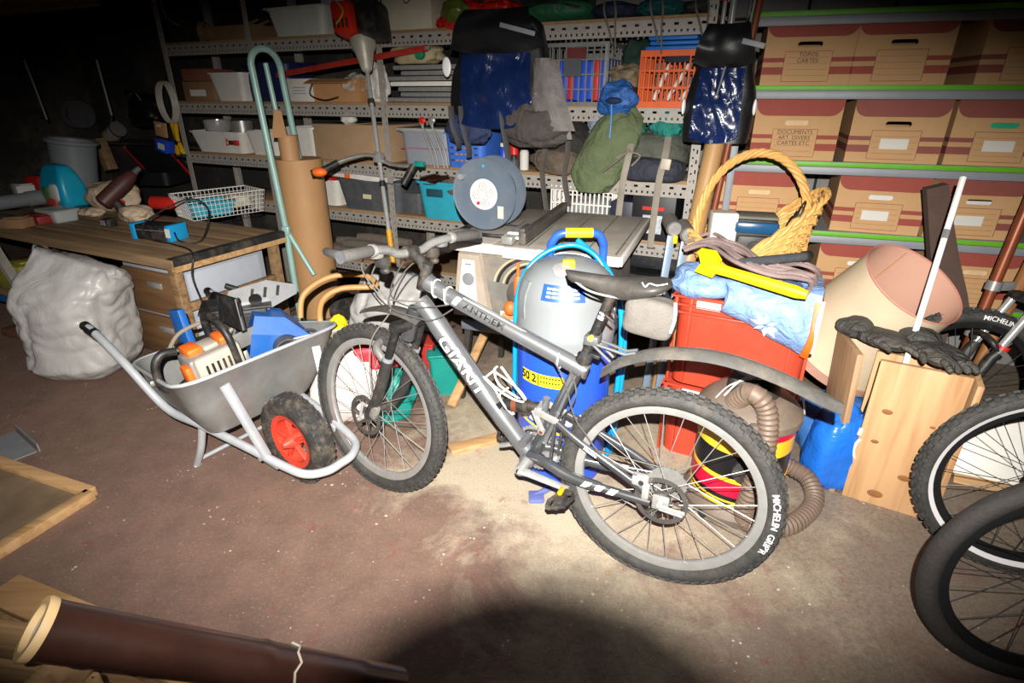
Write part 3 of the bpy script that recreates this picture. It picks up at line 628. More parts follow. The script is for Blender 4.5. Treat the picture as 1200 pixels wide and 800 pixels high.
def open_tub(name, label, u0, u1, vt, shelf, dy, d, m, taper=.88, cat='container', vb=None, group=None):
    e, w_, h = rk_item(name, label, cat, u0, u1, vt, shelf, dy, group, vb); w_ /= 1.04
    tub(MB(), w_, d, h, taper=taper).build('body', m, e, local=MX.Translation((0, d / 2, 0))); return e, w_, h
# ---- top shelf
e, w_, h = rk_item('cardboard_box', 'dark open cardboard box of rods at the far end of the top shelf', 'box', 231, 294, 30, 0, .06)
m = MB(); m.box((0, .006, h / 2), (w_, .006, h)).box((0, .3, h / 2), (w_, .006, h)).box((-w_ / 2, .15, h / 2), (.006, .3, h)).box((w_ / 2, .15, h / 2), (.006, .3, h)).box((0, .15, .003), (w_, .3, .006)); m.build('body', CARDD, e)
MB().lathe([(.05, -.02), (.06, -.02), (.06, .02), (.05, .02)], 24, MX.Translation((-w_ * .33, -.02, .065)) @ MX.Rotation(PI / 2, 4, 'X'), closed=True).build('tape_roll', CARDD, e)
for i in range(4): MB().tube([(-.05 + i * .02, .05, .03), (w_ * .42, .06 + i * .05, h + .02 + .02 * (i % 2))], .009, 8).build('rod', OLDW, e)
e, w_, h = open_tub('storage_tub', 'frosted plastic storage tub beside the brush cutter engine', 308, 379, 9, 0, .04, .34, FROST, .86)
MB().box((0, .17, h + .004), (w_ * 1.03, .36, .012), bev=.004).build('lid', FROST, e)
e, w_, h = rk_item('white_board', 'large pale panel standing on the top shelf behind the engine', 'board', 374, 442, -8, 0, .28)
MB().box((0, 0, h / 2), (w_, .02, h), MX.Rotation(R_(-4), 4, 'X'), .003).build('panel', WHITEB, e); MB().box((0, -.012, .012), (w_ * 1.01, .03, .024)).build('bottom_rail', ALU, e)
e, w_, h = rk_item('cream_box', 'cream coloured box with a dark cord on the top shelf', 'box', 446, 504, -10, 0, .05)
MB().box((0, .15, h / 2), (w_, .3, h), bev=.006).build('body', mat('cream_box', '#c9c2ae', .7, 0, .06, dirt=.2), e)
MB().tube(spl([(-.02, -.004, h), (.0, -.008, h * .7), (.05, -.006, h * .82), (.09, -.008, h)], 6), .003, 6).build('cord', BLK, e)
e, w_, h = rk_item('red_bag', 'glossy red plastic bags piled on the top shelf', 'bag', 506, 600, -6, 0, .0)
m = MB(); lump(m, (-w_ * .22, .10, -.05), (w_ * .55, .26, h + .05), 3, .22, 2.6, 2.4, fold=.2); lump(m, (w_ * .22, .14, 0), (w_ * .6, .3, h), 8, .22, 2.2, 2.4, fold=.2); bgp = m.build('bag', mat('red_glossy', '#c8241a', .25, 0, .15, 8, bump=.8, bscale=10), e)
m = MB(); lump(m, (-w_ * .2, .0, .02), (w_ * .3, .12, h * .8), 5, .3, 3, 2); m.build('printed_panel', mat('green_print', '#5a6a24', .35, 0, .4, 12), bgp)
e, w_, h = rk_item('green_bag', 'dark green stuffed fabric bag at the top above the hanging pannier', 'bag', 600, 690, -4, 0, .0)
m = MB(); lump(m, (0, .14, 0), (w_, .32, h), 12, .1, 1.6, 2.6); m.build('body', mat('green_nylon', '#1f5c3a', .6, 0, .15, 10, bump=.6, bscale=8), e)
MB().tube(spl([(-w_ * .4, -.01, h * .5), (0, -.04, h * .75), (w_ * .4, 0, h * .5)], 6), .006, 6).build('seam', BLK, e)
for k, (u0, u1, vt, c, lab) in enumerate(((690, 742, -2, '#1d2540', 'navy bundle with cords on the top shelf right of the green bag'), (742, 800, -6, '#145a5c', 'dark teal rolled bundle on the top shelf'), (796, 852, -4, '#2c3430', 'charcoal rolled mat at the right end of the top shelf'))):
    e, w_, h = rk_item('camping_bundle', lab, 'bundle', u0, u1, vt, 0, .0)
    m = MB(); lump(m, (0, .14, 0), (w_ * 1.05, .3, h), 20 + k, .16, 2.2, 2.4, fold=.12); m.build('body', mat('bundle%d' % k, c, .75, 0, .2, 12, bump=.9, bscale=10), e)
    for j in range(2): MB().tube(spl([(-.03 + j * .05, .0, h * .9), (-.02 + j * .06, -.03, h * .3), (.01 + j * .03, -.02, -.06), (.03 + j * .02, -.02, -.12 - .05 * j)], 6), .005, 6).build('strap', mat('webbing', '#6e6a60', .8, 0, .1), e)
# ---- second shelf
e, w_, h = rk_item('cardboard_carton', 'brown cartons stacked in the dark end of the second shelf', 'box', 208, 244, 80, 1, .05)
MB().box((0, .15, h * .3), (w_, .28, h * .6), bev=.004).build('carton', CARDD, e); MB().box((-.01, .15, h * .8), (w_ * .8, .26, h * .38), MX.Rotation(R_(6), 4, 'Z'), .004).build('carton', mat('red_brown_card', '#7c4a35', .8), e)
MB().box((.0, .002, h * .25), (w_ * .5, .004, h * .2)).build('sticker', PAPER, e)
open_tub('white_bin', 'white plastic bin left of the navy box on the second shelf', 241, 282, 85, 1, .03, .26, WHITEB, .78)
e, w_, h = rk_item('navy_box', 'dark navy plastic box behind the hand truck handle', 'box', 283, 334, 74, 1, .1)
tub(MB(), w_, .3, h, taper=.94).build('body', mat('navy_plastic', '#1b2350', .5, 0, .1), e, local=MX.Translation((0, .15, 0))); MB().box((0, .15, h), (w_ * 1.03, .32, .014), bev=.004).build('lid', mat('navy_plastic', '#1b2350'), e)
e, w_, h = rk_item('white_carton', 'small white carton beside the open cardboard box on the second shelf', 'box', 334, 364, 92, 1, .05)
MB().box((0, .1, h / 2), (w_, .2, h), bev=.003).build('body', WHITEB, e)
for j in range(3): MB().box((0, -.001, h * (.35 + .13 * j)), (w_ * .5, .002, .004)).build('print_line', GREY, e)
e, w_, h = rk_item('cardboard_box', 'open cardboard box wrapped in clear film on the second shelf', 'box', 365, 420, 92, 1, .06)
m = MB(); m.box((0, .006, h / 2), (w_, .006, h)).box((0, .24, h / 2), (w_, .006, h)).box((-w_ / 2, .12, h / 2), (.006, .24, h)).box((w_ / 2, .12, h / 2), (.006, .24, h)).box((0, .12, .003), (w_, .24, .006)); m.build('body', CARD, e)
MB().box((0, -.02, h + .0), (w_ * .9, .07, .004), MX.Rotation(R_(20), 4, 'X')).build('flap', CARD, e)
m = MB(); lump(m, (w_ * .28, .08, h * .3), (w_ * .5, .2, h * .95), 7, .3, 3, 2.2, fold=.25); m.build('clear_film', mat('clear_film', '#d8d2c6', .15, 0, .1, alpha=.55), e)
m = MB(); m.tube(spl([(-w_ * .45, -.02, h * .8), (-w_ * .5, -.03, h * .3), (-w_ * .2, -.03, .01), (w_ * .1, -.03, .03)], 6), .006, 7); m.build('black_strap', BLK, e)
e, w_, h = rk_item('crumpled_wrap', 'white crumpled plastic wrap leaning beside the slotted upright', 'wrapping', 424, 444, 73, 1, .05)
m = MB(); lump(m, (0, .06, 0), (w_ * 1.05, .12, h), 15, .3, 3.2, 2.6, fold=.25); m.build('wrap', mat('wrap_white', '#d9d6cf', .4, 0, .1), e)
p0 = RK @ V((onplane(RK, 324, 88, -.03)[0], -.03, onplane(RK, 324, 88, -.03)[1])); p1 = RK @ V((onplane(RK, 501, 56, -.03)[0], -.03, onplane(RK, 501, 56, -.03)[1]))
rb = thing('sash_clamp', 'long red metal bar clamp lying slanted across the second shelf', 'tool', p0)
MB().bar(p0, p1, .012, .034, bev=.002).build('bar', mat('red_metal', '#b02a22', .45, .2, .15, 10, dirt=.2), rb, world=True); MB().box((0, 0, 0), (.05, .04, .06), frame(p0.lerp(p1, .62), p1 - p0, (0, 1, 0)), .006).build('sliding_jaw', RED, rb, world=True); MB().box((0, 0, 0), (.03, .03, .02), frame(p1, p1 - p0, (0, 1, 0)), .005).build('tip', ALU, rb, world=True)
# stack of aluminium profiles and a sack
x0, z0 = onplane(RK, 452, 119, .02); x1, _ = onplane(RK, 545, 119, .02)
for k in range(7):
    L = (x1 - x0) * (1 - .06 * (k % 3)); z = SZ[1] + .017 + .001 + k * .031; x = x0 + .03 * ((k * 7) % 4)
    e = tag(MB().box((0, 0, .014), (L, .05, .026), bev=.003).box((0, -.026, .014), (L, .003, .008)).build('metal_profile', ALU if k != 3 else WHT, local=RK @ MX.Translation((x + L / 2, .07 + .02 * (k % 3), z))), '%s pale metal profile counted upward in the stack on the second shelf' % ('lowest second third fourth fifth sixth topmost'.split()[k]), 'profile', 'stacked profiles')
x, z = onplane(RK, 480, 78, .05)
m = MB(); lump(m, (0, 0, 0), (.36, .2, .12), 31, .2, 2.4, 2.6, fold=.1); e = tag(m.build('cloth_sack', mat('old_sack', '#b7a884', .9, 0, .15), local=RK @ MX.Translation((x + .02, .12, SZ[1] + .017 + .22))), 'faded tan sack lying on the stack of metal profiles', 'sack')
MB().lathe([(.03, 0), (.03, .03), (.026, .034)], 20, MX.Translation((.10, -.11, .05)) @ MX.Rotation(PI / 2, 4, 'X')).build('green_cap', mat('green_cap', '#1c8a5a', .5), e)
e, w_, h = rk_item('wire_crate', 'grey wire mesh crate full of blue folders on the second shelf', 'crate', 640, 714, 52, 1, .0)
basket(MB(), w_, .34, h, 9, 6, 4, .007).build('body', mat('grey_mesh', '#7a7a78', .5, .2), e, local=MX.Translation((0, .175, 0)))
MB().box((0, -.003, h * .86), (w_ * .3, .006, h * .18)).build('red_tag', mat('dark_red_label', '#5e1c1c', .6), e); MB().box((-w_ * .05, -.004, h * .62), (w_ * .28, .008, h * .3)).build('grey_tag', DGREY, e); MB().box((w_ * .47, -.004, h * .5), (.012, .008, h)).build('metal_edge', CHROME, e)
for j in range(9): tag(MB().box((0, 0, .105), (w_ / 10.5, .26, .19 + .012 * (j % 3)), bev=.003).build('folder', BLUE if j not in (3, 7) else RED, local=WM[e] @ MX.Translation((-w_ / 2 + w_ * (j + .75) / 10, .175, .012))), '%s folder in the grey wire crate, place %s from the left' % ('blue' if j not in (3, 7) else 'red', 'one two three four five six seven eight nine'.split()[j]), 'folder', 'folders in the wire crate')
e, w_, h = rk_item('camouflage_bundle', 'tan and black camouflage bundle between the wire crate and the orange crate', 'bundle', 706, 750, 74, 1, .0)
m = MB(); lump(m, (0, .13, h * .42), (w_, .22, h * .6), 41, .25, 2.6, 2.4, fold=.2); m.build('body', mat('camo', '#8a7a62', .85, 0, .75, 9), e); m = MB(); lump(m, (0, .15, 0), (w_ * .9, .25, h * .55), 43, .2, 2.4, 2.4); m.build('lower_roll', BLKD, e)
x, z = onplane(RK, 722, 112, -.06)
e = thing('blue_bag', 'crumpled blue bag with a hanging cord over the edge of the second shelf', 'bag', RK @ MX.Translation((x, -.03, SZ[1] - .035)))
m = MB(); lump(m, (0, 0, 0), (.21, .15, .17), 51, .22, 2.6, 2.2, fold=.2); m.build('body', mat('blue_nylon', '#2a5fa8', .55, 0, .2, 10, bump=.9, bscale=13), e); MB().tube(spl([(-.01, -.07, .06), (.0, -.09, -.02), (-.005, -.08, -.16), (0, -.085, -.26)], 6), .004, 6).build('cord', mat('blue_cord', '#5a98d8', .7), e)
m = MB(); m.ball((0, -.07, .07), (.045, .02, .018), 12, 8); m.build('opening', mat('dark_navy', '#16264f', .8), e)
e, w_, h = rk_item('orange_crate', 'orange slotted plastic crate on the second shelf', 'crate', 752, 822, 62, 1, .0)
basket(MB(), w_, .3, h, 12, 8, 3, .008, top=.03).build('body', mat('orange_crate', '#dd5a14', .5, 0, .08), e, local=MX.Translation((0, .155, 0))); MB().box((w_ * .12, -.006, h * .88), (w_ * .42, .008, h * .12), bev=.002).build('handle_slot', mat('dark_slot', '#1d2436', .8), e)
for j in range(3): MB().tube([(-w_ * .3 + .07 * j, .1, .02), (-w_ * .1 + .1 * j, .14, h * .8)], .012, 8).build('white_rod', WHT, e)
e2 = thing('folded_tarpaulin', 'folded bright blue tarpaulin on top of the orange crate', 'tarpaulin', WM[e] @ MX.Translation((0, .14, h + .012)))
for j in range(4): MB().box((.01 * (j % 2), .0, .012 + .022 * j), (w_ * (.92 - .05 * j), .26, .02), MX.Rotation(R_(2 * (j % 2)), 4, 'Z'), .009).build('fold', mat('tarp_blue', '#1f6fc4', .5, 0, .12), e2)
e, w_, h = rk_item('green_fleece', 'dark green fleece stuffed behind the orange crate', 'clothing', 722, 766, 44, 1, .2)
m = MB(); lump(m, (0, .1, 0), (w_, .2, h), 61, .25, 2.4, 2.4, fold=.15); m.build('body', mat('dark_green', '#1d3b30', .9, 0, .2), e)
# ---- third shelf
grp = 'white trays on the third shelf'
for k, (u0, u1, vt, lab) in enumerate(((219, 284, 154, 'white tray holding a steel bowl on the third shelf'), (284, 322, 154, 'white tray between the steel bowl tray and the paper roll'), (330, 367, 149, 'white tray right behind the brown paper roll'))):
    open_tub('white_tray', lab, u0, u1, vt, 2, .0, .34, WHITEB, .84, 'tray', group=grp)
x, z = onplane(RK, 254, 152, .1)
e = thing('steel_bowl', 'shiny stainless steel bowl in the leftmost white tray', 'bowl', RK @ MX.Translation((x, .12, onplane(RK, 254, 152, .1)[1] - .015)))
MB().lathe([(.085, 0), (.10, .02), (.105, .085), (.112, .088), (.108, .09), (.10, .088), (.096, .022), (.08, .006), (0, .006)], 32).build('bowl', CHROME, e)
x, z = onplane(RK, 272, 167, -.02)
e = thing('scraper', 'red handled tool hanging on the edge of the white tray', 'tool', RK @ MX.Translation((x, -.03, z)))
MB().tube([(-.05, 0, -.02), (-.05, 0, .025), (-.02, 0, .01), (-.02, 0, -.01)], .005, 8, closed=True).build('ring', RED, e); MB().box((.01, 0, 0), (.06, .02, .03), bev=.006).build('body', BLK, e); MB().box((.055, 0, 0), (.05, .022, .036), bev=.006).build('grip', RED, e)
e, w_, h = rk_item('steel_pan', 'dull steel pan standing behind the bowl', 'pan', 270, 296, 142, 2, .16)
MB().lathe([(.06, 0), (.08, .01), (.085, h), (.078, h), (.07, .012), (0, .012)], 24).build('pan', STEEL, e)
e, w_, h = rk_item('cardboard_box', 'large closed beige cardboard box on the third shelf behind the strimmer handle', 'box', 364, 452, 146, 2, .0)
MB().box((0, .2, h / 2), (w_, .38, h), bev=.003).build('body', BEIGE, e); MB().box((0, .2, h + .001), (.05, .385, .004)).build('tape', mat('tape', '#c2a67e', .3), e); MB().box((w_ * .25, -.001, h * .1), (w_ * .5, .003, .004)).build('tape_edge', CARDD, e)
m = MB(); lump(m, (-w_ * .1, .1, h), (.12, .1, .07), 71, .3, 3, 2); m.build('crumpled_paper', PAPER, e)
e, w_, h = rk_item('grey_crate', 'pale grey translucent lidded box beside the blue basket on the third shelf', 'box', 466, 526, 150, 2, .02)
tub(MB(), w_ * .97, .34, h * .92, taper=.92).build('body', mat('pale_grey', '#8f95a0', .4, 0, .06, dirt=.15), e, local=MX.Translation((0, .17, 0))); MB().box((0, .17, h * .95), (w_ * 1.02, .37, .02), bev=.006).build('lid', mat('pale_lid', '#a4a6a2', .4), e); MB().box((0, -.004, h * .45), (w_ * .9, .003, .008)).build('pink_strip', mat('pink_strip', '#a06a78', .5), e)
for k, (u, lab) in enumerate(((505, 'long steel pliers hanging with red grips, nearer the brush cutter'), (516, 'long steel pliers hanging beside the blue basket'))):
    x, z = onplane(RK, u, 196, -.02); e = thing('pliers', lab, 'tool', RK @ MX.Translation((x, -.03, z)))
    for s in (-1, 1): MB().tube(spl([(.05 + s * .012, 0, 0), (.03 + s * .016, 0, .10), (-.03 + s * .004, 0, .22), (-.045 - s * .012, 0, .27)], 5), [.006] * 5 + [.007] * 6 + [.008] * 5, 8).build('arm', STEEL, e)
    MB().ball((-.04, 0, .28), (.028, .012, .022), 12, 8).build('head', RED if k == 0 else ALU, e)
e, w_, h = rk_item('blue_basket', 'blue perforated plastic basket with yellow print on the third shelf', 'basket', 519, 566, 155, 2, .0)
tub(MB(), w_, .3, h, taper=.9).build('body', mat('blue_basket', '#3d6fd0', .5), e, local=MX.Translation((0, .15, 0)))
for i in range(6):
    for j in range(4): MB().box((-w_ * .3 + w_ * .12 * i, .012 - .0035 * j, h * (.2 + .18 * j)), (w_ * .07, .006, .010)).build('slot', mat('slot_amber', '#b9853f', .6) if j in (0, 1, 2) and i in (1, 2, 3, 4) else mat('slot_dark', '#22355e', .7), e)
for k, (u, v, c) in enumerate(((588, 172, BLUE), (600, 168, RED), (612, 176, PAPER), (604, 186, DGREY))):
    x, z = onplane(RK, u, v, .05); h = max(.05, z - SZ[2] - .017)
    e = thing('tin_can', ['blue', 'red', 'white', 'dark'][k] + ' tin standing under the big pannier on the third shelf', 'tin', RK @ MX.Translation((x, .08 - .05 * (k == 3), SZ[2] + .017)))
    MB().lathe([(.026, 0), (.028, .004), (.028, h * .9), (.022, h * .96), (.022, h)], 20).build('body', c, e); MB().lathe([(.024, h), (.024, h + .02), (.012, h + .024)], 16).build('cap', BLK if k != 0 else WHT, e)
# ---- rucksacks on the third shelf
DK = mat('pack_black', '#2b2826', .85, 0, .3, 14, bump=.9, bscale=12); BRN = mat('pack_brown', '#5f5347', .9, 0, .45, 10, bump=.9, bscale=14); OLV = mat('olive_canvas', '#5f6b4c', .85, 0, .2, 8, bump=.7, bscale=14); GRS = mat('strap_grey', '#8c857a', .8, 0, .15); PKG = mat('pack_grey_green', '#565950', .85, 0, .25, 9, bump=.9, bscale=11)
e, w_, h = rk_item('rucksack', 'dark brown and black rucksack left of the olive canvas bag', 'rucksack', 618, 690, 140, 2, -.03)
m = MB(); lump(m, (0, .13, 0), (w_, .3, h), 81, .16, 2, 2.6, fold=.1); m.build('body', DK, e); m = MB(); lump(m, (.0, .0, .0), (w_ * .8, .14, h * .5), 83, .2, 2.5, 2.6, fold=.15); m.build('front_pocket', BRN, e)
for s, ex in ((-.12, -.22), (.25, -.16)): MB().tube(spl([(w_ * s, -.06, h * .95), (w_ * s + .01, -.09, h * .4), (w_ * s - .01, -.07, 0), (w_ * s + .02, -.06, ex)], 6), .016, 6, flat=.2).build('strap', mat('dark_webbing', '#4a4641', .8), e)
e, w_, h = rk_item('rucksack', 'black mesh rucksack half hidden behind the olive canvas bag', 'rucksack', 660, 742, 146, 2, .16)
m = MB(); lump(m, (0, .1, 0), (w_, .22, h), 85, .2, 1.6, 2.4, fold=.1); m.build('body', mat('mesh_black', '#1c1b1b', .8, 0, .3, 12, bump=.3, bscale=80), e)
for s in (-.3, .05, .3): MB().tube(spl([(w_ * s, -.03, h * .9), (w_ * s + .02, -.05, h * .5), (w_ * s - .02, -.04, .02)], 6), .014, 6, flat=.25).build('strap', GRS, e)
x, z = onplane(RK, 698, 215, -.06)
e = thing('canvas_bag', 'olive green canvas bag drooping over the edge of the third shelf', 'bag', RK @ MX.Translation((x, -.07, SZ[2] - .06)))
m = MB(); lump(m, (0, 0, 0), (.30, .17, .44), 23, .16, 1.5, 2.4, 44, 30, fold=.10); m.warp(lambda p: V((p.x * (1.1 - .8 * abs(p.z - .18)) + .42 * max(0, p.z - .1), p.y + .1 * p.z, p.z))); m.build('body', OLV, e)
MB().tube(spl([(.06, -.07, .12), (.14, -.09, .18), (.2, -.07, .24)], 5), .018, 6, flat=.3).build('webbing', GRS, e)
e, w_, h = rk_item('rucksack', 'grey-green rucksack with pale straps and a buckle under the orange crate', 'rucksack', 726, 806, 150, 2, -.04)
m = MB(); lump(m, (0, .15, 0), (w_, .32, h * .95), 91, .14, 1.8, 2.6, fold=.08); m.build('body', PKG, e); m = MB(); lump(m, (.03, -.0, .0), (w_ * .9, .16, h * .45), 93, .12, 2, 3); m.build('lower_pocket', mat('pack_navy', '#30333f', .8, 0, .2, bump=.9, bscale=12), e)
for s, dz in ((.25, -.34), (-.28, -.2)): MB().tube(spl([(w_ * s, -.02, h * .85), (w_ * s + .01, -.1, h * .5), (w_ * s - .005, -.12, 0), (w_ * s - .02, -.10, dz)], 6), .017, 6, flat=.22).build('strap', GRS, e)
MB().box((w_ * .25 + .01, -.115, h * .42), (.05, .02, .055), MX.Rotation(R_(6), 4, 'Y'), .006).build('buckle', mat('buckle_beige', '#b8b0a0', .5), e)
m = MB(); m.tube(spl([(-w_ * .5, -.05, h * .35), (-w_ * .3, -.09, h * .55), (-w_ * .1, -.08, h * .5), (-w_ * .2, -.1, h * .3)], 6), .02, 6, flat=.3); m.build('shoulder_strap', mat('strap_pale', '#aaa291', .85), e)
for k, (u0, u1, vt, c, lab) in enumerate(((686, 716, 141, '#9fb0c8', 'pale blue crumpled cloth under the second shelf'), (722, 756, 142, '#177a66', 'green crumpled cloth beside the hanging blue cord'), (758, 800, 141, '#1d7f74', 'teal crumpled fabric above the grey-green rucksack'))):
    x0, _ = onplane(RK, u0, 160, .02); x1, _ = onplane(RK, u1, 160, .02); _, zt = onplane(RK, u0, vt, .02)
    m = MB(); lump(m, (0, 0, 0), (x1 - x0, .16, .13), 100 + k, .3, 2.8, 2.2, fold=.25); tag(m.build('crumpled_cloth', mat('cloth%d' % k, c, .8, 0, .15, bump=1, bscale=12), local=RK @ MX.Translation(((x0 + x1) / 2, .06, SZ[2] + .017 + (.2 if k else .2)))), lab, 'cloth')
# ---- fourth shelf
e, w_, h = rk_item('white_box', 'white plastic box with red cloth inside behind the paper roll', 'box', 352, 394, 210, 3, .04)
tub(MB(), w_, .3, h, taper=.86).build('body', WHITEB, e, local=MX.Translation((0, .15, 0))); m = MB(); lump(m, (.0, .1, h - .05), (w_ * .7, .2, .08), 111, .3, 3, 2); m.build('red_cloth', RED, e)
e, w_, h = rk_item('storage_box', 'grey plastic storage box with a yellow sticker on the fourth shelf', 'box', 391, 470, 212, 3, .0)
tub(MB(), w_ * .95, .34, h, taper=.86).build('body', DGREY, e, local=MX.Translation((0, .17, 0))); MB().box((-w_ * .02, -.001, h * .48), (w_ * .12, .004, .03), MX.Rotation(R_(-4), 4, 'X')).build('sticker', mat('sticker_cream', '#d8cfa2', .6), e)
x0, z0 = onplane(RK, 362, 204, .02); x1, z1 = onplane(RK, 450, 214, .02)
e = thing('flat_carton', 'long flat white carton with orange tape lying across the grey storage box', 'carton', RK @ MX.Translation(((x0 + x1) / 2, .12, SZ[3] + .017 + h + .004)))
MB().box((0, 0, .02), (x1 - x0, .2, .036), MX.Rotation(R_(3), 4, 'Y'), .003).build('body', WHITEB, e); MB().box((.02, 0, .0205), (.05, .204, .038), MX.Rotation(R_(3), 4, 'Y')).build('tape', ORG, e); MB().box((.12, 0, .045), (.1, .05, .012), MX.Rotation(R_(3), 4, 'Y'), .003).build('blue_lid', BLUE, e)
open_tub('dark_bin', 'dark grey bin between the rack upright and the teal tub', 466, 492, 226, 3, .06, .28, DGREY, .9)
e, w_, h = rk_item('teal_tub', 'turquoise plastic tub with a bottle in it beside the cable reel', 'tub', 484, 552, 214, 3, -.05)
tub(MB(), w_ * .95, .32, h, taper=.86, rim=.014).build('body', TURQ, e, local=MX.Translation((0, .17, 0))); MB().box((-w_ * .12, -.006, h * .72), (w_ * .28, .01, h * .2), bev=.004).build('handle_hole', mat('dark_teal', '#0f4450', .8), e)
b_ = thing('glass_bottle', 'dark wine bottle lying in the turquoise tub', 'bottle', WM[e] @ MX.Translation((-w_ * .4, .05, h * .96)) @ MX.Rotation(R_(78), 4, 'Y') @ MX.Rotation(R_(14), 4, 'X'))
MB().lathe([(.0, 0), (.034, .002), (.036, .01), (.036, .14), (.016, .19), (.014, .24), (.016, .245), (.0, .247)], 20).build('body', mat('dark_glass', '#2a120e', .1, 0, .2, coat=.6), b_)
m = MB(); lump(m, (.05, .12, h * .6), (w_ * .7, .2, .15), 121, .35, 3.5, 2); tag(m.build('tool_heap', BRN, local=WM[e]), 'brown jumble of fittings in the turquoise tub', 'fittings')
e, w_, h = rk_item('white_crate', 'white ventilated plastic crate behind the saw table', 'crate', 646, 718, 222, 3, .0)
basket(MB(), w_, .3, h, 14, 8, 3, .009, top=.03).build('body', WHT, e, local=MX.Translation((0, .16, 0)))
m = MB(); lump(m, (0, .15, .02), (w_ * .8, .22, h * .7), 125, .2, 3, 2.4); tag(m.build('grey_cloth', GREY, local=WM[e]), 'grey rag stuffed in the white ventilated crate', 'cloth')
for k, (u0, u1, vt, sh, c, lab) in enumerate(((716, 742, 236, 3, '#23263a', 'navy box next to the white crate behind the saw'), (742, 794, 226, 3, '#15171c', 'black carton with white lettering above the drawers'))):
    e, w_, h = rk_item('black_box', lab, 'box', u0, u1, vt, sh, .0); MB().box((0, .15, h / 2), (w_, .3, h), bev=.004).build('body', mat('boxdark%d' % k, c, .5, 0, .1), e)
    if k:
        MB().box((.0, -.002, h * .35), (w_ * .45, .004, h * .38)).build('photo_label', mat('photo_label', '#b7bcc4', .5, 0, .5, 40), e)
        MB().box((0, -.002, h * .68), (w_ * .5, .004, h * .07)).build('red_print', RED, e)
for k in range(2):
    e, w_, h = rk_item('drawer_unit', ['upper', 'lower'][k] + ' black plastic drawer unit at the right end below the fourth shelf', 'drawers', 728, 800, [280, 312][k], 4, [.06, -.02][k]); hh = .17
    M = WM[e]; M = M @ MX.Translation((0, 0, .19 if k == 0 else 0)); e.matrix_world = M; WM[e] = M
    MB().box((0, .17, hh / 2), (w_, .34, hh), bev=.005).build('case', mat('case_black', '#1b1d21', .45, 0, .1, dirt=.2), e)
    for j in range(1): MB().box((0, -.003, hh * .5), (w_ * .92, .008, hh * .8), bev=.004).build('drawer', DGREY if False else mat('drawer_black', '#2a2c31', .4, 0, .1, dirt=.2), e)
for k in range(5):
    x, z = onplane(RK, 380 + 14 * k, 282 - 5 * k, .05)
    tag(MB().tube([(-.22, 0, .05), (-.1, .0, .055), (.12, .01, .05), (.24, .01, .05)], [.03, .036, .034, .028], 12).build('dusty_log', mat('dusty_grey_brown', '#6f655b', .95, 0, .3, 10), local=RK @ MX.Translation((x + .05, .06 + .03 * (k % 3), SZ[4] + .017 - .014 + .055 * (k // 2)))), 'dusty grey roll under the fourth shelf, %s in the heap' % ['lowest left', 'low middle', 'middle left', 'middle right', 'topmost'][k], 'roll', 'dusty rolls')
# ---- two waterproof panniers hung on the front of the rack
PB = mat('pannier_blue', '#132450', .25, 0, .2, 6, coat=.4, bump=.5, bscale=9); PK = mat('pannier_black', '#141519', .45, 0, .2, 8, bump=.1); REFL = mat('reflector', '#ffffff', .4, 0, 0)
def pannier(name, label, uc, vb, vt, wpx, seed, dy=-.16):
    x, zb = onplane(RK, uc, vb, dy); _, zt = onplane(RK, uc, vt, dy); x0, _ = onplane(RK, uc - wpx / 2, (vb + vt) / 2, dy); x1, _ = onplane(RK, uc + wpx / 2, (vb + vt) / 2, dy); w_ = x1 - x0; h = zt - zb
    e = thing(name, label, 'pannier', RK @ MX.Translation((x, dy, zb)))
    def body(u, v, fx=1, fy=1):
        a = 2 * PI * u; sx = math.copysign(abs(math.cos(a)) ** .55, math.cos(a)); sy = math.copysign(abs(math.sin(a)) ** .55, math.sin(a))
        ww = w_ / 2 * (.88 + .12 * math.sin(PI * min(1, v * 1.6))) * (1 - .30 * v ** 2.2) * (1 if v < .86 else 1 - .5 * ((v - .86) / .14) ** 2); dd = .10 * (1 - .35 * v)
        p = V((ww * sx, dd * sy, h * v)); return p + V((.008 * nz3(p, 9, seed), .012 * nz3(p, 8, seed + 1), 0))
    m = MB(); m.grid(body, 40, 24, cu=True); m.f.append(tuple(range(39, -1, -1))); m.f.append(tuple(24 * 40 + i for i in range(40))); m.build('body', PK, e, smooth=70)
    m = MB(); m.thick(lambda u, v: V((w_ * .68 * (u - .5) * (1 - .12 * v), -.112 + .03 * v - .012 * math.sin(PI * u) + .024 * nz3((u * 1.5, v * 2, 0), 1.5, seed) - .012 * (1 - abs(nz3((u * 2 + v, v * 2, 3), 1.6, seed))) ** 4, h * (.05 + .60 * v) - h * .05 * math.sin(PI * u) * (1 - v))), 30, 30, .004); fp = m.build('blue_front_panel', PB, e)
    m = MB(); m.thick(lambda u, v: V((w_ * (.84 - .30 * v) * (u - .5), -.085 + .02 * v - .05 * math.sin(PI * min(1, v * .9)) + .02 * nz3((u * 2, v * 2, 0), 1.6, seed), h * (.70 - .07 * math.cos((u - .5) * PI) + (.32 + .06 * math.cos((u - .5) * PI)) * v))), 18, 14, .006); m.build('roll_top', PK, e)
    MB().box((w_ * .05, -.142, h * .87), (w_ * .3, .006, .022), MX.Rotation(R_(14), 4, 'Y'), .002).build('logo_strip', mat('grey_strip', '#8b8f98', .5), e)
    return e, w_, h
e, w_, h = pannier('pannier_bag', 'large blue and black waterproof pannier hanging on the rack above the cable reel', 590, 150, 14, 128, 5)
m = MB(); m.ball((-w_ * .47, -.075, h * .55), (.028, .008, .05), 14, 10); m.build('reflector_patch', REFL, e)
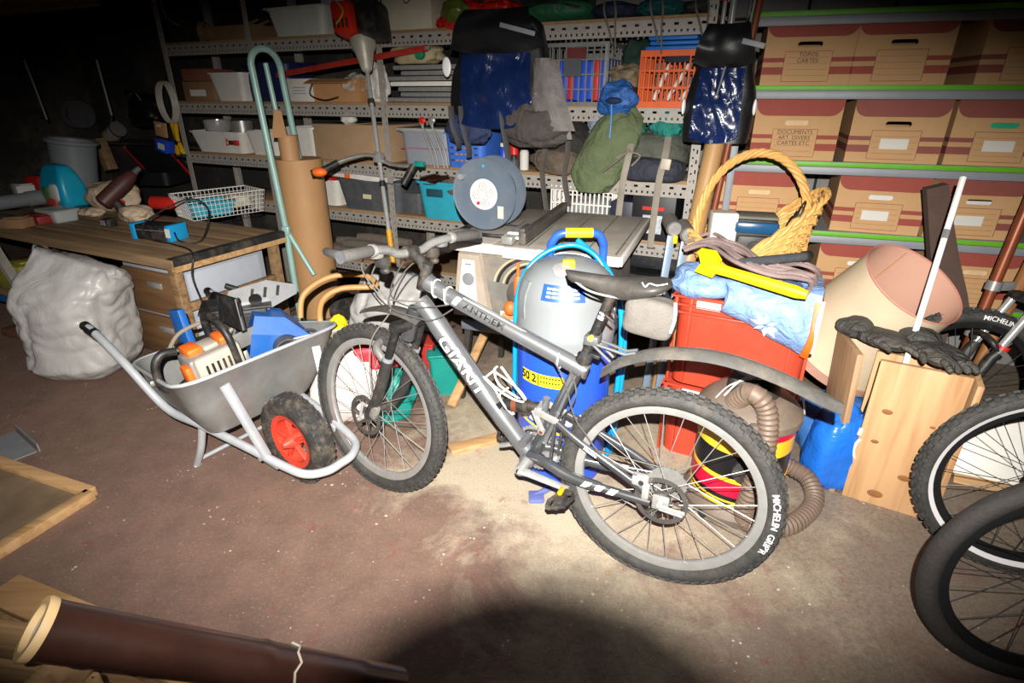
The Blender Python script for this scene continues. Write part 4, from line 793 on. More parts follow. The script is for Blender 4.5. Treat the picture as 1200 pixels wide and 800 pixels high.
m = MB(); m.grid(lambda u, v: V((w_ * (.36 + .34 * u * (1 - .55 * v) - .05 * (1 - v)), -.05 - .03 * math.sin(PI * u) + .012 * nz3((u, v, 0), 4, 2), h * (-.08 + .66 * v))), 12, 14); m.thick(lambda u, v: V((w_ * (.34 + .36 * u * (1 - .6 * v)), -.10 - .03 * math.sin(PI * u) + .012 * nz3((u, v, 0), 4, 2), h * (.0 + .6 * v))), 12, 14, .006); m.build('grey_side_flap', mat('flap_grey', '#756f6d', .7, 0, .25, bump=.8, bscale=9), e)
m = MB(); lump(m, (w_ * .33, -.06, -h * .16), (w_ * .6, .16, h * .42), 131, .18, 2.2, 2.4, fold=.18); m.build('side_pouch', mat('pouch_brown_grey', '#4a4441', .85, 0, .25, bump=.9, bscale=10), e)
for s, a in ((-.32, -.28), (.06, -.42), (-.42, -.2)): MB().tube(spl([(w_ * s, -.10, h * .2), (w_ * s + .02, -.12, h * .02), (w_ * s + .04, -.10, h * a * .6), (w_ * s + .03, -.08, h * a)], 6), .017, 6, flat=.25).build('strap', mat('strap_dark', '#3a3a3d', .7), e)
m = MB(); lump(m, (-w_ * .3, -.05, -h * .15), (w_ * .45, .14, h * .3), 133, .22, 2.4, 2.2, fold=.2); m.build('lower_pouch', mat('pouch_navy', '#2a3558', .8, 0, .4, 8, bump=.9, bscale=11), e)
e, w_, h = pannier('pannier_bag', 'narrow blue and black waterproof pannier hanging beside the archive boxes', 838, 166, 32, 84, 9)
for s in (-1, 1): MB().ball((s * w_ * .49, -.06, h * .32), (.010, .02, .035), 10, 8).build('reflector_patch', REFL, e)
m = MB(); m.tube([(-.005, -.13, h * .42), (.015, -.122, h * .66)], .004, 6); m.ball((-.006, -.13, h * .41), .012, 10, 8); m.build('zip_pull', ALU, e)
# bright tubes standing at the right end of the rack
for k, (u, r, mt, lab) in enumerate(((845, .010, CHROME, 'thin chrome tube with a red band at the right end of the rack'), (855, .016, CHROME, 'thick chrome tube at the right end of the rack'))):
    x, z = onplane(RK, u, 40, -.03); e = thing('metal_tube', lab, 'tube', RK @ MX.Translation((x, -.03, .02))); MB().tube([(0, 0, 0), (0, 0, 2.1)], r, 14).build('tube', mt, e)
    if k == 0: MB().tube([(0, 0, 1.82), (0, 0, 1.86)], r * 1.15, 14).build('red_band', RED, e)

# ------------------------------------------------------------------ right-hand shelving with archive boxes
RR = MX.Translation((1.154, 2.97, 0)) @ MX.Rotation(R_(-18), 4, 'Z')
GRN = mat('green_edge', '#63b01e', .5, 0, .1, 12); SHG = mat('shelf_grey', '#8b9098', .5, .1, .08, 12)
RSZ = [onplane(RR, 1050, v, 0)[1] for v in (8, 99.5, 192, 276)]; RSZ.append(RSZ[3] - (RSZ[2] - RSZ[3]))
sh = thing('metal_shelving', 'grey metal shelving with bright green shelf edges on the right', 'shelving', RR)
for i, z in enumerate(RSZ):
    MB().box((1.0, .24, z - .012), (2.1, .47, .024)).build('shelf_board', mat('shelf_white', '#9a9ca0', .6), sh)
    MB().box((1.0, -.004, z - .011), (2.1, .006, .022), bev=.002).build('green_edge_strip', GRN, sh); MB().box((1.0, .002, z - .042), (2.1, .012, .036), bev=.003).build('grey_beam', SHG, sh)
for x in (-.03, 1.98):
    for y in (.0, .44): MB().box((x, y + .01, 1.1), (.035, .03, 2.2), bev=.003).build('upright', SHG, sh)
BXC = mat('archive_card', '#c29a6c', .8, 0, .06, 8, bump=.06); BXR = mat('archive_red', '#98463a', .75, 0, .08, 8); BXB = mat('archive_red_dull', '#8a4a40', .7, 0, .1, 8); INK = mat('ink', '#4a3f3a', .8, 0, 0)
BW, BHH, BD = .385, .272, .38
def slot_panel(w_, h, hw, hh, hz, t, M):
    m = MB(); n = 24; inner = []; outer = []
    for k in range(n):
        a = 2 * PI * k / n; cx = (hw - hh) / 2 * (1 if math.cos(a) > 1e-6 else -1 if math.cos(a) < -1e-6 else 0)
        inner.append((cx + hh / 2 * math.cos(a), hz + hh / 2 * math.sin(a)))
        d = (math.cos(a), math.sin(a)); s = min((w_ / 2) / abs(d[0]) if abs(d[0]) > 1e-6 else 9, ((h - hz) if d[1] > 0 else hz) / abs(d[1]) if abs(d[1]) > 1e-6 else 9); outer.append((d[0] * s, hz + d[1] * s))
    cr = [(w_ / 2, h), (-w_ / 2, h), (-w_ / 2, 0), (w_ / 2, 0)]
    vs = []; 
    for y in (0, t): vs += [V((x, y, z)) for x, z in outer] + [V((x, y, z)) for x, z in inner]
    fs = []
    for k in range(n):
        k2 = (k + 1) % n; fs += [(k, k2, n + k2, n + k), (3 * n + k, 3 * n + k2, 2 * n + k2, 2 * n + k), (n + k, n + k2, 3 * n + k2, 3 * n + k), (2 * n + k, 2 * n + k2, k2, k)]
    m.add(vs, fs, M)
    for x, z in cr:                # fill the corners cut by the ray fan
        near = sorted(range(n), key=lambda k: (outer[k][0] - x) ** 2 + (outer[k][1] - z) ** 2)[:2]
        a, b = outer[near[0]], outer[near[1]]
        if abs(a[0] - b[0]) > 1e-6 and abs(a[1] - b[1]) > 1e-6: m.add([V((a[0], y, a[1])) for y in (0, t)] + [V((b[0], y, b[1])) for y in (0, t)] + [V((x, y, z)) for y in (0, t)], [(0, 2, 4), (1, 5, 3), (0, 4, 5, 1), (2, 3, 5, 4)], M)
    return m
def archive_box(label, M, hole='dark', sticker=False, lines=None, flap='full', dull=False, wd=BW, h=BHH):
    e = thing('archive_box', label, 'box', M, 'archive boxes on the green-edged shelves'); hz = h * .635
    slot_panel(wd, h, .105, .024, hz, .005, MX()).build('front', BXC, e, smooth=0)
    m = MB(); m.box((0, BD - .003, h / 2), (wd, .005, h)); m.box((-wd / 2 + .0025, BD / 2, h / 2), (.005, BD - .01, h)); m.box((wd / 2 - .0025, BD / 2, h / 2), (.005, BD - .01, h)); m.box((0, BD / 2, .003), (wd - .01, BD - .01, .005)); m.build('body', BXC, e, smooth=0)
    RD = BXB if dull else BXR
    MB().box((0, BD / 2, h + .003), (wd + .004, BD + .004, .005)).build('lid', RD, e, smooth=0)
    fl = h * .25; rc = fl * .8
    poly = [(-wd / 2, h + .004), (wd / 2, h + .004)] + ([(wd / 2, h - fl)] if flap != 'full' and flap == 'square' else [(wd / 2 - rc + rc * math.cos(R_(-a)), h - fl + rc + rc * math.sin(R_(-a))) for a in range(0, 91, 15)])
    poly += [(-wd / 2, h - fl)] if flap in ('square', 'right') else [(-wd / 2 + rc - rc * math.cos(R_(a)), h - fl + rc - rc * math.sin(R_(a))) for a in range(90, -1, -15)]
    MB().prism([(x, z) for x, z in poly], 0, .003, MX.Rotation(PI / 2, 4, 'X') @ MX.Translation((0, 0, .0005))).build('lid_flap', RD, e, smooth=0)
    lw, lz0, lz1 = wd * .52, h * .06, h * .53
    for z, hh in ((h * .40, h * .07), (h * .23, h * .12)):
        for s in (-1, 1): MB().prism([(s * lw / 2, -.0012), (s * (wd / 2 + .0012), -.0012), (s * (wd / 2 + .0012), BD), (s * wd / 2, BD), (s * wd / 2, 0), (s * lw / 2, 0)], z - hh / 2, z + hh / 2).build('printed_stripe', RD, e, smooth=0)
    m = MB(); t = .0022; lc = (lz0 + lz1) / 2
    m.box((0, -.0006, lz1), (lw, .0012, t)).box((0, -.0006, lz0), (lw, .0012, t)).box((-lw / 2, -.0006, lc), (t, .0012, lz1 - lz0)).box((lw / 2, -.0006, lc), (t, .0012, lz1 - lz0))
    for j in range(4): m.box((0, -.0005, lz0 + (lz1 - lz0) * (j + 1) / 5), (lw * .86, .0008, .0011))
    m.build('label_panel', RD, e, smooth=0)
    if hole != 'dark':
        mm = {'paper': PAPER, 'teal': mat('teal_paper', '#19a87e', .6), 'flap': mat('card_inner', '#d8b890', .8), 'half': PAPER}[hole]
        MB().box((0, .008, hz - (.005 if hole == 'half' else 0)), (.115, .003, .03 if hole != 'half' else .018)).build('paper_in_hand_hole', mm, e, smooth=0)
    if sticker: MB().box((sticker[0] * wd, -.002, lc + .005), (wd * .3, .0015, h * .17), MX.Rotation(R_(sticker[1]), 4, 'Y')).build('white_sticker', PAPER, e, smooth=0)
    if lines:
        m = MB()
        for j, t_ in enumerate(lines): m.text(t_, .026, frame((0, -.0015, lz1 - (lz1 - lz0) * (j + .55) / 5), (1, 0, 0), (0, 0, 1)), depth=.0004)
        m.build('handwriting', INK, e, smooth=0)
    return e
def box_at(row, u0, v, dy=.03):
    x, _ = onplane(RR, u0, v, dy); return x
specs = [  # row shelf index, left px, y px, yaw, kwargs, label
    (1, 890, 98, 0, dict(lines=['TOPOS', 'CARTES']), 'archive box on the upper shelf with two handwritten lines, nearest the pannier'),
    (1, 993, 98, 0, dict(), 'archive box on the upper shelf with an empty ruled panel, second from the left'),
    (1, 1140, 97, 2, dict(dull=True), 'archive box on the upper shelf cut by the right edge of the picture'),
    (2, 877, 186, 0, dict(hole='flap', lines=['DOCUMENTS', 'ART. DIVERS', 'CARTES ETC']), 'archive box with three handwritten lines above the wicker handle'),
    (2, 989, 188, -3, dict(sticker=(0, 0), dull=True), 'archive box on the middle shelf with a white sticker and a dark hand hole'),
    (2, 1104, 194, -3, dict(hole='teal', sticker=(.0, 0), dull=True), 'archive box with teal paper showing in the hand hole'),
    (3, 838, 262, 0, dict(hole='flap'), 'archive box standing behind the wicker basket'),
    (3, 972, 268, -4, dict(hole='paper', sticker=(-.02, 0)), 'archive box above the lampshade with white paper in the hand hole'),
    (3, 1078, 280, 3, dict(hole='half', sticker=(-.05, 0), dull=True), 'archive box behind the white stick with a half open hand hole'),
    (4, 945, 362, -2, dict(hole='paper', sticker=(0, 0)), 'archive box on the low shelf behind the lampshade'),
    (4, 1072, 370, 2, dict(hole='flap'), 'archive box on the low shelf beside the copper pipes')]
for s, u0, v, yaw, kw, lab in specs:
    x = box_at(s, u0, v); archive_box(lab, RR @ MX.Translation((x + BW / 2, .03, RSZ[s] + .0005)) @ MX.Rotation(R_(yaw), 4, 'Z'), **kw)
# ------------------------------------------------------------------ table saw on its stand, cable reel on it
tl, tr = gp(527, 283, .83), gp(727, 303, .83); sx = (tr - tl); sw = sx.length
SAW = MX.Translation(((tl.x + tr.x) / 2, (tl.y + tr.y) / 2, 0)) @ MX.Rotation(math.atan2(sx.y, sx.x), 4, 'Z')
TILT = MX.Translation((0, 0, .83)) @ MX.Rotation(R_(2.6), 4, 'X') @ MX.Translation((0, 0, -.83))
SDUST = mat('sawdusty_grey', '#6c6a66', .7, 0, .25, 10, dirt=.7); STAB = mat('saw_table', '#a8a198', .45, .1, .2, 10, dirt=.4); SEDGE = mat('table_edge', '#e4e2de', .4, .2, .05)
saw = thing('table_saw', 'grey table saw covered with sawdust behind the mountain bike', 'table saw', SAW)
SD = .70
MB().box((.06, SD / 2, .83), (sw - .12, SD, .012), TILT, .003).build('table_top', STAB, saw)
for i in range(4):
    MB().box((-.02 + .13 * i, SD * .5, .8375), (.006, SD * .96, .003), TILT).build('table_groove', SDUST, saw)
MB().box((0, -.004, .815), (sw, .012, .042), TILT, .003).build('front_edge', SEDGE, saw)
MB().box((sw / 2 + .004, SD / 2, .815), (.012, SD, .042), TILT, .003).build('side_edge', SEDGE, saw)
MB().box((-sw * .36, .22, .834), (sw * .27, .45, .012), TILT, .003).build('side_extension', STAB, saw)
m = MB(); m.box((-.045, SD * .48, .868), (.034, SD * .92, .055), TILT, .004); m.box((-.045, .06, .905), (.03, .10, .02), TILT, .004); fe = m.build('rip_fence', mat('fence_dark', '#4c4a47', .5, .2, .15, dirt=.5), saw)
m = MB(); m.box((-.10, .12, .868), (.05, .3, .035), TILT, .004); m.build('fence_rail', ALU, fe)
m = MB(); m.box((-.04, -.018, .815), (.16, .035, .05), TILT, .004); m.build('fence_clamp', SEDGE, saw)
m = MB(); m.box((-.11, .03, .865), (.012, .012, .05), TILT).box((-.085, .03, .888), (.05, .012, .01), TILT).box((-.085, .03, .868), (.05, .012, .01), TILT); m.build('blade_scale', WHT, saw)
# cabinet
m = MB(); m.hull([[V((-.34, .02, .42)), V((.36, .02, .42)), V((.36, .55, .42)), V((-.34, .55, .42))], [V((-.30, .03, .80)), V((.34, .03, .80)), V((.34, .52, .80)), V((-.30, .52, .80))]]); cab = m.build('cabinet', SDUST, saw, smooth=0)
FP = lambda x, z, y=0: V((x - .085, .018 + (z - .42) * .026 - y, z))
m = MB(); m.hull([[FP(-.31, .47, .003), FP(-.10, .47, .003), FP(-.16, .79, .003), FP(-.27, .79, .003)], [FP(-.30, .48, .03), FP(-.11, .48, .03), FP(-.165, .78, .03), FP(-.265, .78, .03)]]); tr_ = m.build('switch_housing', mat('housing_tan', '#a3978a', .7, 0, .2, 8, dirt=.6), saw, smooth=0)
m = MB(); m.hull([[FP(-.275, .52, .031), FP(-.17, .50, .031), FP(-.185, .755, .031), FP(-.245, .755, .031)], [FP(-.275, .52, .034), FP(-.17, .50, .034), FP(-.185, .755, .034), FP(-.245, .755, .034)]]); m.build('white_label', PAPER, tr_, smooth=0)
MB().lathe([(.03, 0), (.03, .004), (.02, .006)], 24, MX.Translation(FP(-.215, .665, .034)) @ MX.Rotation(PI / 2, 4, 'X')).build('switch', GREY, tr_)
MB().box(FP(-.215, .735, .0355), (.03, .002, .008)).build('print_line', GREY, tr_)
MB().prism([(-.02, -.012), (.02, -.012), (0, .016)], 0, .002, frame(FP(-.222, .55, .035), (1, 0, 0), (0, 0, 1))).build('warning_mark', BLUE, tr_)
m = MB()
for r in (.20, .155):
    P = [FP(.12 + r * math.cos(a), .64 + r * math.sin(a) * .75, .006) for a in [R_(x) for x in range(100, 176, 6)]]
    m.tube(P, .011, 8, flat=.6)
m.build('bevel_scale', mat('scale_black', '#1e1d1c', .6, 0, .2, dirt=.3), cab)
m = MB()
for r in (.215, .17): m.tube([FP(.12 + r * math.cos(a), .64 + r * math.sin(a) * .75, .012) for a in [R_(x) for x in range(100, 176, 6)]], .006, 6)
m.build('scale_rim', mat('scale_tan', '#b8a78c', .7), cab)
Mh = MX.Translation(FP(.06, .62, .035)) @ MX.Rotation(PI / 2, 4, 'X')
MB().lathe([(.02, -.03), (.02, 0), (.06, .004), (.075, 0), (.08, .008), (.07, .014), (.03, .012), (0, .012)], 28, Mh).build('hand_wheel', mat('wheel_grey', '#57544f', .5, .2, .2, dirt=.4), saw)
m = MB(); a = FP(.045, .72, .07); m.tube([a + V((0, 0, .06)), a], .007, 8); m.tube([a + V((0, 0, .0)), a + V((0, 0, -.01)), a + V((0, 0, -.085)), a + V((0, 0, -.095))], [.014, .018, .02, .014], 14); m.build('locking_lever', ORG, saw)
m = MB(); a = FP(.08, .735, .06); m.tube([a, a + V((.03, 0, -.05))], [.013, .012], 12); m.build('small_lever', ORG, saw); m = MB(); m.ball(FP(.005, .56, .06), (.03, .026, .034), 14, 10); m.build('wheel_knob', ORG, saw)
MB().box(FP(.0, .60, .004), (.045, .004, .03)).build('sticker', PAPER, saw); MB().box(FP(.03, .495, .004), (.19, .004, .05)).build('brand_plate', PAPER, saw, smooth=0); MB().box(FP(-.005, .497, .0065), (.10, .002, .03)).build('orange_print', mat('faded_orange', '#d98a58', .7, 0, .3, 90), saw, smooth=0)
MB().box(FP(.085, .44, .02), (.68, .05, .05), bev=.006).build('base_rail', mat('base_blue_grey', '#5a6472', .6, 0, .2, dirt=.5), saw)
for x in (-.33, .33):
    for y in (.05, .5): MB().bar((x, y, .43), (x * 1.15, y + (-.02 if y < .1 else .06), 0), .03, .03).build('stand_leg', mat('stand_dark', '#3a3733', .6, .2, .2), saw)
MB().bar((-.36, .5, .16), (.36, .5, .16), .025, .025).build('stand_rail', MATS['stand_dark'], saw)
m = MB(); lump(m, (.2, .4, .838), (.16, .2, .012), 5, .5, 4, 2, 20, 10); o = m.build('sawdust', mat('sawdust', '#cbb184', .95, 0, .2, 60), saw); o['kind'] = 'stuff'
# cable reel
rc = gp(575, 270, .853); axd = V((-.42, -.9, .06)).normalized()
CR = frame(rc + V((0, 0, .178)), V((0, 0, 1)).cross(axd), (0, 0, 1))      # x right, y up, z towards axd
RL = mat('reel_grey', '#566270', .45, 0, .08, 10, dirt=.2)
reel = thing('cable_reel', 'grey extension cable reel with a white socket face on the table saw', 'cable reel', MX.Translation(rc))
if CR.to_3x3().col[2].dot(axd) < 0: CR = CR @ MX.Rotation(PI, 4, 'Y')
for z0, nm in ((.05, 'front_flange'), (-.06, 'rear_flange')):
    o = MB().lathe([(0, z0), (.145, z0), (.155, z0 + .004), (.162, z0 + .012), (.160, z0 + .016), (.15, z0 + .012), (.10, z0 + .010), (0, z0 + .010)], 48, CR).build(nm, RL, reel, world=True)
MB().lathe([(.095, -.05), (.095, .05)], 32, CR).build('drum', BLK, reel, world=True)
m = MB()
for i in range(6): m.tube([CR @ V((.107 * math.cos(a), .107 * math.sin(a), -.04 + .018 * i)) for a in [2 * PI * k / 32 for k in range(32)]], .009, 7, closed=True)
m.build('wound_cable', BLK, reel, world=True)
fc = MB().lathe([(0, .060), (.066, .060), (.070, .066), (.066, .072), (0, .074)], 36, CR).build('socket_face', PAPER, reel, world=True)
SOCK = mat('socket_dark', '#7c4a46', .6)
for x, y in ((-.032, .0), (0, .036), (.034, .012), (.012, -.034)):
    MB().lathe([(.0165, .073), (.019, .073), (.019, .0765), (.0165, .0765)], 20, CR @ MX.Translation((x, y, 0)), closed=True).build('socket_ring', mat('socket_ring', '#a58a84', .5), fc, world=True)
    m = MB()
    for dx, dy in ((-.0055, 0), (.0055, 0), (0, .007)): m.lathe([(.0024, .0735), (.0024, .0755)], 8, CR @ MX.Translation((x + dx, y + dy, 0)))
    m.build('socket_pins', SOCK, fc, world=True)
MB().lathe([(.008, .073), (.008, .079), (.005, .08)], 14, CR @ MX.Translation((-.022, -.038, 0))).build('reset_button', RED, fc, world=True)
MB().box((.085, -.075, .0635), (.028, .055, .003), CR @ MX.Rotation(R_(0), 4, 'Z')).build('sticker', mat('sticker_beige', '#cfc8b0', .6), reel, world=True)
m = MB(); m.lathe([(.012, .06), (.012, .075), (.016, .078), (.014, .092)], 14, CR @ MX.Translation((-.105, .075, 0))); m.build('crank_knob', GREY, reel, world=True)
MB().lathe([(.006, .0625), (.006, .066)], 12, CR @ MX.Translation((.0, .125, 0))).build('flange_hole', TURQ, reel, world=True)
m = MB(); P = [(-.13, -.172, .10), (.13, -.172, .10), (.13, -.172, -.12), (.03, -.168, -.12), (0, .0, -.085)]; m.tube([CR @ V(p) for p in spl(P, 5)], .009, 8); m.tube([CR @ V(p) for p in ((-.13, -.172, .10), (-.13, -.172, -.12), (.03, -.168, -.12))], .009, 8); m.build('stand', BLK, reel, world=True)
# ------------------------------------------------------------------ blue and grey compressor on its trolley
CX, CY = .205, 1.99
comp = thing('air_compressor', 'upright air compressor with a blue tank, pale grey cowl and yellow grip', 'compressor', (CX, CY, 0))
TANKB = mat('tank_blue', '#2352cf', .35, 0, .05, 8, coat=.3); COWL = mat('cowl_grey', '#7f8487', .4, 0, .03, 8)
MB().lathe([(.12, .06), (.165, .075), (.182, .11), (.183, .60), (.175, .625)], 48).build('tank', TANKB, comp)
MB().lathe([(.17, .0), (.175, .012), (.16, .06), (.12, .062)], 40).build('base_ring', TANKB, comp)
cw = MB().lathe([(.178, .595), (.186, .60), (.188, .63), (.188, .655), (.185, .66), (.185, .76), (.178, .80), (.158, .845), (.118, .882), (.07, .900), (0, .906)], 48).build('cowl', COWL, comp)
for a in (205, 318, 340):
    c, s = math.cos(R_(a)), math.sin(R_(a)); m = MB(); m.hull([[V((c * r - s * w_, s * r + c * w_, z)) for w_ in (-.022, .022)] + [V((c * (r - .02) + s * .022, s * (r - .02) - c * .022, z - .0)), V((c * (r - .02) - -s * -.022, s * (r - .02) + c * -.022, z))] for r, z in ((.189, .72), (.183, .79), (.160, .85))]) if False else None
    m = MB(); m.hull([[V((c * r - s * -.02, s * r + c * -.02, z)), V((c * r - s * .02, s * r + c * .02, z)), V((c * (r - .03) - s * .02, s * (r - .03) + c * .02, z)), V((c * (r - .03) - s * -.02, s * (r - .03) + c * -.02, z))] for r, z in ((.186, .70), (.189, .74), (.184, .79), (.166, .838))]); m.build('cowl_rib', COWL, cw, smooth=25)
def around(mb, string, size, r, a_mid, z, bold=.001, sx_=1.0):
    return mb.text(string, size, fn=lambda p: ((r + p.z) * math.cos(a_mid + p.x * sx_ / r), (r + p.z) * math.sin(a_mid + p.x * sx_ / r), z + p.y), bold=bold, sub=2)
def patch(mb, r, a0, a1, z0, z1, n=14):
    return mb.grid(lambda u, v: (r * math.cos(a0 + (a1 - a0) * u), r * math.sin(a0 + (a1 - a0) * u), z0 + (z1 - z0) * v), n, 2)
A = R_(-95)
m = MB(); patch(m, .1842, R_(-152), R_(-95), .455, .505); bd = m.build('yellow_band', YEL, comp)
m = MB(); around(m, '50', .046, .1846, R_(-146), .480, .001); around(m, '2', .046, .1846, R_(-132), .480, .001); m.build('band_numbers', DECB, bd)
m = MB()
for a in (-139.5, -126): patch(m, .1847, R_(a - .6), R_(a + .6), .456, .504, 2)
for j in range(2):
    for k in range(7): patch(m, .1847, R_(-123 + k * 3.6), R_(-121 + k * 3.6), .472 + j * .018, .479 + j * .018, 1)
o = m.build('band_marks', DECB, bd); o['kind'] = 'stuff'
m = MB(); around(m, 'MICHELIN', .058, .1845, R_(-116), .318, .0035, 1.15); m.build('tank_lettering', DECW, comp)
m = MB(); m.grid(lambda u, v: (.1843 * math.cos(R_(-150 + 76 * u)), .1843 * math.sin(R_(-150 + 76 * u)), .285 - .03 * math.sin(PI * u * .6) + .012 * v), 16, 1); m.build('yellow_swoosh', YEL, comp)
m = MB(); patch(m, .1842, R_(-92), R_(-72), .585, .6, 6); m.build('white_mark', DECW, comp)
def dome(u, v, off=.0015): 
    a = R_(-125 + 50 * u); r = .185 + (.155 - .185) * v; z = .792 + .055 * v; r2 = .183 - .020 * v; return ((r2 + off) * math.cos(a), (r2 + off) * math.sin(a), z + off)
m = MB(); m.grid(dome, 10, 4); lb = m.build('blue_label', BLUE, cw)
m = MB()
for j in range(3):
    for k in range(6): m.grid(lambda u, v, j=j, k=k: dome(.12 + .13 * k + .10 * u, .2 + .24 * j + .12 * v, .0025), 1, 1)
m.build('label_print', DECW, lb)
MB().box((-.005, -.075, .902), (.045, .035, .03), bev=.006).build('yellow_switch', YEL, comp)
MB().lathe([(.034, 0), (.034, .008), (.028, .01)], 20, MX.Translation((-.03, -.105, .885)) @ MX.Rotation(R_(25), 4, 'X')).build('gauge', CHROME, comp)
HB = mat('handle_blue', '#2f5fd4', .35, 0, .05, 10)
hd = [(-.055, .165, .55), (-.055, .165, .86), (-.045, .15, .93), (-.005, .14, .962), (.11, .14, .962), (.145, .15, .93), (.155, .165, .86), (.155, .165, .55)]
m = MB(); m.tube(spl(hd, 6), .016, 14); hdl = m.build('trolley_handle', HB, comp)
MB().tube([(.0, .14, .963), (.105, .14, .963)], .0195, 14).build('yellow_grip', YEL, hdl)
HOSE = mat('air_hose_blue', '#128fd8', .25, 0, .05)
m = MB(); m.tube(spl([(-.195, .06, .30), (-.192, .05, .55), (-.187, .06, .72), (-.15, .08, .83), (-.07, .10, .90), (.03, .10, .925), (.11, .09, .89), (.16, .06, .82)], 8), .010, 10); m.build('air_hose', HOSE, comp)
m = MB(); m.tube(spl([(.05, .16, .93), (.15, .08, .85), (.20, .0, .74), (.215, -.03, .55), (.21, -.03, .3), (.20, .0, .04)], 8), .011, 10); m.tube(spl([(.23, .03, .70), (.235, 0, .5), (.23, .0, .3), (.22, .03, .03)], 8), .011, 10); m.build('air_hose', HOSE, comp)
m = MB(); m.tube([(-.06, -.20, .02), (-.12, -.235, .012)], .012, 10); m.box((-.11, -.24, .012), (.06, .06, .02), MX(), .006); m.build('foot_bracket', mat('foot_blue', '#6c78b8', .3, .2), comp)
for s in (-1, 1): MB().lathe([(.02, -.015), (.06, -.018), (.065, 0), (.06, .018), (.02, .015)], 24, MX.Translation((s * .19, .12, .065)) @ MX.Rotation(PI / 2, 4, 'Y')).build('trolley_wheel', BLK, comp)
# ------------------------------------------------------------------ wheelbarrow and what lies in it
WB = MX.Translation((-.92, 1.933, 0)) @ MX.Rotation(math.atan2(-.546, .838), 4, 'Z')
GAL = mat('galvanised', '#858786', .45, .3, .2, 10, dirt=.45); WBT = mat('barrow_tube', '#b9bec4', .4, .25, .1, 14, dirt=.2)
wbw = thing('wheelbarrow', 'galvanised wheelbarrow with a red spoked wheel, loaded with power tools', 'wheelbarrow', WB)
def wring(f, inset):
    # f: 0 bottom .. 1 rim
    cs = [((-.10, -.23, .26), (0, -.358, .55)), ((-.10, .23, .26), (0, .358, .55)), ((-.50, .19, .26), (-.59, .25, .45)), ((-.50, -.19, .26), (-.59, -.25, .45))]
    C = [V(a).lerp(V(b), f) for a, b in cs]; ctr = sum(C, V()) / 4; out = []
    for i in range(4):
        p, c, n = C[i - 1], C[i], C[(i + 1) % 4]; k = .16
        a = c.lerp(p, k); b = c.lerp(n, k)
        for t in (0, .25, .5, .75, 1): out.append((a * (1 - t) ** 2 + c * 2 * t * (1 - t) + b * t * t))
    return [q + (ctr - q).normalized() * inset for q in out]
m = MB(); m.hull([wring(0, 0), wring(.2, -.012), wring(.55, -.012), wring(1, 0), wring(1.015, -.006), wring(1.02, .004), wring(.98, .010), wring(.55, -.004), wring(.2, -.004), wring(.03, .008)]); tray = m.build('tray', GAL, wbw)
m = MB(); r1 = wring(1.005, -.006); m.tube(r1, .007, 8, closed=True); m.build('rolled_rim', WBT, tray)
for x, y in ((-.02, -.2), (-.02, .2), (-.3, -.31)): MB().lathe([(.011, -.004), (.011, .004), (.004, .008)], 10, MX.Translation((x + .012, y, .47)) @ MX.Rotation(PI / 2, 4, 'Y')).build('bolt', STEEL, tray)
for s in (-1, 1):
    P = spl([(-.883, s * .27, .555), (-.80, s * .268, .535), (-.62, s * .26, .44), (-.45, s * .225, .27), (-.25, s * .20, .245), (.0, s * .17, .215), (.18, s * .145, .185), (.27, s * .12, .17), (.315, s * .06, .165), (.32, 0, .165)], 6)
    MB().tube(P, .0165, 14).build('frame_tube', WBT, wbw)
    MB().tube([(-.895, s * .27, .558), (-.885, s * .27, .555), (-.80, s * .268, .535)], [.014, .02, .019], 14).build('grip', BLK, wbw)
    MB().tube(spl([(-.25, s * .195, .25), (-.30, s * .2, .12), (-.38, s * .2, .0), (-.37, s * .2, .004)], 5), .015, 12).build('leg', WBT, wbw)
    MB().bar((-.0, s * .2, .50), (.10, s * .155, .20), .034, .022, bev=.004).build('tray_strut', WBT, wbw)
    MB().bar((.02, s * .155, .20), (.13, s * .135, .165), .008, .05, bev=.002).tube([(.07, s * .13, .19), (.07, s * .17, .19)], .012, 10).build('axle_bracket', WBT, wbw)
MB().tube([(-.38, -.2, .02), (-.38, .2, .02)], .009, 10).build('leg_stretcher', WBT, wbw)
WR = MX.Translation((.07, 0, .188)) @ MX.Rotation(PI / 2, 4, 'X')
m = MB(); m.lathe([(.115, -.035), (.13, -.042), (.16, -.046), (.18, -.036), (.188, -.012), (.188, .012), (.18, .036), (.16, .046), (.13, .042), (.115, .035)], 40, WR, closed=True)
for i in range(36):
    for s in (-1, 1): m.box((.184, s * .022, 0), (.010, .026, .014), MX.Translation((.07, 0, .188)) @ MX.Rotation(2 * PI * (i + .25 * s) / 36, 4, 'Y') @ MX.Rotation(R_(25 * s), 4, 'X'))
wt = m.build('tyre', RUB, wbw)
REDM = mat('red_rim', '#d0402e', .45, 0, .12, 12, dirt=.2)
MB().lathe([(.095, -.03), (.118, -.036), (.118, .036), (.095, .03)], 32, WR, closed=True).build('rim', REDM, wt, world=False, local=MX())
for i in range(5):
    a = 2 * PI * i / 5 + .5
    for s in (-1, 1): MB().bar((.07 + .02 * math.cos(a), s * .022, .188 + .02 * math.sin(a)), (.07 + .10 * math.cos(a), s * .018, .188 + .10 * math.sin(a)), .010, .022, up=(0, 1, 0), bev=.002).build('wheel_spoke', REDM, wt)
MB().lathe([(.012, -.07), (.028, -.035), (.028, .035), (.012, .07)], 18, WR).build('hub', REDM, wt)
WBI = lambda x, y, z: WB @ MX.Translation((x, y, z))
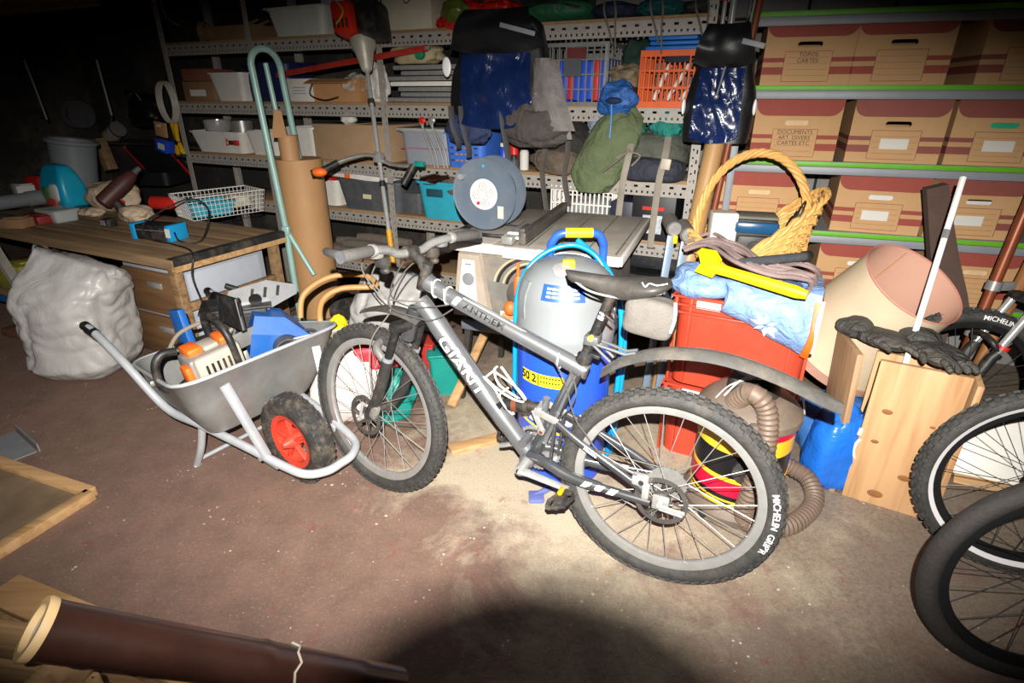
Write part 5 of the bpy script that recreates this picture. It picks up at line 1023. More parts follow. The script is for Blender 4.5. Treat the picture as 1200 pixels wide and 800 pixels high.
# chainsaw
cs = thing('chainsaw', 'orange and off-white chainsaw with a black hand guard in the wheelbarrow', 'chainsaw', WBI(-.20, -.12, .455) @ MX.Rotation(R_(84), 4, 'Z') @ MX.Rotation(R_(-8), 4, 'Y') @ MX.Scale(1.15, 4))
OFFW = mat('offwhite_dirty', '#a9a296', .55, 0, .1, 12, dirt=.45)
MB().box((0, -.02, .055), (.17, .10, .11), bev=.014).build('body', mat('saw_grey', '#8e8a86', .5, .2, .2, dirt=.3), cs)
st = MB().box((.0, -.078, .06), (.15, .028, .11), bev=.012).build('starter_cover', OFFW, cs)
for i in range(6): MB().box((-.045 + .018 * i, -.0935, .055), (.007, .004, .06)).build('cooling_slot', BLK, st)
MB().box((-.045, -.005, .118), (.05, .075, .03), bev=.01).build('top_cover', ORG, cs); MB().box((.05, -.01, .118), (.035, .075, .03), bev=.01).build('top_cover', ORG, cs); MB().box((.005, -.01, .115), (.05, .07, .02), bev=.008).build('filter_cover', OFFW, cs); MB().box((-.092, -.05, .06), (.022, .05, .07), bev=.008).build('rear_cover', ORG, cs)
m = MB(); m.tube(spl([(.05, .06, .03), (.05, .075, .12), (.05, .05, .185), (.05, -.03, .19), (.05, -.085, .14), (.05, -.09, .03)], 6), .0125, 12); m.build('front_handle', BLK, cs)
m = MB(); m.tube([V(p) for p in ((.105, .075, .13), (.125, .07, .225), (.125, -.06, .235), (.105, -.085, .14))], .008, 8); m.thick(lambda u, v: V((.105 + .022 * v, -.08 + .155 * u, .135 + .095 * v)), 8, 6, .006) ; m.build('hand_guard', BLK, cs)
m = MB(); m.tube(spl([(-.09, -.02, .14), (-.13, -.02, .15), (-.16, -.02, .12), (-.165, -.02, .05), (-.13, -.02, .02), (-.09, -.02, .03)], 6), .013, 12); m.build('rear_handle', BLK, cs)
MB().tube([(-.02, .05, .05), (-.02, .075, .05)], .045, 24).build('clutch_drum', BLKD, cs)
MB().bar((.08, .045, .05), (.22, .045, .05), .006, .06, up=(0, 0, 1), bev=.002).build('guide_bar', STEEL, cs)
# blue cutting machine
bm_ = thing('cutting_machine', 'blue cutting machine with a chrome guard plate lying in the wheelbarrow', 'machine', WBI(-.29, .16, .43) @ MX.Rotation(R_(64), 4, 'Z') @ MX.Rotation(R_(14), 4, 'Y'))
BM = mat('machine_blue', '#155aa8', .5, 0, .1, 14, dirt=.15)
m = MB(); m.hull([[V((-.08, -.10, 0)), V((.16, -.10, 0)), V((.16, .08, 0)), V((-.08, .08, 0))], [V((-.08, -.10, .10)), V((.16, -.10, .10)), V((.16, .08, .10)), V((-.08, .08, .10))], [V((-.07, -.07, .17)), V((.05, -.07, .17)), V((.05, .06, .17)), V((-.07, .06, .17))]]); m.build('housing', BM, bm_, smooth=0)
m = MB(); m.prism([(-.06, .10), (-.17, .19), (-.16, .24), (-.02, .30), (.10, .29), (.11, .25), (.0, .17)], -.04, -.034, MX.Rotation(PI / 2, 4, 'X')); m.prism([(-.14, .10), (.02, .14), (.05, .22), (-.02, .30), (-.16, .28), (-.19, .18)], .03, .04, MX.Rotation(PI / 2, 4, 'X')) if False else None; gpz = m.build('guard_plate', CHROME if False else mat('bright_plate', '#b5b7b9', .25, .5, .15, 14), bm_, smooth=0)
MB().tube([(-.03, .05, .16), (-.06, .06, .22), (-.15, .06, .25)], .008, 8).build('lever', CHROME, bm_); MB().tube([(-.12, .06, .242), (-.17, .06, .256)], .012, 10).build('lever_grip', BLK, bm_)
for k in range(3): MB().box((-.07 + .05 * k, .033, .235 + .012 * k), (.012, .004, .045), MX(), 0).build('plate_slot', BLK, gpz)
for p in ((-.10, .041, .16), (-.02, .041, .18), (-.13, .041, .23)): MB().tube([p, V(p) + V((0, .006, 0))], .008, 10).build('screw', CHROME, bm_)
MB().tube([(.06, -.10, .05), (.06, -.16, .05)], .055, 28).build('motor', DGREY, bm_); MB().tube([(.06, -.158, .05), (.06, -.17, .05)], .05, 28).build('motor_cap', BLK, bm_); MB().tube([(.10, .08, .05), (.10, .13, .05)], .05, 28).build('rear_motor', BLKD, bm_)
MB().box((.04, .085, .12), (.06, .02, .07), bev=.006).build('orange_switch', ORG, bm_); MB().tube([(.155, -.01, .03), (.165, -.01, .03)], .035, 24).build('access_cap', BM, bm_)
mt = thing('motor_block', 'black electric motor block on top of the load in the wheelbarrow', 'motor', WBI(-.40, .13, .50) @ MX.Rotation(R_(55), 4, 'Z'))
MB().box((0, 0, .06), (.24, .15, .12), bev=.01).build('case', BLK, mt); MB().box((0, 0, .125), (.28, .18, .012), bev=.003).build('top_plate', BLK, mt)
for i in range(3): MB().tube([(-.08 + .08 * i, -.05, .150), (-.08 + .08 * i, .05, .150)], .026, 16).build('cylinder', mat('gloss_black', '#0e0f12', .3), mt)
for i in range(6): MB().box((0, -.078, .02 + .016 * i), (.2, .006, .006)).build('fin', BLKD, mt)
cl = thing('blue_bracket', 'blue painted steel clamp bracket standing at the back of the wheelbarrow', 'bracket', WBI(-.53, -.03, .42))
MB().box((-.02, 0, .07), (.09, .03, .26), MX.Rotation(R_(-12), 4, 'Y'), .004).build('post', BM, cl); MB().box((.08, .02, .04), (.26, .14, .016), bev=.003).build('black_plate', BLK, cl); MB().tube([(-.09, .0, .0), (-.03, .0, .0)], .02, 14).build('clamp_screw', BLKD, cl); MB().tube([(-.09, -.05, -.02), (-.09, .05, .03)], .005, 8).build('tommy_bar', STEEL, cl)
MB().box((.04, -.02, -.06), (.06, .05, .14), bev=.004).build('lower_block', BM, cl)
CORD = mat('grey_beige_cord', '#8f8675', .7, 0, .1)
c = [(-.60, -.12, .40), (-.55, -.06, .52), (-.44, .06, .58), (-.34, .12, .60), (-.36, .04, .52), (-.36, -.02, .42), (-.28, .02, .36), (-.14, .10, .47), (-.10, .22, .49)]
tag(MB().tube([WB @ V(p) for p in spl(c, 8)], .0085, 8).build('power_cord', CORD), 'beige power cord looping over the tools in the wheelbarrow', 'cord')
c = [(-.32, .06, .56), (-.28, .0, .45), (-.18, .02, .40), (-.05, .16, .46), (-.08, .27, .52), (-.2, .25, .5), (-.22, .2, .47)]
tag(MB().tube([WB @ V(p) for p in spl(c, 8)], .006, 8).build('power_cord', DGREY), 'thin dark cord wrapped round the blue cutting machine', 'cord')
tag(MB().box((0, 0, 0), (.20, .004, .07), MX(), 0).box((-.06, 0, .045), (.08, .004, .03)).build('metal_bracket', WHT, local=WBI(-.12, .29, .475) @ MX.Rotation(R_(70), 4, 'Z') @ MX.Rotation(R_(50), 4, 'X')), 'white punched metal bracket in the right corner of the wheelbarrow', 'bracket')
# ------------------------------------------------------------------ sacks, hose and bright bags by the front wheel
SACKW = mat('woven_sack', '#b3b2b0', .4, 0, .06, 14, bump=.45, bscale=6)
def sack(label, c, size, seed, lean=(0, 0), name='plastic_sack', m_=None):
    m = MB()
    def fn(u, v):
        a = 2 * PI * u; ca, sa = math.cos(a), math.sin(a); sg = lambda q, e_: math.copysign(abs(q) ** e_, q)
        prof = .45 + .55 * min(1, v / .14) ** .5; f = max(0, (v - .62) / .38)
        wx_ = prof * (1 - .26 * f ** 1.4); wy_ = prof * (1 - .80 * f ** 1.6)
        p = V((ca, sa, v * 1.7)); cr = .07 * nz3(p, 1.4, seed) - .085 * (1 - abs(nz3((p.x + .5 * p.z, p.y, p.z * 1.3), 1.25, seed + 8))) ** 5 - .05 * (1 - abs(nz3((p.x, p.y + .6 * p.z, p.z * 2.0), 2.1, seed + 3))) ** 5 + .015 * nz3(p, 7, seed)
        x = size[0] / 2 * wx_ * sg(ca, .75) * (1 + cr); y = size[1] / 2 * wy_ * sg(sa, .75) * (1 + cr)
        z = size[2] * v * (1 - .10 * f * (1 + ca) * .9) + .02 * nz3(p, 3, seed + 2) * min(1, v * 4)
        return V((x + lean[0] * v + .05 * f, y + lean[1] * v, z))
    n = 96; m.grid(fn, n, 64, MX.Translation(V(c)), cu=True); m.f.append(tuple(range(n - 1, -1, -1))); m.f.append(tuple(64 * n + i for i in range(n)))
    return tag(m.build(name, m_ or SACKW, smooth=180), label, 'sack')
sack('large creased white woven sack standing in front of the workbench', (-2.40, 2.86, 0), (.54, .48, .74), 4, (.10, -.05))
sack('white sack half hidden behind the wheelbarrow and the bicycle grip', (-.72, 3.05, 0), (.50, .42, .58), 14, (.05, 0))
HB_ = mat('tan_hose', '#b98a54', .5, 0, .12, 12)
pts = [gp(u, v, z) for u, v, z in ((352, 372, .50), (356, 345, .60), (385, 325, .66), (425, 322, .66), (440, 335, .62), (400, 338, .62), (378, 352, .58), (376, 378, .50), (392, 392, .42))]
tag(MB().tube(spl(pts, 8), .0135, 12).build('rubber_hose', HB_), 'tan rubber hose looped over the white sack beside the wheelbarrow', 'hose')
bx = gp(438, 505, 0); bx = V((bx.x - .02, bx.y + .10, 0))
tb_ = thing('shopping_bag', 'printed plastic bag in white, teal, red and yellow behind the front wheel', 'bag', bx)
for nm, c, sz, sd, mm in (('white_panel', (-.10, 0, .02), (.34, .2, .40), 3, mat('bag_pinkish', '#e9dcd6', .4, 0, .06)), ('teal_panel', (.03, .03, .0), (.36, .2, .26), 5, TEAL), ('red_panel', (.02, .03, .28), (.30, .2, .16), 7, mat('bag_red', '#c33640', .4)), ('yellow_panel', (-.17, .06, .10), (.22, .2, .40), 9, YEL)):
    m = MB(); lump(m, c, sz, sd, .18, 2, 2.6, fold=.12); m.build(nm, mm, tb_)
for k, (u, v, z, mm, lab) in enumerate(((498, 398, .25, mat('crate_red_small', '#a8332c', .5), 'small red plastic box behind the fork of the mountain bike'), (520, 412, .22, TEAL, 'teal plastic tool holder beside the saw stand'))):
    p = gp(u, v, z); e = thing('plastic_box', lab, 'box', MX.Translation((p.x, p.y, 0)) @ MX.Rotation(R_(-20 + 30 * k), 4, 'Z')); tub(MB(), .16, .14, z, taper=.9).build('body', mm, e); MB().box((0, 0, z + .006), (.17, .15, .012), bev=.004).build('lid', mm, e); MB().tube(spl([(-.05, 0, z + .01), (-.04, 0, z + .04), (.04, 0, z + .04), (.05, 0, z + .01)], 4), .007, 8).build('handle', BLK, e)
p = gp(545, 470, 0); tag(MB().bar(p + V((-.06, -.1, .03)), p + V((.14, .35, .34)), .045, .02, bev=.002).build('wooden_batten', PINEX), 'thin wooden batten leaning against the saw stand', 'batten')
p = gp(570, 520, 0); tag(MB().bar(p + V((-.16, -.06, .010)), p + V((.10, .06, .010)), .06, .02, bev=.002).build('wooden_offcut', PINEX), 'short pale wooden offcut on the floor by the crank', 'wood')
# ------------------------------------------------------------------ brush cutter leaning on the rack
t0, t1 = dp(424, 46, 3.62), gp(476, 420, .02); bc_ = thing('brush_cutter', 'brush cutter with a red engine leaning upside down against the rack', 'brush cutter', MX.Translation((t1.x, t1.y, 0)))
ax_ = (t1 - t0).normalized(); BF = frame(t0, V((.9, -.44, 0)), ax_.cross(V((.9, -.44, 0))) * -1)
tt0 = dp(430, 82, 3.60)
SH = lambda f: tt0.lerp(t1, f)
MB().tube([SH(0), SH(.98)], .0125, 14).build('shaft', CHROME, bc_, world=True); MB().tube([SH(.10), SH(.115)], .02, 14).build('shaft_clip', BLK, bc_, world=True); MB().tube([SH(.38), SH(.40)], .018, 14).build('shaft_ring', BLK, bc_, world=True)
MB().tube([SH(.55), SH(.70)], .016, 14).build('yellow_sleeve', mat('ochre', '#d39a1e', .4), bc_, world=True)
MB().tube([SH(-.10), SH(-.075), SH(-.06), SH(0), SH(.005)], [.075, .07, .055, .03, .02], 20).build('clutch_cone', mat('cone_grey', '#b3aea0', .45, .2), bc_, world=True)
up_ = -ax_; ex = V((.9, -.44, 0)); ey = up_.cross(ex).normalized(); EM = MX((ex, ey, up_)).transposed().to_4x4(); EM.translation = SH(-.10)
MB().box((-.06, -.02, .10), (.15, .17, .19), EM, .03).build('engine_cover', mat('engine_red', '#c32a14', .4, 0, .1), bc_, world=True); MB().box((.09, .0, .11), (.15, .16, .21), EM, .03).build('engine_block', BLK, bc_, world=True)
MB().tube([EM @ V((-.04, -.02, .18)), EM @ V((-.04, -.02, .24))], .03, 16).build('fuel_cap', BLK, bc_, world=True); MB().tube([EM @ V((.09, .0, .2)), EM @ V((.09, .0, .27))], .045, 18).build('air_filter', BLK, bc_, world=True)
for i in range(4): MB().box((-.06 + .03 * (i - 1.5), -.106, .06), (.012, .006, .05), EM).build('cooling_slot', BLK, bc_, world=True)
MB().tube([EM @ V(p) for p in spl([(-.16, -.05, .34), (-.10, -.10, .22), (-.02, -.12, .12), (-.08, -.12, .05)], 5)], .005, 6).build('cord', mat('yellow_cord', '#a99a3a', .6), bc_, world=True)
h0 = SH(.30); MB().box((0, 0, 0), (.05, .05, .06), frame(h0, ex, ey), .008).build('handle_clamp', ALU, bc_, world=True)
hb_ = [h0, h0 + V((-.06, -.05, .02)), h0 + V((-.17, -.12, .0)), h0 + V((-.26, -.18, -.04))]; MB().tube(spl(hb_, 5), .011, 10).build('handle_bar', STEEL, bc_, world=True)
MB().tube(spl([h0 + V((-.20, -.14, -.012)), h0 + V((-.28, -.19, -.05)), h0 + V((-.33, -.22, -.06))], 4), .019, 12).build('throttle_grip', BLK, bc_, world=True); MB().ball(h0 + V((-.29, -.21, -.055)), (.045, .03, .025), 14, 8).build('orange_trigger', ORG, bc_, world=True)
hb2 = [h0, h0 + V((.06, -.02, -.03)), h0 + V((.17, -.10, -.035)), h0 + V((.25, -.14, -.02))]; MB().tube(spl(hb2, 5), .011, 10).build('handle_bar', STEEL, bc_, world=True)
MB().tube([h0 + V((.22, -.12, -.03)), h0 + V((.16, -.16, -.13))], .021, 12).build('left_grip', BLK, bc_, world=True); MB().box((0, 0, 0), (.06, .03, .03), frame(h0 + V((.26, -.15, -.02)), ex, ey), .005).build('green_clip', TEAL, bc_, world=True)
MB().tube([SH(.97), t1], [.02, .05], 16).build('cutter_head', BLK, bc_, world=True)
# ------------------------------------------------------------------ pale green hand truck holding a roll of brown paper
HT = mat('hand_truck_green', '#9cc4bd', .4, .1, .1, 14, dirt=.2)
rx, ry = -1.40, 3.70
tk = thing('hand_truck', 'pale green tubular hand truck standing by the brown paper roll', 'hand truck', (rx, ry - .1, 0))
pt = lambda u, v, D: dp(u, v, D)
L0, L1 = pt(294, 75, 3.50), pt(352, 372, 3.48); r0, r1 = pt(330, 88, 3.72), pt(380, 330, 3.75)
m = MB(); top = [L1, pt(335, 268, 3.49), L0, pt(293, 65, 3.50) + V((0, 0, .03)), pt(301, 58, 3.53) + V((0, 0, .035)), pt(322, 62, 3.66) + V((0, 0, .03)), pt(328, 72, 3.70), r0, r1]
A_, B_, C_, D_ = L0, pt(293, 60, 3.50) + V((0, 0, .05)), pt(327, 60, 3.69) + V((0, 0, .05)), r0
bend = [A_ * (1 - t) ** 3 + B_ * 3 * t * (1 - t) ** 2 + C_ * 3 * t * t * (1 - t) + D_ * t ** 3 for t in [k / 14 for k in range(15)]]
m.tube([L1, pt(335, 268, 3.49)] + bend + [r1], .019, 14); m.build('main_frame', HT, tk, world=True)
m = MB(); m.tube([pt(311, 74, 3.62), pt(330, 160, 3.62), pt(337, 200, 3.62)], .015, 12); m.build('centre_rail', HT, tk, world=True)
m = MB(); m.tube([pt(335, 268, 3.49), pt(368, 322, 3.44)], .015, 12); m.build('brace', HT, tk, world=True); MB().box((0, 0, 0), (.045, .05, .06), MX.Translation(pt(336, 270, 3.485)), .01).build('joint_plate', HT, tk, world=True)
MB().box((0, 0, 0), (.40, .2, .008), MX.Translation((rx + .05, ry - .12, .02)) @ MX.Rotation(RKA, 4, 'Z')).build('toe_plate', HT, tk, world=True)
m = MB(); m.tube([L1, V((L1.x + .02, L1.y, .02))], .019, 12); m.tube([r1, V((r1.x + .02, r1.y, .02))], .019, 12); m.build('lower_frame', HT, tk, world=True)
for k in (0, 1): MB().lathe([(.03, -.03), (.09, -.035), (.11, -.02), (.11, .02), (.09, .035), (.03, .03)], 28, MX.Translation((rx - .22 + .46 * k, ry + .12 - .22 * k, .11)) @ MX.Rotation(RKA, 4, 'Z') @ MX.Rotation(PI / 2, 4, 'Y')).build('wheel', RUB, tk, world=True)
KR = mat('kraft_paper', '#b58a5e', .6, 0, .06, 6, bump=.05); ctr = pt(346, 187, 3.62)
rl = thing('paper_roll', 'tall roll of brown kraft paper with a narrower roll inside', 'paper roll', (ctr.x, ctr.y + .05, 0))
MB().lathe([(.11, .05), (.142, .05), (.142, ctr.z), (.138, ctr.z + .004), (.06, ctr.z - .004)], 40, MX()).build('outer_roll', KR, rl); MB().lathe([(.03, .3), (.058, .3), (.058, ctr.z + .14), (.05, ctr.z + .142), (.03, ctr.z + .12)], 28, MX.Translation((-.035, -.03, 0))).build('inner_roll', KR, rl)
m = MB(); m.prism([(-.062, 0), (.03, 0), (.012, .15), (-.03, .16)], -.002, .002, MX.Translation((-.045, -.085, ctr.z + .13)) @ MX.Rotation(R_(84), 4, 'X')); m.build('torn_paper_edge', KR, rl)
# ------------------------------------------------------------------ workbench on the left
BT = .68
BN = MX.Translation((-1.727, 2.752, 0)) @ MX.Rotation(RKA, 4, 'Z')
bench = thing('workbench', 'old wooden workbench with a thick top and a black steel edge on the left', 'workbench', BN)
BWD = wood('bench_wood', '#94795a', '#6d573f', 5, 0)
for i in range(5): MB().box((-1.35, .073 + .146 * i, BT - .028), (2.7, .143, .055), bev=.003).build('top_board', BWD, bench)
MB().box((-.012, .365, BT + .001), (.05, .73, .006), bev=.001).box((.014, .365, BT - .018), (.004, .73, .036)).build('steel_edge', mat('edge_black', '#2c2b2a', .5, .2, .2, dirt=.4), bench)
MB().box((.004, .365, BT - .05), (.03, .73, .03)).build('edge_lath', PINEX, bench)
for x, y in ((-.05, .04), (-.05, .68), (-1.3, .04), (-2.5, .04), (-2.5, .68)): MB().box((x, y, (BT - .055) / 2), (.05, .05, BT - .055), bev=.003).build('leg', OLDW, bench)
for z in (.40, .12): MB().box((-.045, .36, z), (.03, .60, .045), bev=.002).build('side_rail', OLDW, bench)
MB().box((-1.3, .69, .12), (2.5, .03, .06)).build('rear_rail', OLDW, bench)
for z, n in ((.18, 5),):
    for i in range(n): MB().box((-1.9, .09 + .125 * i, z), (1.2, .118, .018), bev=.002).build('lower_shelf_board', OLDW, bench)
BI = lambda x, y, z=0: BN @ MX.Translation((x, y, z))
def bpos(u, v, z=BT):              # bench coordinates of a point seen at height z
    q = BN.inverted() @ gp(u, v, z); return q.x, q.y
cb = thing('metal_cabinet', 'grey-white metal cabinet with a wooden drawer front under the workbench', 'cabinet', BI(-.40, .10))
MB().box((0, .3, .29), (.50, .56, .56), bev=.006).build('case', mat('cabinet_grey', '#aeb5c0', .45, .1, .06, dirt=.1), cb)
for k in range(2):
    d = MB().box((0, .012, .15 + .27 * k), (.47, .03, .25), bev=.004).build('drawer', wood('drawer_brown', '#7d5c3c', '#62452c', 4, 0), cb); MB().box((.05, -.006, .20 + .27 * k), (.12, .012, .035), bev=.004).build('pull', ALU, d)
for k in range(2): MB().box((.253, .3 + .0 * k, .155 + .27 * k), (.008, .48, .24), bev=.003).build('side_panel', mat('panel_pale', '#c3cad6', .4, .1, .05), cb)
x, y = bpos(275, 300, .42)
for k in range(4): tag(MB().box((0, 0, 0), (.36, .12, .02), MX(), .002).build('plank', [OLDW, PINEX, WHT, BLKD][k], local=BI(.12 - .36, .60 - .05 * k, .30 + .035 * k) @ MX.Rotation(R_(80 + 4 * k), 4, 'Z')), ['grey-brown plank lowest under the end of the workbench', 'orange pine plank under the end of the workbench', 'white laminated plank under the end of the workbench', 'black plank topmost under the end of the workbench'][k], 'plank', 'planks under the bench end')
# ---- on the bench
x, y = bpos(92, 232); e = thing('grey_tub', 'round grey plastic tub standing on the bench in the dark corner', 'tub', BI(x, y, BT) @ MX.Rotation(R_(7), 4, 'Y') @ MX.Rotation(R_(-6), 4, 'X') @ MX.Diagonal((.95, .95, 1.55, 1)))
MB().lathe([(.0, .004), (.165, .004), (.155, .10), (.165, .27), (.185, .275), (.187, .29), (.18, .292), (.16, .285), (.15, .02), (0, .012)][::1], 40).build('body', mat('tub_grey', '#7d8288', .5, 0, .06, dirt=.15), e)
x, y = bpos(80, 240); e = thing('detergent_pack', 'turquoise plastic pack with printed pictures on the workbench', 'package', BI(x, y, BT) @ MX.Rotation(R_(-2), 4, 'Z') @ MX.Scale(1.2, 4))
m = MB(); lump(m, (0, 0, 0), (.27, .16, .25), 7, .06, 1.8, 6, fold=.03); m.warp(lambda p: V((p.x * (1 - .25 * max(0, p.z - .15) / .1), p.y * (1 - .5 * max(0, p.z - .12) / .13), p.z))); pk = m.build('pack', mat('pack_turquoise', '#19a8cf', .35, 0, .08), e)
for nm, c, s, mm in (('white_print', (.05, -.07, .09), (.10, .035, .10), PAPER), ('green_print', (-.04, -.075, .08), (.08, .03, .08), mat('leaf_print', '#4b7a3a', .5, 0, .3)), ('red_print', (.0, -.078, .03), (.12, .03, .05), mat('fruit_print', '#b34434', .5, 0, .3))):
    m = MB(); lump(m, V(c) - V((0, 0, s[2] / 2)), s, 3, .1, 2, 3, 20, 12); m.build(nm, mm, pk)
LINEN = mat('linen', '#cdb79d', .85, 0, .08, 10, bump=1, bscale=11)
for k, (u, v, sx_, sy_, sz_, lab) in enumerate(((126, 246, .44, .28, .20, 'crumpled beige cloth in front of the turquoise pack'), (152, 262, .24, .18, .12, 'small pale cloth hanging near the edge of the bench'), (100, 255, .20, .12, .06, 'flat pale cloth under the beige heap on the bench'))):
    x, y = bpos(u, v); m = MB(); lump(m, (0, 0, 0), (sx_ * 1.15, sy_, sz_), 30 + k, .30, .9, 2.2, fold=.10); tag(m.build('crumpled_cloth', LINEN, local=BI(x, y + .05, BT)), lab, 'cloth')
x, y = bpos(178, 216); e = thing('tool_case', 'open black tool case with red edges on the workbench', 'case', BI(x, y + .10, BT) @ MX.Rotation(R_(16), 4, 'Z') @ MX.Scale(1.15, 4))
CB_ = mat('case_black_matt', '#17171a', .55, 0, .15); m = MB(); tub(m, .36, .30, .10, taper=.95, rim=.004); m.build('bottom_shell', CB_, e); lid = m
Ml = MX.Translation((0, .15, .10)) @ MX.Rotation(R_(-28), 4, 'X'); MB().box((0, .0, .15), (.38, .05, .30), MX.Translation((0, .13, .06)) @ MX.Rotation(R_(40), 4, 'X'), .01).build('lid', CB_, e)
for s in (-1, 1): MB().box((s * .192, -.02, .15), (.012, .014, .31), MX.Translation((0, .13, .06)) @ MX.Rotation(R_(40), 4, 'X')).build('red_edge', RED, e)
def drill(name, label, M, c1, c2, cat='power tool'):
    e = thing(name, label, cat, M); MB().tube([(-.09, 0, .16), (-.08, 0, .16), (.05, 0, .16), (.10, 0, .16), (.12, 0, .16)], [.025, .038, .038, .028, .016], 18).build('motor_body', c1, e)
    MB().tube([(-.04, 0, .14), (-.055, 0, .05), (-.05, 0, .03)], [.025, .023, .028], 14).build('handle', c2, e); MB().box((-.045, 0, .02), (.10, .065, .04), bev=.008).build('battery', c2, e); MB().tube([(.12, 0, .16), (.155, 0, .16)], [.016, .012], 14).build('chuck', DGREY, e); MB().box((-.02, 0, .115), (.016, .014, .03), bev=.004).build('trigger', RED, e); return e
x, y = bpos(166, 252); drill('cordless_driver', 'dark brown cordless driver with a red end standing on the bench', BI(x, y + .03, BT) @ MX.Rotation(R_(70), 4, 'Z') @ MX.Rotation(R_(-38), 4, 'Y') @ MX.Scale(1.4, 4), mat('tool_brown', '#4a2a26', .5, 0, .15), BLK)
x, y = bpos(196, 252); drill('heat_gun', 'red and black heat gun lying in front of the wire basket', BI(x - .02, y + .17, BT + .105) @ MX.Rotation(R_(12), 4, 'Z') @ MX.Rotation(R_(96), 4, 'X') @ MX.Scale(1.15, 4), RED, BLK)
x0, y0 = bpos(156, 279); e = thing('battery_charger', 'black battery charger box with bright blue ends at the bench edge', 'charger', BI(x0 + .15, y0 + .07, BT) @ MX.Rotation(R_(10), 4, 'Z'))
CYN = mat('cyan_blue', '#1b9bd8', .4, 0, .05); MB().box((0, 0, .045), (.22, .12, .085), bev=.006).build('body', BLK, e)
for s in (-1, 1): MB().box((s * .125, 0, .046), (.035, .126, .092), bev=.006).build('blue_end', CYN, e)
MB().box((.125, -.064, .05), (.03, .003, .05)).build('label', PAPER, e); MB().box((0, -.061, .06), (.2, .003, .003)).build('seam', GREY, e)
tag(MB().tube(spl([BN @ V(p) for p in ((x0 + .30, y0 + .06, BT + .05), (x0 + .40, y0 + .02, BT + .02), (x0 + .44, y0 + .12, BT + .01), (x0 + .30, y0 + .3, BT + .14), (x0 + .2, y0 + .25, BT + .2), (x0 + .12, y0 + .02, BT + .10), (x0 + .20, y0 - .03, BT + .03), (x0 + .40, y0 - .02, BT + .01), (.035, .10, BT + .02), (.05, .06, BT - .1), (.06, .08, .38), (.05, .1, .02))], 8), .005, 7).build('black_cable', BLK), 'black cable hanging from the bench over the white cabinet', 'cable')
# wire basket, wires are its parts by wall
x0, y0 = bpos(182, 262); x1, y1 = bpos(297, 245); WIRE = mat('wire_white', '#e6e4df', .4, 0, .04)
e = thing('wire_basket', 'white wire basket with a turquoise tray on the workbench', 'basket', BI((x0 + x1) / 2 + .02, (y0 + y1) / 2 + .10, BT) @ MX.Rotation(R_(-1), 4, 'Z') @ MX.Rotation(math.atan2(y1 - y0, x1 - x0), 4, 'Z')); bw, bd, bh = .52, .30, .15
for nm, a, b in (('front_wires', (-1, -1), (1, -1)), ('rear_wires', (-1, 1), (1, 1)), ('left_wires', (-1, -1), (-1, 1)), ('right_wires', (1, -1), (1, 1))):
    m = MB(); A_ = V((a[0] * bw / 2, a[1] * bd / 2, 0)); B_ = V((b[0] * bw / 2, b[1] * bd / 2, 0)); n = 18 if abs(a[0] - b[0]) > 1 else 11
    for i in range(n + 1): p = A_.lerp(B_, i / n); m.tube([V((p.x * .92, p.y * .88, .004)), p + V((0, 0, bh))], .0022, 5)
    for z in (.004, .03, .06, .09, .12, bh): f = z / bh; s1, s2 = .92 + .08 * f, .88 + .12 * f; m.tube([V((A_.x * s1, A_.y * s2, z)), V((B_.x * s1, B_.y * s2, z))], .0022 if z < bh else .004, 6)
    m.build(nm, WIRE, e)
t2 = thing('turquoise_tray', 'turquoise plastic tray lying inside the white wire basket', 'tray', WM[e] @ MX.Translation((-.08, 0, .01))); tub(MB(), .30, .22, .09, taper=.85).build('tray', TURQ, t2); m = MB(); lump(m, (.12, 0, .01), (.18, .15, .10), 3, .3, 2.5, 2.2, fold=.2); tag(m.build('crumpled_bag', mat('bag_cream', '#d2cdb6', .5, 0, .1), local=WM[t2] @ MX.Translation((.1, -.0, .01))), 'cream plastic bag crumpled in the wire basket', 'bag')
x, y = bpos(60, 258); e = thing('clear_box', 'clear plastic food box at the left part of the workbench', 'box', BI(x + .05, y + .03, BT)); tub(MB(), .22, .15, .07, taper=.9).build('body', mat('clear_plastic', '#c9cfd0', .15, 0, .05, alpha=.5), e); MB().box((0, 0, .073), (.225, .155, .008), bev=.003).build('lid', mat('clear_plastic', '#c9cfd0'), e)
x, y = bpos(125, 266); e = thing('battery_pack', 'small dark battery pack near the front of the bench', 'battery', BI(x, y + .02, BT)); MB().box((0, 0, .025), (.075, .06, .05), bev=.004).build('case', BLK, e); MB().box((-.01, -.031, .028), (.045, .003, .034)).build('label', GREY, e)
a, b = gp(-30, 242, BT + .06), gp(56, 230, BT + .06); e = thing('grey_pipe', 'grey plastic drain pipe lying at the left end of the bench', 'pipe', MX.Translation((b.x, b.y, BT))); MB().lathe([(.044, 0), (.05, 0), (.05, (b - a).length), (.044, (b - a).length)], 24, frame(a, (b - a).cross(V((0, 0, 1))), V((0, 0, 1))) @ MX.Rotation(0, 4, 'X'), closed=True).build('pipe', GREY, e, world=True) if False else MB().tube([a, a.lerp(b, .7), a.lerp(b, .71), b], [.048, .048, .055, .055], 24).build('pipe', GREY, e, world=True)
MB().tube([b - (b - a).normalized() * .004, b + (b - a).normalized() * .001], .047, 24).build('bore', BLK, e, world=True)
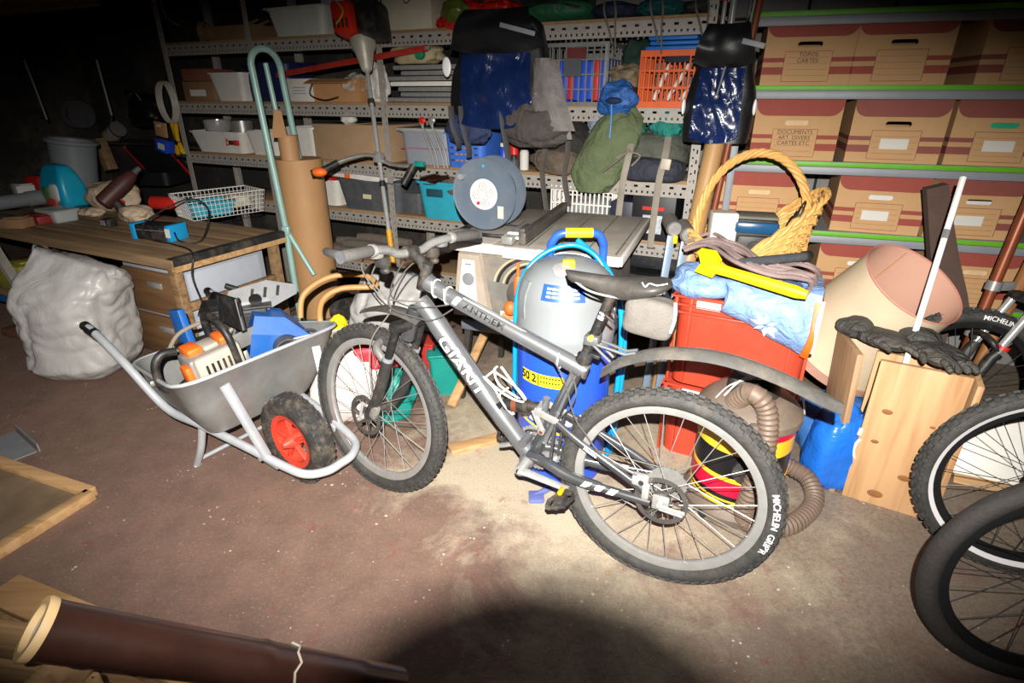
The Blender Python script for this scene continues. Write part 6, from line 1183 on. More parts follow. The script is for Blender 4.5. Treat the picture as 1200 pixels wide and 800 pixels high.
for k, (u, v, s, mm, lab) in enumerate(((20, 232, (.20, .12, .10), PAPER, 'folded white papers on the bench behind the grey pipe'), (36, 262, (.2, .1, .05), mat('dark_red_box', '#7b2320', .5), 'flat dark red box at the left front of the bench'), (40, 225, (.16, .10, .12), RED, 'red plastic part behind the grey pipe'), (10, 268, (.16, .1, .06), CARDD, 'worn cardboard piece at the left edge of the bench'))):
    x, y = bpos(u, v); e = thing('bench_clutter', lab, 'clutter', BI(x, y + s[1] / 2, BT)); MB().box((0, 0, s[2] / 2), s, MX.Rotation(R_(11 * k - 12), 4, 'Z'), .006).build('body', mm, e); MB().box((.01, .0, s[2] + .004), (s[0] * .7, s[1] * .7, .008), MX.Rotation(R_(11 * k), 4, 'Z'), .002).build('loose_flap', mm, e)
# ---- under the left end of the bench
e = thing('trestle', 'low white and blue board on battens at the left under the bench', 'trestle', BI(-1.35, -.02)); MB().box((-.35, .10, .28), (1.4, .4, .02), bev=.002).build('board', OLDW, e); MB().box((-.35, -.11, .275), (1.4, .02, .04), bev=.002).build('blue_edge', mat('blue_edge', '#24508a', .5), e)
for x in (-.9, -.32, .28): MB().bar((x, .0, .27), (x - .04, .02, 0), .05, .04).build('leg', OLDW, e)
for x in (-.25,): MB().bar((x, -.06, .62), (x + .12, -.04, .29), .05, .03).build('strut', mat('strut_grey', '#8d8a82', .6), e)
for k, (x, y, z, s, mm, lab) in enumerate(((-1.15, -.16, .02, (.30, .02, .20), PAPER, 'white printed sheet leaning under the blue edged board'), (-1.28, .05, .30, (.30, .18, .12), RED, 'red plastic lid on the low board under the bench'), (-1.62, .05, .30, (.26, .2, .16), mat('green_yellow_pack', '#8f8a35', .6, 0, .4), 'dull yellow-green pack on the low board'), (-1.0, .10, .30, (.14, .12, .22), BLKD, 'dark box standing behind the white sack'), (-1.5, -.05, .02, (.34, .22, .05), mat('brown_box', '#6e4a32', .7), 'brown flat box on the floor under the bench'), (-1.2, -.10, .07, (.10, .10, .10), YEL, 'yellow plastic bottle lying under the low board'))):
    e = thing('stored_item', lab, 'clutter', BI(x, y, z))
    if k in (1, 5): MB().lathe([(0, 0), (s[0] / 2 * .8, 0), (s[0] / 2, s[2] * .3), (s[0] / 2 * .95, s[2] * .8), (s[0] / 4, s[2]), (0, s[2])], 24).build('body', mm, e)
    else: MB().box((0, 0, s[2] / 2), s, MX.Rotation(R_(-14 if k == 0 else 5), 4, 'X' if k == 0 else 'Z'), .004).build('body', mm, e)
    if k == 0: MB().box((-.02, -.016, s[2] * .78), (.10, .003, .07), MX.Rotation(R_(-14), 4, 'X')).build('red_print', RED, e)
    else: MB().box((0, 0, s[2] + .004), (s[0] * .5, s[1] * .4, .008), MX(), .002).build('cap', mm if k != 5 else RED, e)
# ---- dark corner: shelf with odds and ends behind the bench
ws = thing('wall_shelf', 'dark wooden shelf in the unlit corner behind the workbench', 'shelf', RK @ MX.Translation((-3.05, .45, 1.02))); MB().box((0, .06, -.012), (1.7, .36, .024)).build('board', mat('dark_wood', '#3b3028', .8), ws)
for x in (-.7, 0, .7): MB().prism([(0, 0), (.22, 0), (0, -.2)], -.012, .012, MX.Translation((x, .24, -.024)) @ MX.Rotation(PI / 2, 4, 'Z') @ MX.Rotation(PI / 2, 4, 'X') @ MX.Scale(-1, 4, (1, 0, 0))).build('bracket', DGREY, ws)
def wsp(u, v, dy): x, z = onplane(RK, u, v, dy); return RK @ MX.Translation((x, dy, z))
e = thing('cable_drum', 'black cable drum in the dark corner above the grey tub', 'drum', wsp(96, 150, .45)); Ry = MX.Rotation(PI / 2, 4, 'Y') @ MX.Translation((-.13, 0, 0))
for z in (-.06, .06): MB().lathe([(0, z - .006), (.13, z - .006), (.13, z + .006), (0, z + .006)], 30, Ry).build('flange', DGREY, e)
MB().lathe([(.085, -.055), (.085, .055)], 24, Ry).build('core', BLK, e)
e = thing('paint_tin', 'old paint tin lying on its side in the dark corner', 'tin', wsp(138, 162, .45) @ MX.Rotation(R_(66), 4, 'Y')); MB().lathe([(0, -.12), (.068, -.12), (.072, -.116), (.07, -.11), (.07, .08), (.074, .085), (.06, .088), (0, .084)], 28, MX.Translation((-.06, 0, 0))).build('body', STEEL, e); MB().lathe([(.0708, -.08), (.0708, .05)], 28, MX.Translation((-.06, 0, 0)), cap=False).build('paper_label', mat('tin_label', '#a89a86', .6, 0, .4, 20), e); MB().tube([(-.06, -.07, .06), (-.2, 0, .09), (-.06, .07, .06)], .003, 6).build('wire_handle', STEEL, e)
m = MB(); lump(m, (0, 0, 0), (.42, .25, .30), 17, .25, 1.8, 2.4, fold=.15); e = thing('black_bag', 'black shiny bag hanging in the corner left of the rack', 'bag', wsp(178, 150, .40)); m.build('body', mat('black_vinyl', '#121315', .25, 0, .2), e); MB().tube(spl([(-.1, -.1, .24), (-.05, -.13, .32), (.06, -.13, .32), (.1, -.1, .24)], 5), .01, 8).build('handle', BLK, e)
e = thing('cable_coil', 'coil of pale grey cable hanging on the end of the rack', 'cable', wsp(200, 112, .02))
for k in range(7): MB().tube([V((.02 * k - .05 + .09 * math.cos(a), -.03 - .006 * k, .15 * math.sin(a) - .05)) for a in [2 * PI * j / 24 for j in range(24)]], .005, 6, closed=True).build('cable_turn', mat('cable_pale', '#b9b2a6', .5), e)
e = thing('yellow_clamp', 'yellow spring clamp hanging at the corner of the rack', 'clamp', wsp(212, 182, -.01)); YM = mat('clamp_yellow', '#d8a816', .5, 0, .1)
for s in (-1, 1): MB().bar((s * .005, 0, .10), (s * .045, 0, .0), .03, .03, up=(0, 1, 0), bev=.005).bar((s * .005, 0, .10), (-s * .02, 0, .25), .028, .03, up=(0, 1, 0), bev=.005).build('arm', YM, e)
MB().tube([(0, -.02, .10), (0, .02, .10)], .02, 14).build('pivot', BLK, e)
for s in (-1, 1): MB().tube([(s * .045, -.02, 0), (s * .045, .02, 0)], .018, 14).build('jaw_pad', BLK, e)
e = thing('wood_block', 'brown block of wood leaning behind the tub', 'wood', wsp(130, 198, .20)); MB().box((0, 0, .13), (.09, .09, .28), MX.Rotation(R_(-14), 4, 'Y'), .005).build('block', OLDW, e); MB().box((.0, 0, .275), (.088, .088, .004), MX.Rotation(R_(-14), 4, 'Y')).build('end_grain', PINEX, e)
e = thing('blue_carton', 'small blue carton below the yellow clamp', 'carton', wsp(190, 178, .10)); MB().box((0, .03, .05), (.14, .08, .10), MX.Rotation(R_(12), 4, 'Y'), .003).build('box', BLUE, e); MB().box((.01, -.011, .05), (.08, .003, .05), MX.Rotation(R_(12), 4, 'Y')).build('label', PAPER, e)
e = thing('cork_board_piece', 'tan board piece beside the yellow clamp', 'board', wsp(190, 160, .16)); MB().box((0, 0, .06), (.14, .02, .12), MX.Rotation(R_(8), 4, 'Y'), .002).build('board', CARD, e); MB().box((0, -.012, .09), (.05, .004, .02)).build('label', PAPER, e)
a, b = dp(-40, 10, 4.3), dp(112, -4, 4.5); struct(MB().bar(a, b, .12, .10).build('trim_1', wood('beam', '#6b5a34', '#4a3d24', 3, 0)))
for k, (pts, lab) in enumerate(((((28, 70), (40, 100), (55, 140)), 'thin dark rod hanging on the unlit left wall'), (((113, 70), (124, 110), (131, 135)), 'grey metal rod leaning above the paint tin'), (((188, 0), (195, 20), (210, 30)), 'loose grey wire hanging from the ceiling by the rack'))):
    P = [dp(u, v, 4.6) for u, v in pts]; tag(MB().tube(spl(P, 4), .007 if k < 2 else .004, 6).build('rod' if k < 2 else 'wire', GREY), lab, 'rod' if k < 2 else 'wire')
# ------------------------------------------------------------------ red crates with the basket on top
CRM = mat('crate_red', '#b8402a', .4, 0, .06, 10, dirt=.08)
KM = MX.Translation((.635, 2.09, 0)) @ MX.Rotation(R_(-29), 4, 'Z')        # front left corner
def euro_crate(label, z, w_, d, h):
    e = thing('plastic_crate', label, 'crate', KM @ MX.Translation((w_ / 2, d / 2, z)), 'red stacked crates')
    tub(MB(), w_ - .03, d - .03, h, taper=.97, rim=.008, wall=.006).build('body', CRM, e)
    for zz in (.985, .90, .82): MB().box((0, -d / 2 + .008, h * zz), (w_ * .98, .022, .010), bev=.003).box((0, d / 2 - .008, h * zz), (w_ * .98, .022, .010), bev=.003).box((w_ / 2 - .008, 0, h * zz), (.022, d, .010), bev=.003).box((-w_ / 2 + .008, 0, h * zz), (.022, d, .010), bev=.003).build('rim_rib', CRM, e)
    for x in (-.47, -.36, .36, .47): MB().box((x * w_, -d / 2 + .010, h * .5), (.012, .016, h * .94), bev=.003).build('corner_rib', CRM, e)
    MB().box((-.12, -d / 2 + .0, h * .93), (.09, .006, .03)).build('white_sticker', PAPER, e)
    return e
euro_crate('lower red plastic crate standing on the floor behind the rear wheel', 0, .50, .38, .34); euro_crate('upper red plastic crate with the flowered blue bag on it', .345, .52, .40, .385)
KI = lambda x, y, z: KM @ MX.Translation((x, y, z))
CT = .735
CBL = mat('cool_bag_blue', '#7f9fd0', .45, 0, .12, 8, bump=.6, bscale=18)
cb2 = thing('cool_bag', 'pale blue folded cool bag with a white snowflake hanging over the upper red crate', 'bag', KI(.27, .0, CT))
m = MB()
def cbag(u, v):
    x = .20 + (.31) * u; t = v
    if t < .5: y, z = .22 - .22 * (t / .5) - .012, .03 + .035 * math.sin(PI * t) + .035 * nz3((u, v, 0), 4, 1)
    else: f = (t - .5) / .5; y, z = -.012 - .035 * math.sin(PI * f) + .035 * nz3((u, v, 0), 3.4, 6) * math.sin(PI * f), .06 - .19 * f * (.35 + .65 * u) + .012 * nz3((u, v, 0), 4, 1)
    return V((x, y, z + CT))
m.thick(cbag, 22, 24, .03, KM); m.build('front_flap', CBL, cb2, world=True)
m = MB(); lump(m, (.10, .08, CT - .01), (.26, .24, .12), 3, .25, 1.3, 2.4, fold=.08, M=None); m2 = MB(); m2.add(m.v, m.f, KM); m2.build('gathered_side', CBL, cb2, world=True)
m = MB()
for k in range(8):
    a = PI * k / 4; c = V(cbag(.5, .83)); ux = (cbag(.6, .83) - cbag(.4, .83)).normalized(); uy = (cbag(.5, .75) - cbag(.5, .92)).normalized(); n_ = ux.cross(uy); d = ux * math.cos(a) + uy * math.sin(a); sd = n_.cross(d)
    if n_.y > 0: n_ = -n_
    m.add([c + n_ * .036 + d * .008, c + n_ * .036 + d * .03 + sd * .010, c + n_ * .036 + d * .058, c + n_ * .036 + d * .03 - sd * .010], [(0, 1, 2, 3)], KM)
m.build('snowflake_print', DECW, cb2, world=True, smooth=0)
m = MB(); m.thick(lambda u, v: cbag(.93 + .07 * u, .52 + .48 * v) + V((0, -.004, .0)), 3, 14, .036, KM); m.build('orange_lining', ORG, cb2, world=True); m = MB(); m.tube([KM @ (cbag(1.0, .5 + .5 * i / 10) + V((.006, -.012, 0))) for i in range(11)], .007, 7); m.build('white_piping', DECW, cb2, world=True)
pt5 = thing('yellow_axe', 'bright yellow plastic handled tool lying across the blue bag', 'tool', KI(.15, .03, CT + .08))
a, b = gp(832, 312, CT + .15), gp(946, 346, CT + .12); YB = mat('bright_yellow', '#f6d40c', .45, 0, .04)
MB().tube([a, a.lerp(b, .25), a.lerp(b, .9), b], [.018, .016, .018, .012], 12, flat=1.2).build('handle', YB, pt5, world=True); u_ = (b - a).normalized(); MB().prism([(-.05, -.03), (.02, -.035), (.035, .03), (.01, .06), (-.045, .055), (-.03, .01)], -.014, .014, frame(a, u_, V((0, -.35, 1)))).build('head', YB, pt5, world=True)
ROPE = mat('mauve_rope', '#8d7a78', .85, 0, .12, 80, bump=.3, bscale=200)
rp_ = thing('rope', 'grey-mauve rope lying in loops over the blue bag', 'rope', KI(.35, .06, CT + .07)); random.seed(4)
for k in range(7):
    o = .004 * k; P = [(805, 297 + k, .10), (835, 285 + 2 * k, .14), (865, 298 + 2.5 * k, .13), (900, 316 + 2.5 * k, .11), (935, 318 + 3 * k, .10), (960 - k, 330 + 2 * k, .08), (955 - 2 * k, 350, .06), (925 - 3 * k, 348 - k, .07), (890, 330 - k, .10), (850, 306, .12)]
    MB().tube(spl([gp(u + random.uniform(-5, 5), v - 9 + random.uniform(-4, 4), CT + z + o) for u, v, z in P], 5), .008, 8).build('rope_turn', ROPE, rp_, world=True)
# ---- wicker basket
WK = mat('wicker', '#d9a860', .55, 0, .18, 30, bump=.2); WK2 = mat('wicker_pale', '#e6c894', .6, 0, .12, 30)
bc2 = gp(888, 316, CT); bk = thing('wicker_basket', 'honey coloured wicker basket with a tall twisted handle on the crates', 'basket', MX.Translation((bc2.x, bc2.y + .16, CT)) @ MX.Rotation(R_(-20), 4, 'Z')); BKM = WM[bk]
def wall(u, v, off=0):
    a = 2 * PI * u; sxx = .20 + .08 * v + off; syy = .15 + .05 * v + off; lift = .25 * max(0, math.cos(a)) ** .8 + .07 * max(0, -math.cos(a)) ** 2
    return V((sxx * math.copysign(abs(math.cos(a)) ** .8, math.cos(a)), syy * math.copysign(abs(math.sin(a)) ** .8, math.sin(a)), v * (.07 + lift)))
MB().grid(lambda u, v: wall(u, v, -.004), 48, 6, cu=True).build('lining', WK2, bk, smooth=60)
n = 60
for j in range(13):
    v = (j + .5) / 13.5; m = MB(); m.tube([wall(i / n, v, .007 * (1 if (i // 2 + j) % 2 else -1)) for i in range(n)], .010, 6, closed=True); m.build('weave_row', WK, bk)
for i in range(30): MB().tube([wall(i / 30, v / 5) for v in range(6)], .005, 5).build('stake', WK2, bk)
m = MB()
for s in (0, PI): m.tube([wall(i / 96, 1, .010 * math.cos(i * 2 * PI / 6 + s)) + V((0, 0, .008 + .010 * math.sin(i * 2 * PI / 6 + s))) for i in range(96)], .010, 6, closed=True)
m.build('braided_rim', WK, bk)
def hnd(t, ph, rr): 
    a = PI * t; c = V((-.235 * math.cos(a) * (1 + .10 * math.sin(a)), 0, .05 + .43 * math.sin(a) ** .9)); o = V((-math.cos(a), 0, math.sin(a))); return c + (o * math.cos(ph) + V((0, 1, 0)) * math.sin(ph)) * rr
for k in range(4): MB().tube([hnd(i / 90, i * .42 + k * PI / 2, .011) for i in range(91)], .0095, 7).build('handle_strand', WK, bk)
BKI = lambda x, y, z: BKM @ MX.Translation((x, y, z))
e = thing('white_carton', 'white carton standing in the wicker basket beside the blue device', 'carton', BKI(-.12, -.08, .03) @ MX.Rotation(R_(12), 4, 'Z')); MB().box((0, 0, .10), (.11, .09, .20), bev=.003).build('box', PAPER, e); MB().box((0, .0, .2015), (.10, .08, .003)).build('top_flap', mat('flap_grey_paper', '#c9c2b8', .8), e)
e = thing('radio_device', 'blue and black electronic device with a dusty top in the wicker basket', 'device', BKI(.02, -.05, .03) @ MX.Rotation(R_(4), 4, 'Z')); DB = mat('device_blue', '#1d4f78', .25, 0, .08, coat=.4)
MB().box((0, .02, .09), (.18, .15, .18), bev=.02).build('case', BLKD, e); MB().box((0, -.055, .145), (.182, .03, .05), bev=.012).build('blue_front', DB, e); MB().box((0, .02, .185), (.17, .14, .014), bev=.005).build('dusty_top', mat('dusty_top', '#6a6a60', .8, 0, .15), e); MB().box((0, -.06, .06), (.15, .02, .10), bev=.01).build('front_grille', BLK, e); MB().tube([(.0, -.07, .06), (.0, -.08, .06)], .03, 20).build('dial', BLKD, e)
for k in range(4): tag(MB().tube([BKM @ V(p) for p in spl([(.10 + .01 * k, -.06, .08), (.13 + .02 * k, -.09, .16 + .03 * k), (.17 + .01 * k, -.02, .22 + .02 * k), (.20 - .02 * k, -.05, .12), (.15, -.10, .05 + .02 * k)], 6)], .004, 6).build('black_cable', BLK), ['lowest black cable looped beside the device in the basket', 'second black cable looped beside the device in the basket', 'third black cable looped beside the device in the basket', 'longest black cable arching out of the wicker basket'][k], 'cable', 'cables in the basket')
a, b = gp(868, 308, CT + .14), gp(948, 300, CT + .13); e = thing('pump', 'dark grey hand pump lying across the front of the wicker basket', 'pump', MX.Translation((a + b) / 2 - V((0, 0, .02)))); MB().tube([a, b], .018, 14).build('barrel', DGREY, e, world=True); MB().tube([b - (b - a).normalized() * .03, b], .022, 14).build('cap', BLK, e, world=True)
# ---- bars with yellow catches, tubes and poles between the racks
st_ = thing('folding_trestle', 'two pale blue metal legs with round ends and yellow catches behind the blue bag', 'trestle', MX.Translation((dp(795, 300, 2.6).x, 2.6, 0)))
for k, (u, v) in enumerate(((790, 268), (806, 275))):
    p = dp(u, v, 2.58 - .02 * k); q = V((p.x - .06, p.y - .02, .02)); s = V((p.x - .01, p.y + .10, p.z + .16))
    MB().bar(p + V((-.01, .0, -.03)), q, .035, .018, up=(0, 1, 0), bev=.003).build('leg', mat('pale_blue_metal', '#8fa3bb', .35, .3, .08), st_, world=True); MB().tube([p + V((0, .10, .02)), p], .036, 20).build('padded_tube', mat('pad_grey', '#5c5a56', .8, 0, .15), st_, world=True); MB().tube([p, p + V((-.0, -.012, 0))], .03, 22).build('end_disc', ALU, st_, world=True); MB().tube([p + V((0, -.011, 0)), p + V((0, -.018, 0))], .013, 16).build('disc_centre', GREY, st_, world=True)
    MB().box((0, 0, 0), (.022, .02, .04), MX.Translation(p + V((.004, -.02, -.045))), .006).build('yellow_catch', YEL, st_, world=True)
p0, p1 = dp(842, 150, 2.84), dp(808, 300, 2.72); p2 = p0 + (p1 - p0) * ((p0.z - .01) / (p0.z - p1.z)); tag(MB().tube([p0, p2], .045, 24).build('cardboard_tube', mat('tube_tan', '#b08a5a', .5, 0, .06, 6, coat=.15)), 'thick tan cardboard tube leaning between the racks', 'tube')
p0, p1 = dp(893, -10, 2.80), dp(832, 268, 2.74); p2 = p0 + (p1 - p0) * ((p0.z - .01) / (p0.z - p1.z)); e = thing('rusty_pole', 'rust brown metal pole leaning between the two racks', 'pole', MX.Translation((p2.x, p2.y, 0))); MB().tube([p0, p2], .016, 14).build('pole', mat('rust_brown', '#7d4128', .5, .2, .2, 20), e, world=True); MB().tube([p0.lerp(p2, .2), p0.lerp(p2, .215)], .02, 14).build('collar', STEEL, e, world=True)
# ------------------------------------------------------------------ drum vacuum cleaner with hose
VC = thing('vacuum_cleaner', 'black, yellow and crimson striped drum vacuum cleaner behind the rear wheel', 'vacuum cleaner', (.86, 1.755, 0)); VB = mat('vac_black', '#17171a', .3, 0, .1); VR = mat('vac_crimson', '#c41238', .35, 0, .05); VY = mat('vac_yellow', '#f2b92c', .4, 0, .05); VG = mat('vac_brown_grey', '#6a5d52', .6, 0, .12, dirt=.4)
MB().lathe([(.165, .05), (.163, .40)], 44, cap=True).build('drum', VB, VC)
def band(z0, z1, mm, nm='stripe'): MB().lathe([(.1635, z0), (.1655, z0), (.1655, z1), (.1635, z1)], 44, closed=True).build(nm, mm, VC)
band(.365, .40, VR); band(.30, .365, VY); band(.185, .202, VY); band(.125, .185, VR); band(.098, .106, VY); band(.078, .088, VY)
MB().lathe([(.15, 0), (.185, .01), (.19, .04), (.172, .07), (.166, .075)], 44).build('base_tray', VG, VC); MB().lathe([(.170, .395), (.178, .40), (.178, .425), (.165, .44), (.13, .475), (.08, .49), (0, .492)], 40).build('lid', VG, VC); MB().lathe([(.09, .485), (.085, .54), (.07, .56), (0, .565)], 32).build('motor_head', BLKD, VC)
MB().lathe([(.03, .16), (.05, .165), (.05, .18), (.03, .185)], 20, MX.Translation((0, 0, .25)) @ MX.Rotation(R_(75), 4, 'Z') @ MX.Rotation(R_(90), 4, 'Y') @ MX.Translation((0, 0, 0)) @ MX.Rotation(PI, 4, 'X')).build('hose_port', BLKD, VC)
MB().box((-.045, -.168, .40), (.04, .03, .09), bev=.006).build('clip', VG, VC)
m = MB(); around(m, 'A', .06, .166, R_(-70), .225, .004); m.build('yellow_mark', VY, VC)
for a in (215, 290, 330): MB().ball((.175 * math.cos(R_(a)), .175 * math.sin(R_(a)), .022), (.022, .022, .022), 14, 10).build('castor', BLKD, VC)
m = MB(); m.tube(spl([(-.12, -.05, .49), (-.08, -.08, .57), (.0, -.09, .60), (.10, -.08, .56), (.16, -.03, .46)], 6), .004, 6); m.tube(spl([(-.14, -.03, .47), (-.10, -.07, .55), (.02, -.10, .585), (.12, -.09, .52), (.17, -.06, .42)], 6), .003, 6); m.build('power_cord', mat('cord_grey', '#b9b6b0', .5), VC)
HS = mat('ribbed_hose', '#6b5a4e', .55, 0, .12, 20, dirt=.2)
def ribbed(pts, r, label, n=14):
    C = spl(pts, n); L = []; step = .009; d = 0; acc = 0; prev = C[0]; out = [C[0]]
    for p in C[1:]:
        seg = (p - prev).length
        while acc + seg >= step: f = (step - acc) / seg; prev = prev.lerp(p, f); out.append(prev); seg = (p - prev).length; acc = 0
        acc += seg; prev = p
    return tag(MB().tube(out, [r * (1.06 if i % 2 else .93) for i in range(len(out))], 14).build('vacuum_hose', HS, smooth=25), label, 'hose')
P = [dp(858, 474, 1.70), dp(880, 460, 1.62), dp(899, 482, 1.585), dp(896, 530, 1.56), dp(878, 580, 1.555), gp(872, 608, .045), gp(896, 620, .036), gp(932, 612, .036), gp(954, 588, .045), gp(948, 562, .08), gp(928, 548, .10), gp(912, 540, .12)]
ribbed(P, .033, 'thick brown ribbed vacuum hose curling on the floor beside the blue bag')
# ------------------------------------------------------------------ blue bag, lampshade, planks
bb = thing('carrier_bag', 'shiny blue plastic carrier bag with a white handle slot on the floor', 'bag', (1.29, 1.86, 0)); m = MB(); lump(m, (0, 0, 0), (.24, .18, .34), 9, .12, 1.8, 3, fold=.12); m.warp(lambda p: V((p.x * (1.05 - .5 * p.z), p.y, p.z))); m.build('body', mat('bag_blue', '#1f6bd0', .3, 0, .12, 8, bump=.3, bscale=14), bb)
m = MB(); m.tube([V((.03 + .022 * math.cos(a), -.085, .22 + .045 * math.sin(a))) for a in [2 * PI * k / 20 for k in range(20)]], .006, 7, closed=True); m.build('handle_slot_rim', PAPER, bb); MB().box((.0, -.085, .295), (.07, .006, .03), MX.Rotation(R_(8), 4, 'Y')).build('white_tag', PAPER, bb); m = MB(); lump(m, (.03, -.078, .195), (.035, .02, .06), 2, .3, 3, 2, 14, 10); m.build('white_paper_inside', PAPER, bb)
for k, (x, y, z, s, mm, lab) in enumerate(((1.40, 2.10, 0, (.34, .28, .26), mat('blue_white_bag', '#3f72b8', .4, 0, .5, 5), 'blue and white printed bag squeezed under the lampshade'), (1.62, 2.22, 0, (.30, .30, .30), mat('navy_bag', '#27406e', .5, 0, .3, 6), 'dark blue bag behind the wooden box under the lampshade'))):
    m = MB(); lump(m, (0, 0, 0), s, 60 + k, .14, 2, 3, fold=.12); e = thing('stuffed_bag', lab, 'bag', (x, y, z)); m.build('body', mm, e); m = MB(); lump(m, (-.06, -s[1] * .46, .12), (.14, .03, .09), 5, .15, 2, 3, 18, 10); m.build('white_print', PAPER, e)
P1, P0 = dp(1071, 331, 2.06), dp(972, 402, 2.28); P0 = V((P0.x + .03, P0.y, P0.z)); az = (P1 - P0); Ls = az.length; LS = frame(P0, az.cross(V((0, 0, 1))), V((0, 0, 1))); zax = az.normalized(); xax = zax.cross(V((0, 0, 1))).normalized(); yax = zax.cross(xax); LS = MX((xax, yax, zax)).transposed().to_4x4(); LS.translation = P0
ls = thing('lampshade', 'large cream fabric lampshade with dusty pink edges lying on the bags', 'lampshade', LS); SHM = mat('shade_cream', '#bfae94', .75, 0, .08, 5, dirt=.12); SHI = mat('shade_inside', '#c79c88', .8, 0, .05, 5)
pr = [(.265, 0), (.235, Ls * .2), (.212, Ls * .5), (.20, Ls * .8), (.195, Ls)]
MB().lathe(pr, 48, cap=False).build('outer_fabric', SHM, ls, smooth=60); MB().lathe([(r - .004, z) for r, z in pr], 48, cap=False).build('inner_lining', SHI, ls, smooth=60)
MB().lathe([(.196, Ls - .004), (.199, Ls), (.196, Ls + .005), (.191, Ls)], 48, closed=True).build('top_ring', mat('pink_trim', '#b5776a', .7), ls); MB().lathe([(.268, -.004), (.262, .03), (.255, .03), (.258, -.004)], 48, closed=True).build('bottom_trim', mat('dusty_pink_trim', '#a88072', .8, 0, .15), ls)
MB().box((.2135, 0, Ls * .5), (.003, .006, Ls * .9), MX.Rotation(R_(230), 4, 'Z') @ MX.Rotation(R_(-3), 4, 'Y')).build('seam', CARD, ls)
p0, p1 = dp(1129, 207, 2.02), dp(1069, 400, 1.86); p2 = p0 + (p1 - p0) * 1.35; e = thing('white_stick', 'thin white square stick leaning in front of the lampshade', 'stick', MX.Translation((p2.x, p2.y, p2.z))); MB().bar(p0, p2, .014, .014, up=(0, 1, 0), bev=.001).build('stick', DECW, e, world=True); MB().bar(p0.lerp(p2, .23), p0.lerp(p2, .27), .0145, .0145, up=(0, 1, 0)).build('tape', GREY, e, world=True)
q = [dp(u, v, 2.42) for u, v in ((1086, 222), (1112, 216), (1118, 262), (1124, 300), (1134, 345), (1140, 385), (1100, 390), (1092, 320))]; m = MB(); m.hull([[p for p in q], [p + V((.02, .06, 0)) for p in q]]); e = thing('foam_panel', 'dark brown wavy foam panel standing behind the white stick', 'panel', MX.Translation((q[5].x, q[5].y, q[5].z - .02))); m.build('panel', mat('brown_foam', '#5a4840', .9, 0, .12), e, world=True, smooth=30); MB().bar(q[6] + V((.03, .03, .0)), V((q[6].x + .05, q[6].y + .03, .01)), .06, .03).build('foot_batten', MATS['brown_foam'], e, world=True)
WX = MX.Translation((1.305, 1.775, 0)) @ MX.Rotation(math.atan2(-.135, .22), 4, 'Z'); wx = thing('wooden_box', 'open box of pale pine boards standing upright with rubber gloves on top', 'box', WX)
MB().box((.13, .010, .295), (.265, .022, .59), bev=.003).build('front_board', PINE, wx); MB().box((.29, .12, .28), (.02, .21, .56), bev=.003).build('right_board', PINE, wx); MB().box((.13, .225, .27), (.27, .02, .54), bev=.003).build('rear_board', PINE, wx)
MB().box((0, 0, .30), (.022, .25, .60), MX.Translation((-.075, .12, 0)) @ MX.Rotation(R_(18), 4, 'Z') @ MX.Rotation(R_(-3), 4, 'Y'), .003).build('left_board', wood('board_grey_brown', '#a98a68', '#86694a', 5, 2), wx)
KN = mat('knot', '#8a5a30', .7)
for x, z, r in ((.06, .40, .012), (.05, .27, .009), (.17, .15, .014), (.20, .38, .006), (.10, .05, .018)): MB().lathe([(0, 0), (r, 0), (r * .8, .0012), (0, .0012)], 14, MX.Translation((x, -.0005, z)) @ MX.Rotation(PI / 2, 4, 'X') @ MX.Scale(1.6, 4, (1, 0, 0))).build('knot', KN, wx)
tag(MB().box((0, 0, .24), (.006, .10, .46), MX.Rotation(R_(4), 4, 'Y'), .002).box((.004, 0, .02), (.02, .1, .04)).build('black_strip', RUB, local=WX @ MX.Translation((-.022, .06, 0))), 'black rubber strip standing in the gap of the wooden box', 'strip')
GL = mat('glove_rubber', '#3d3d3a', .65, 0, .25, 12, bump=1, bscale=15, dirt=.15)
for k, (o, rz, lab) in enumerate((((.0, .14, .60), -28, 'left dark rubber glove draped over the wooden box'), ((.16, .09, .60), -62, 'right dark rubber glove draped over the wooden box'))):
    gl = thing('rubber_glove', lab, 'glove', WX @ MX.Translation(o) @ MX.Rotation(R_(rz), 4, 'Z') @ MX.Scale(.85, 4)); m = MB(); lump(m, (0, 0, 0), (.22, .17, .06), 70 + k, .14, 1.2, 2.6, fold=.06); m.build('palm', GL, gl)
    for j in range(4): MB().tube(spl([(.07, -.035 + .024 * j, .025), (.12, -.045 + .03 * j, .035), (.165, -.05 + .033 * j, .018)], 4), [.014] * 4 + [.013] * 3 + [.011, .008], 10).build('finger', GL, gl)
    MB().tube(spl([(.0, -.045, .025), (.04, -.085, .03), (.08, -.10, .02)], 4), [.015] * 6 + [.013, .011, .008], 10).build('thumb', GL, gl); m = MB(); lump(m, (-.13, .0, .0), (.15, .15, .08), 75 + k, .16, 1.2, 2.4, fold=.06); m.build('cuff', GL, gl)
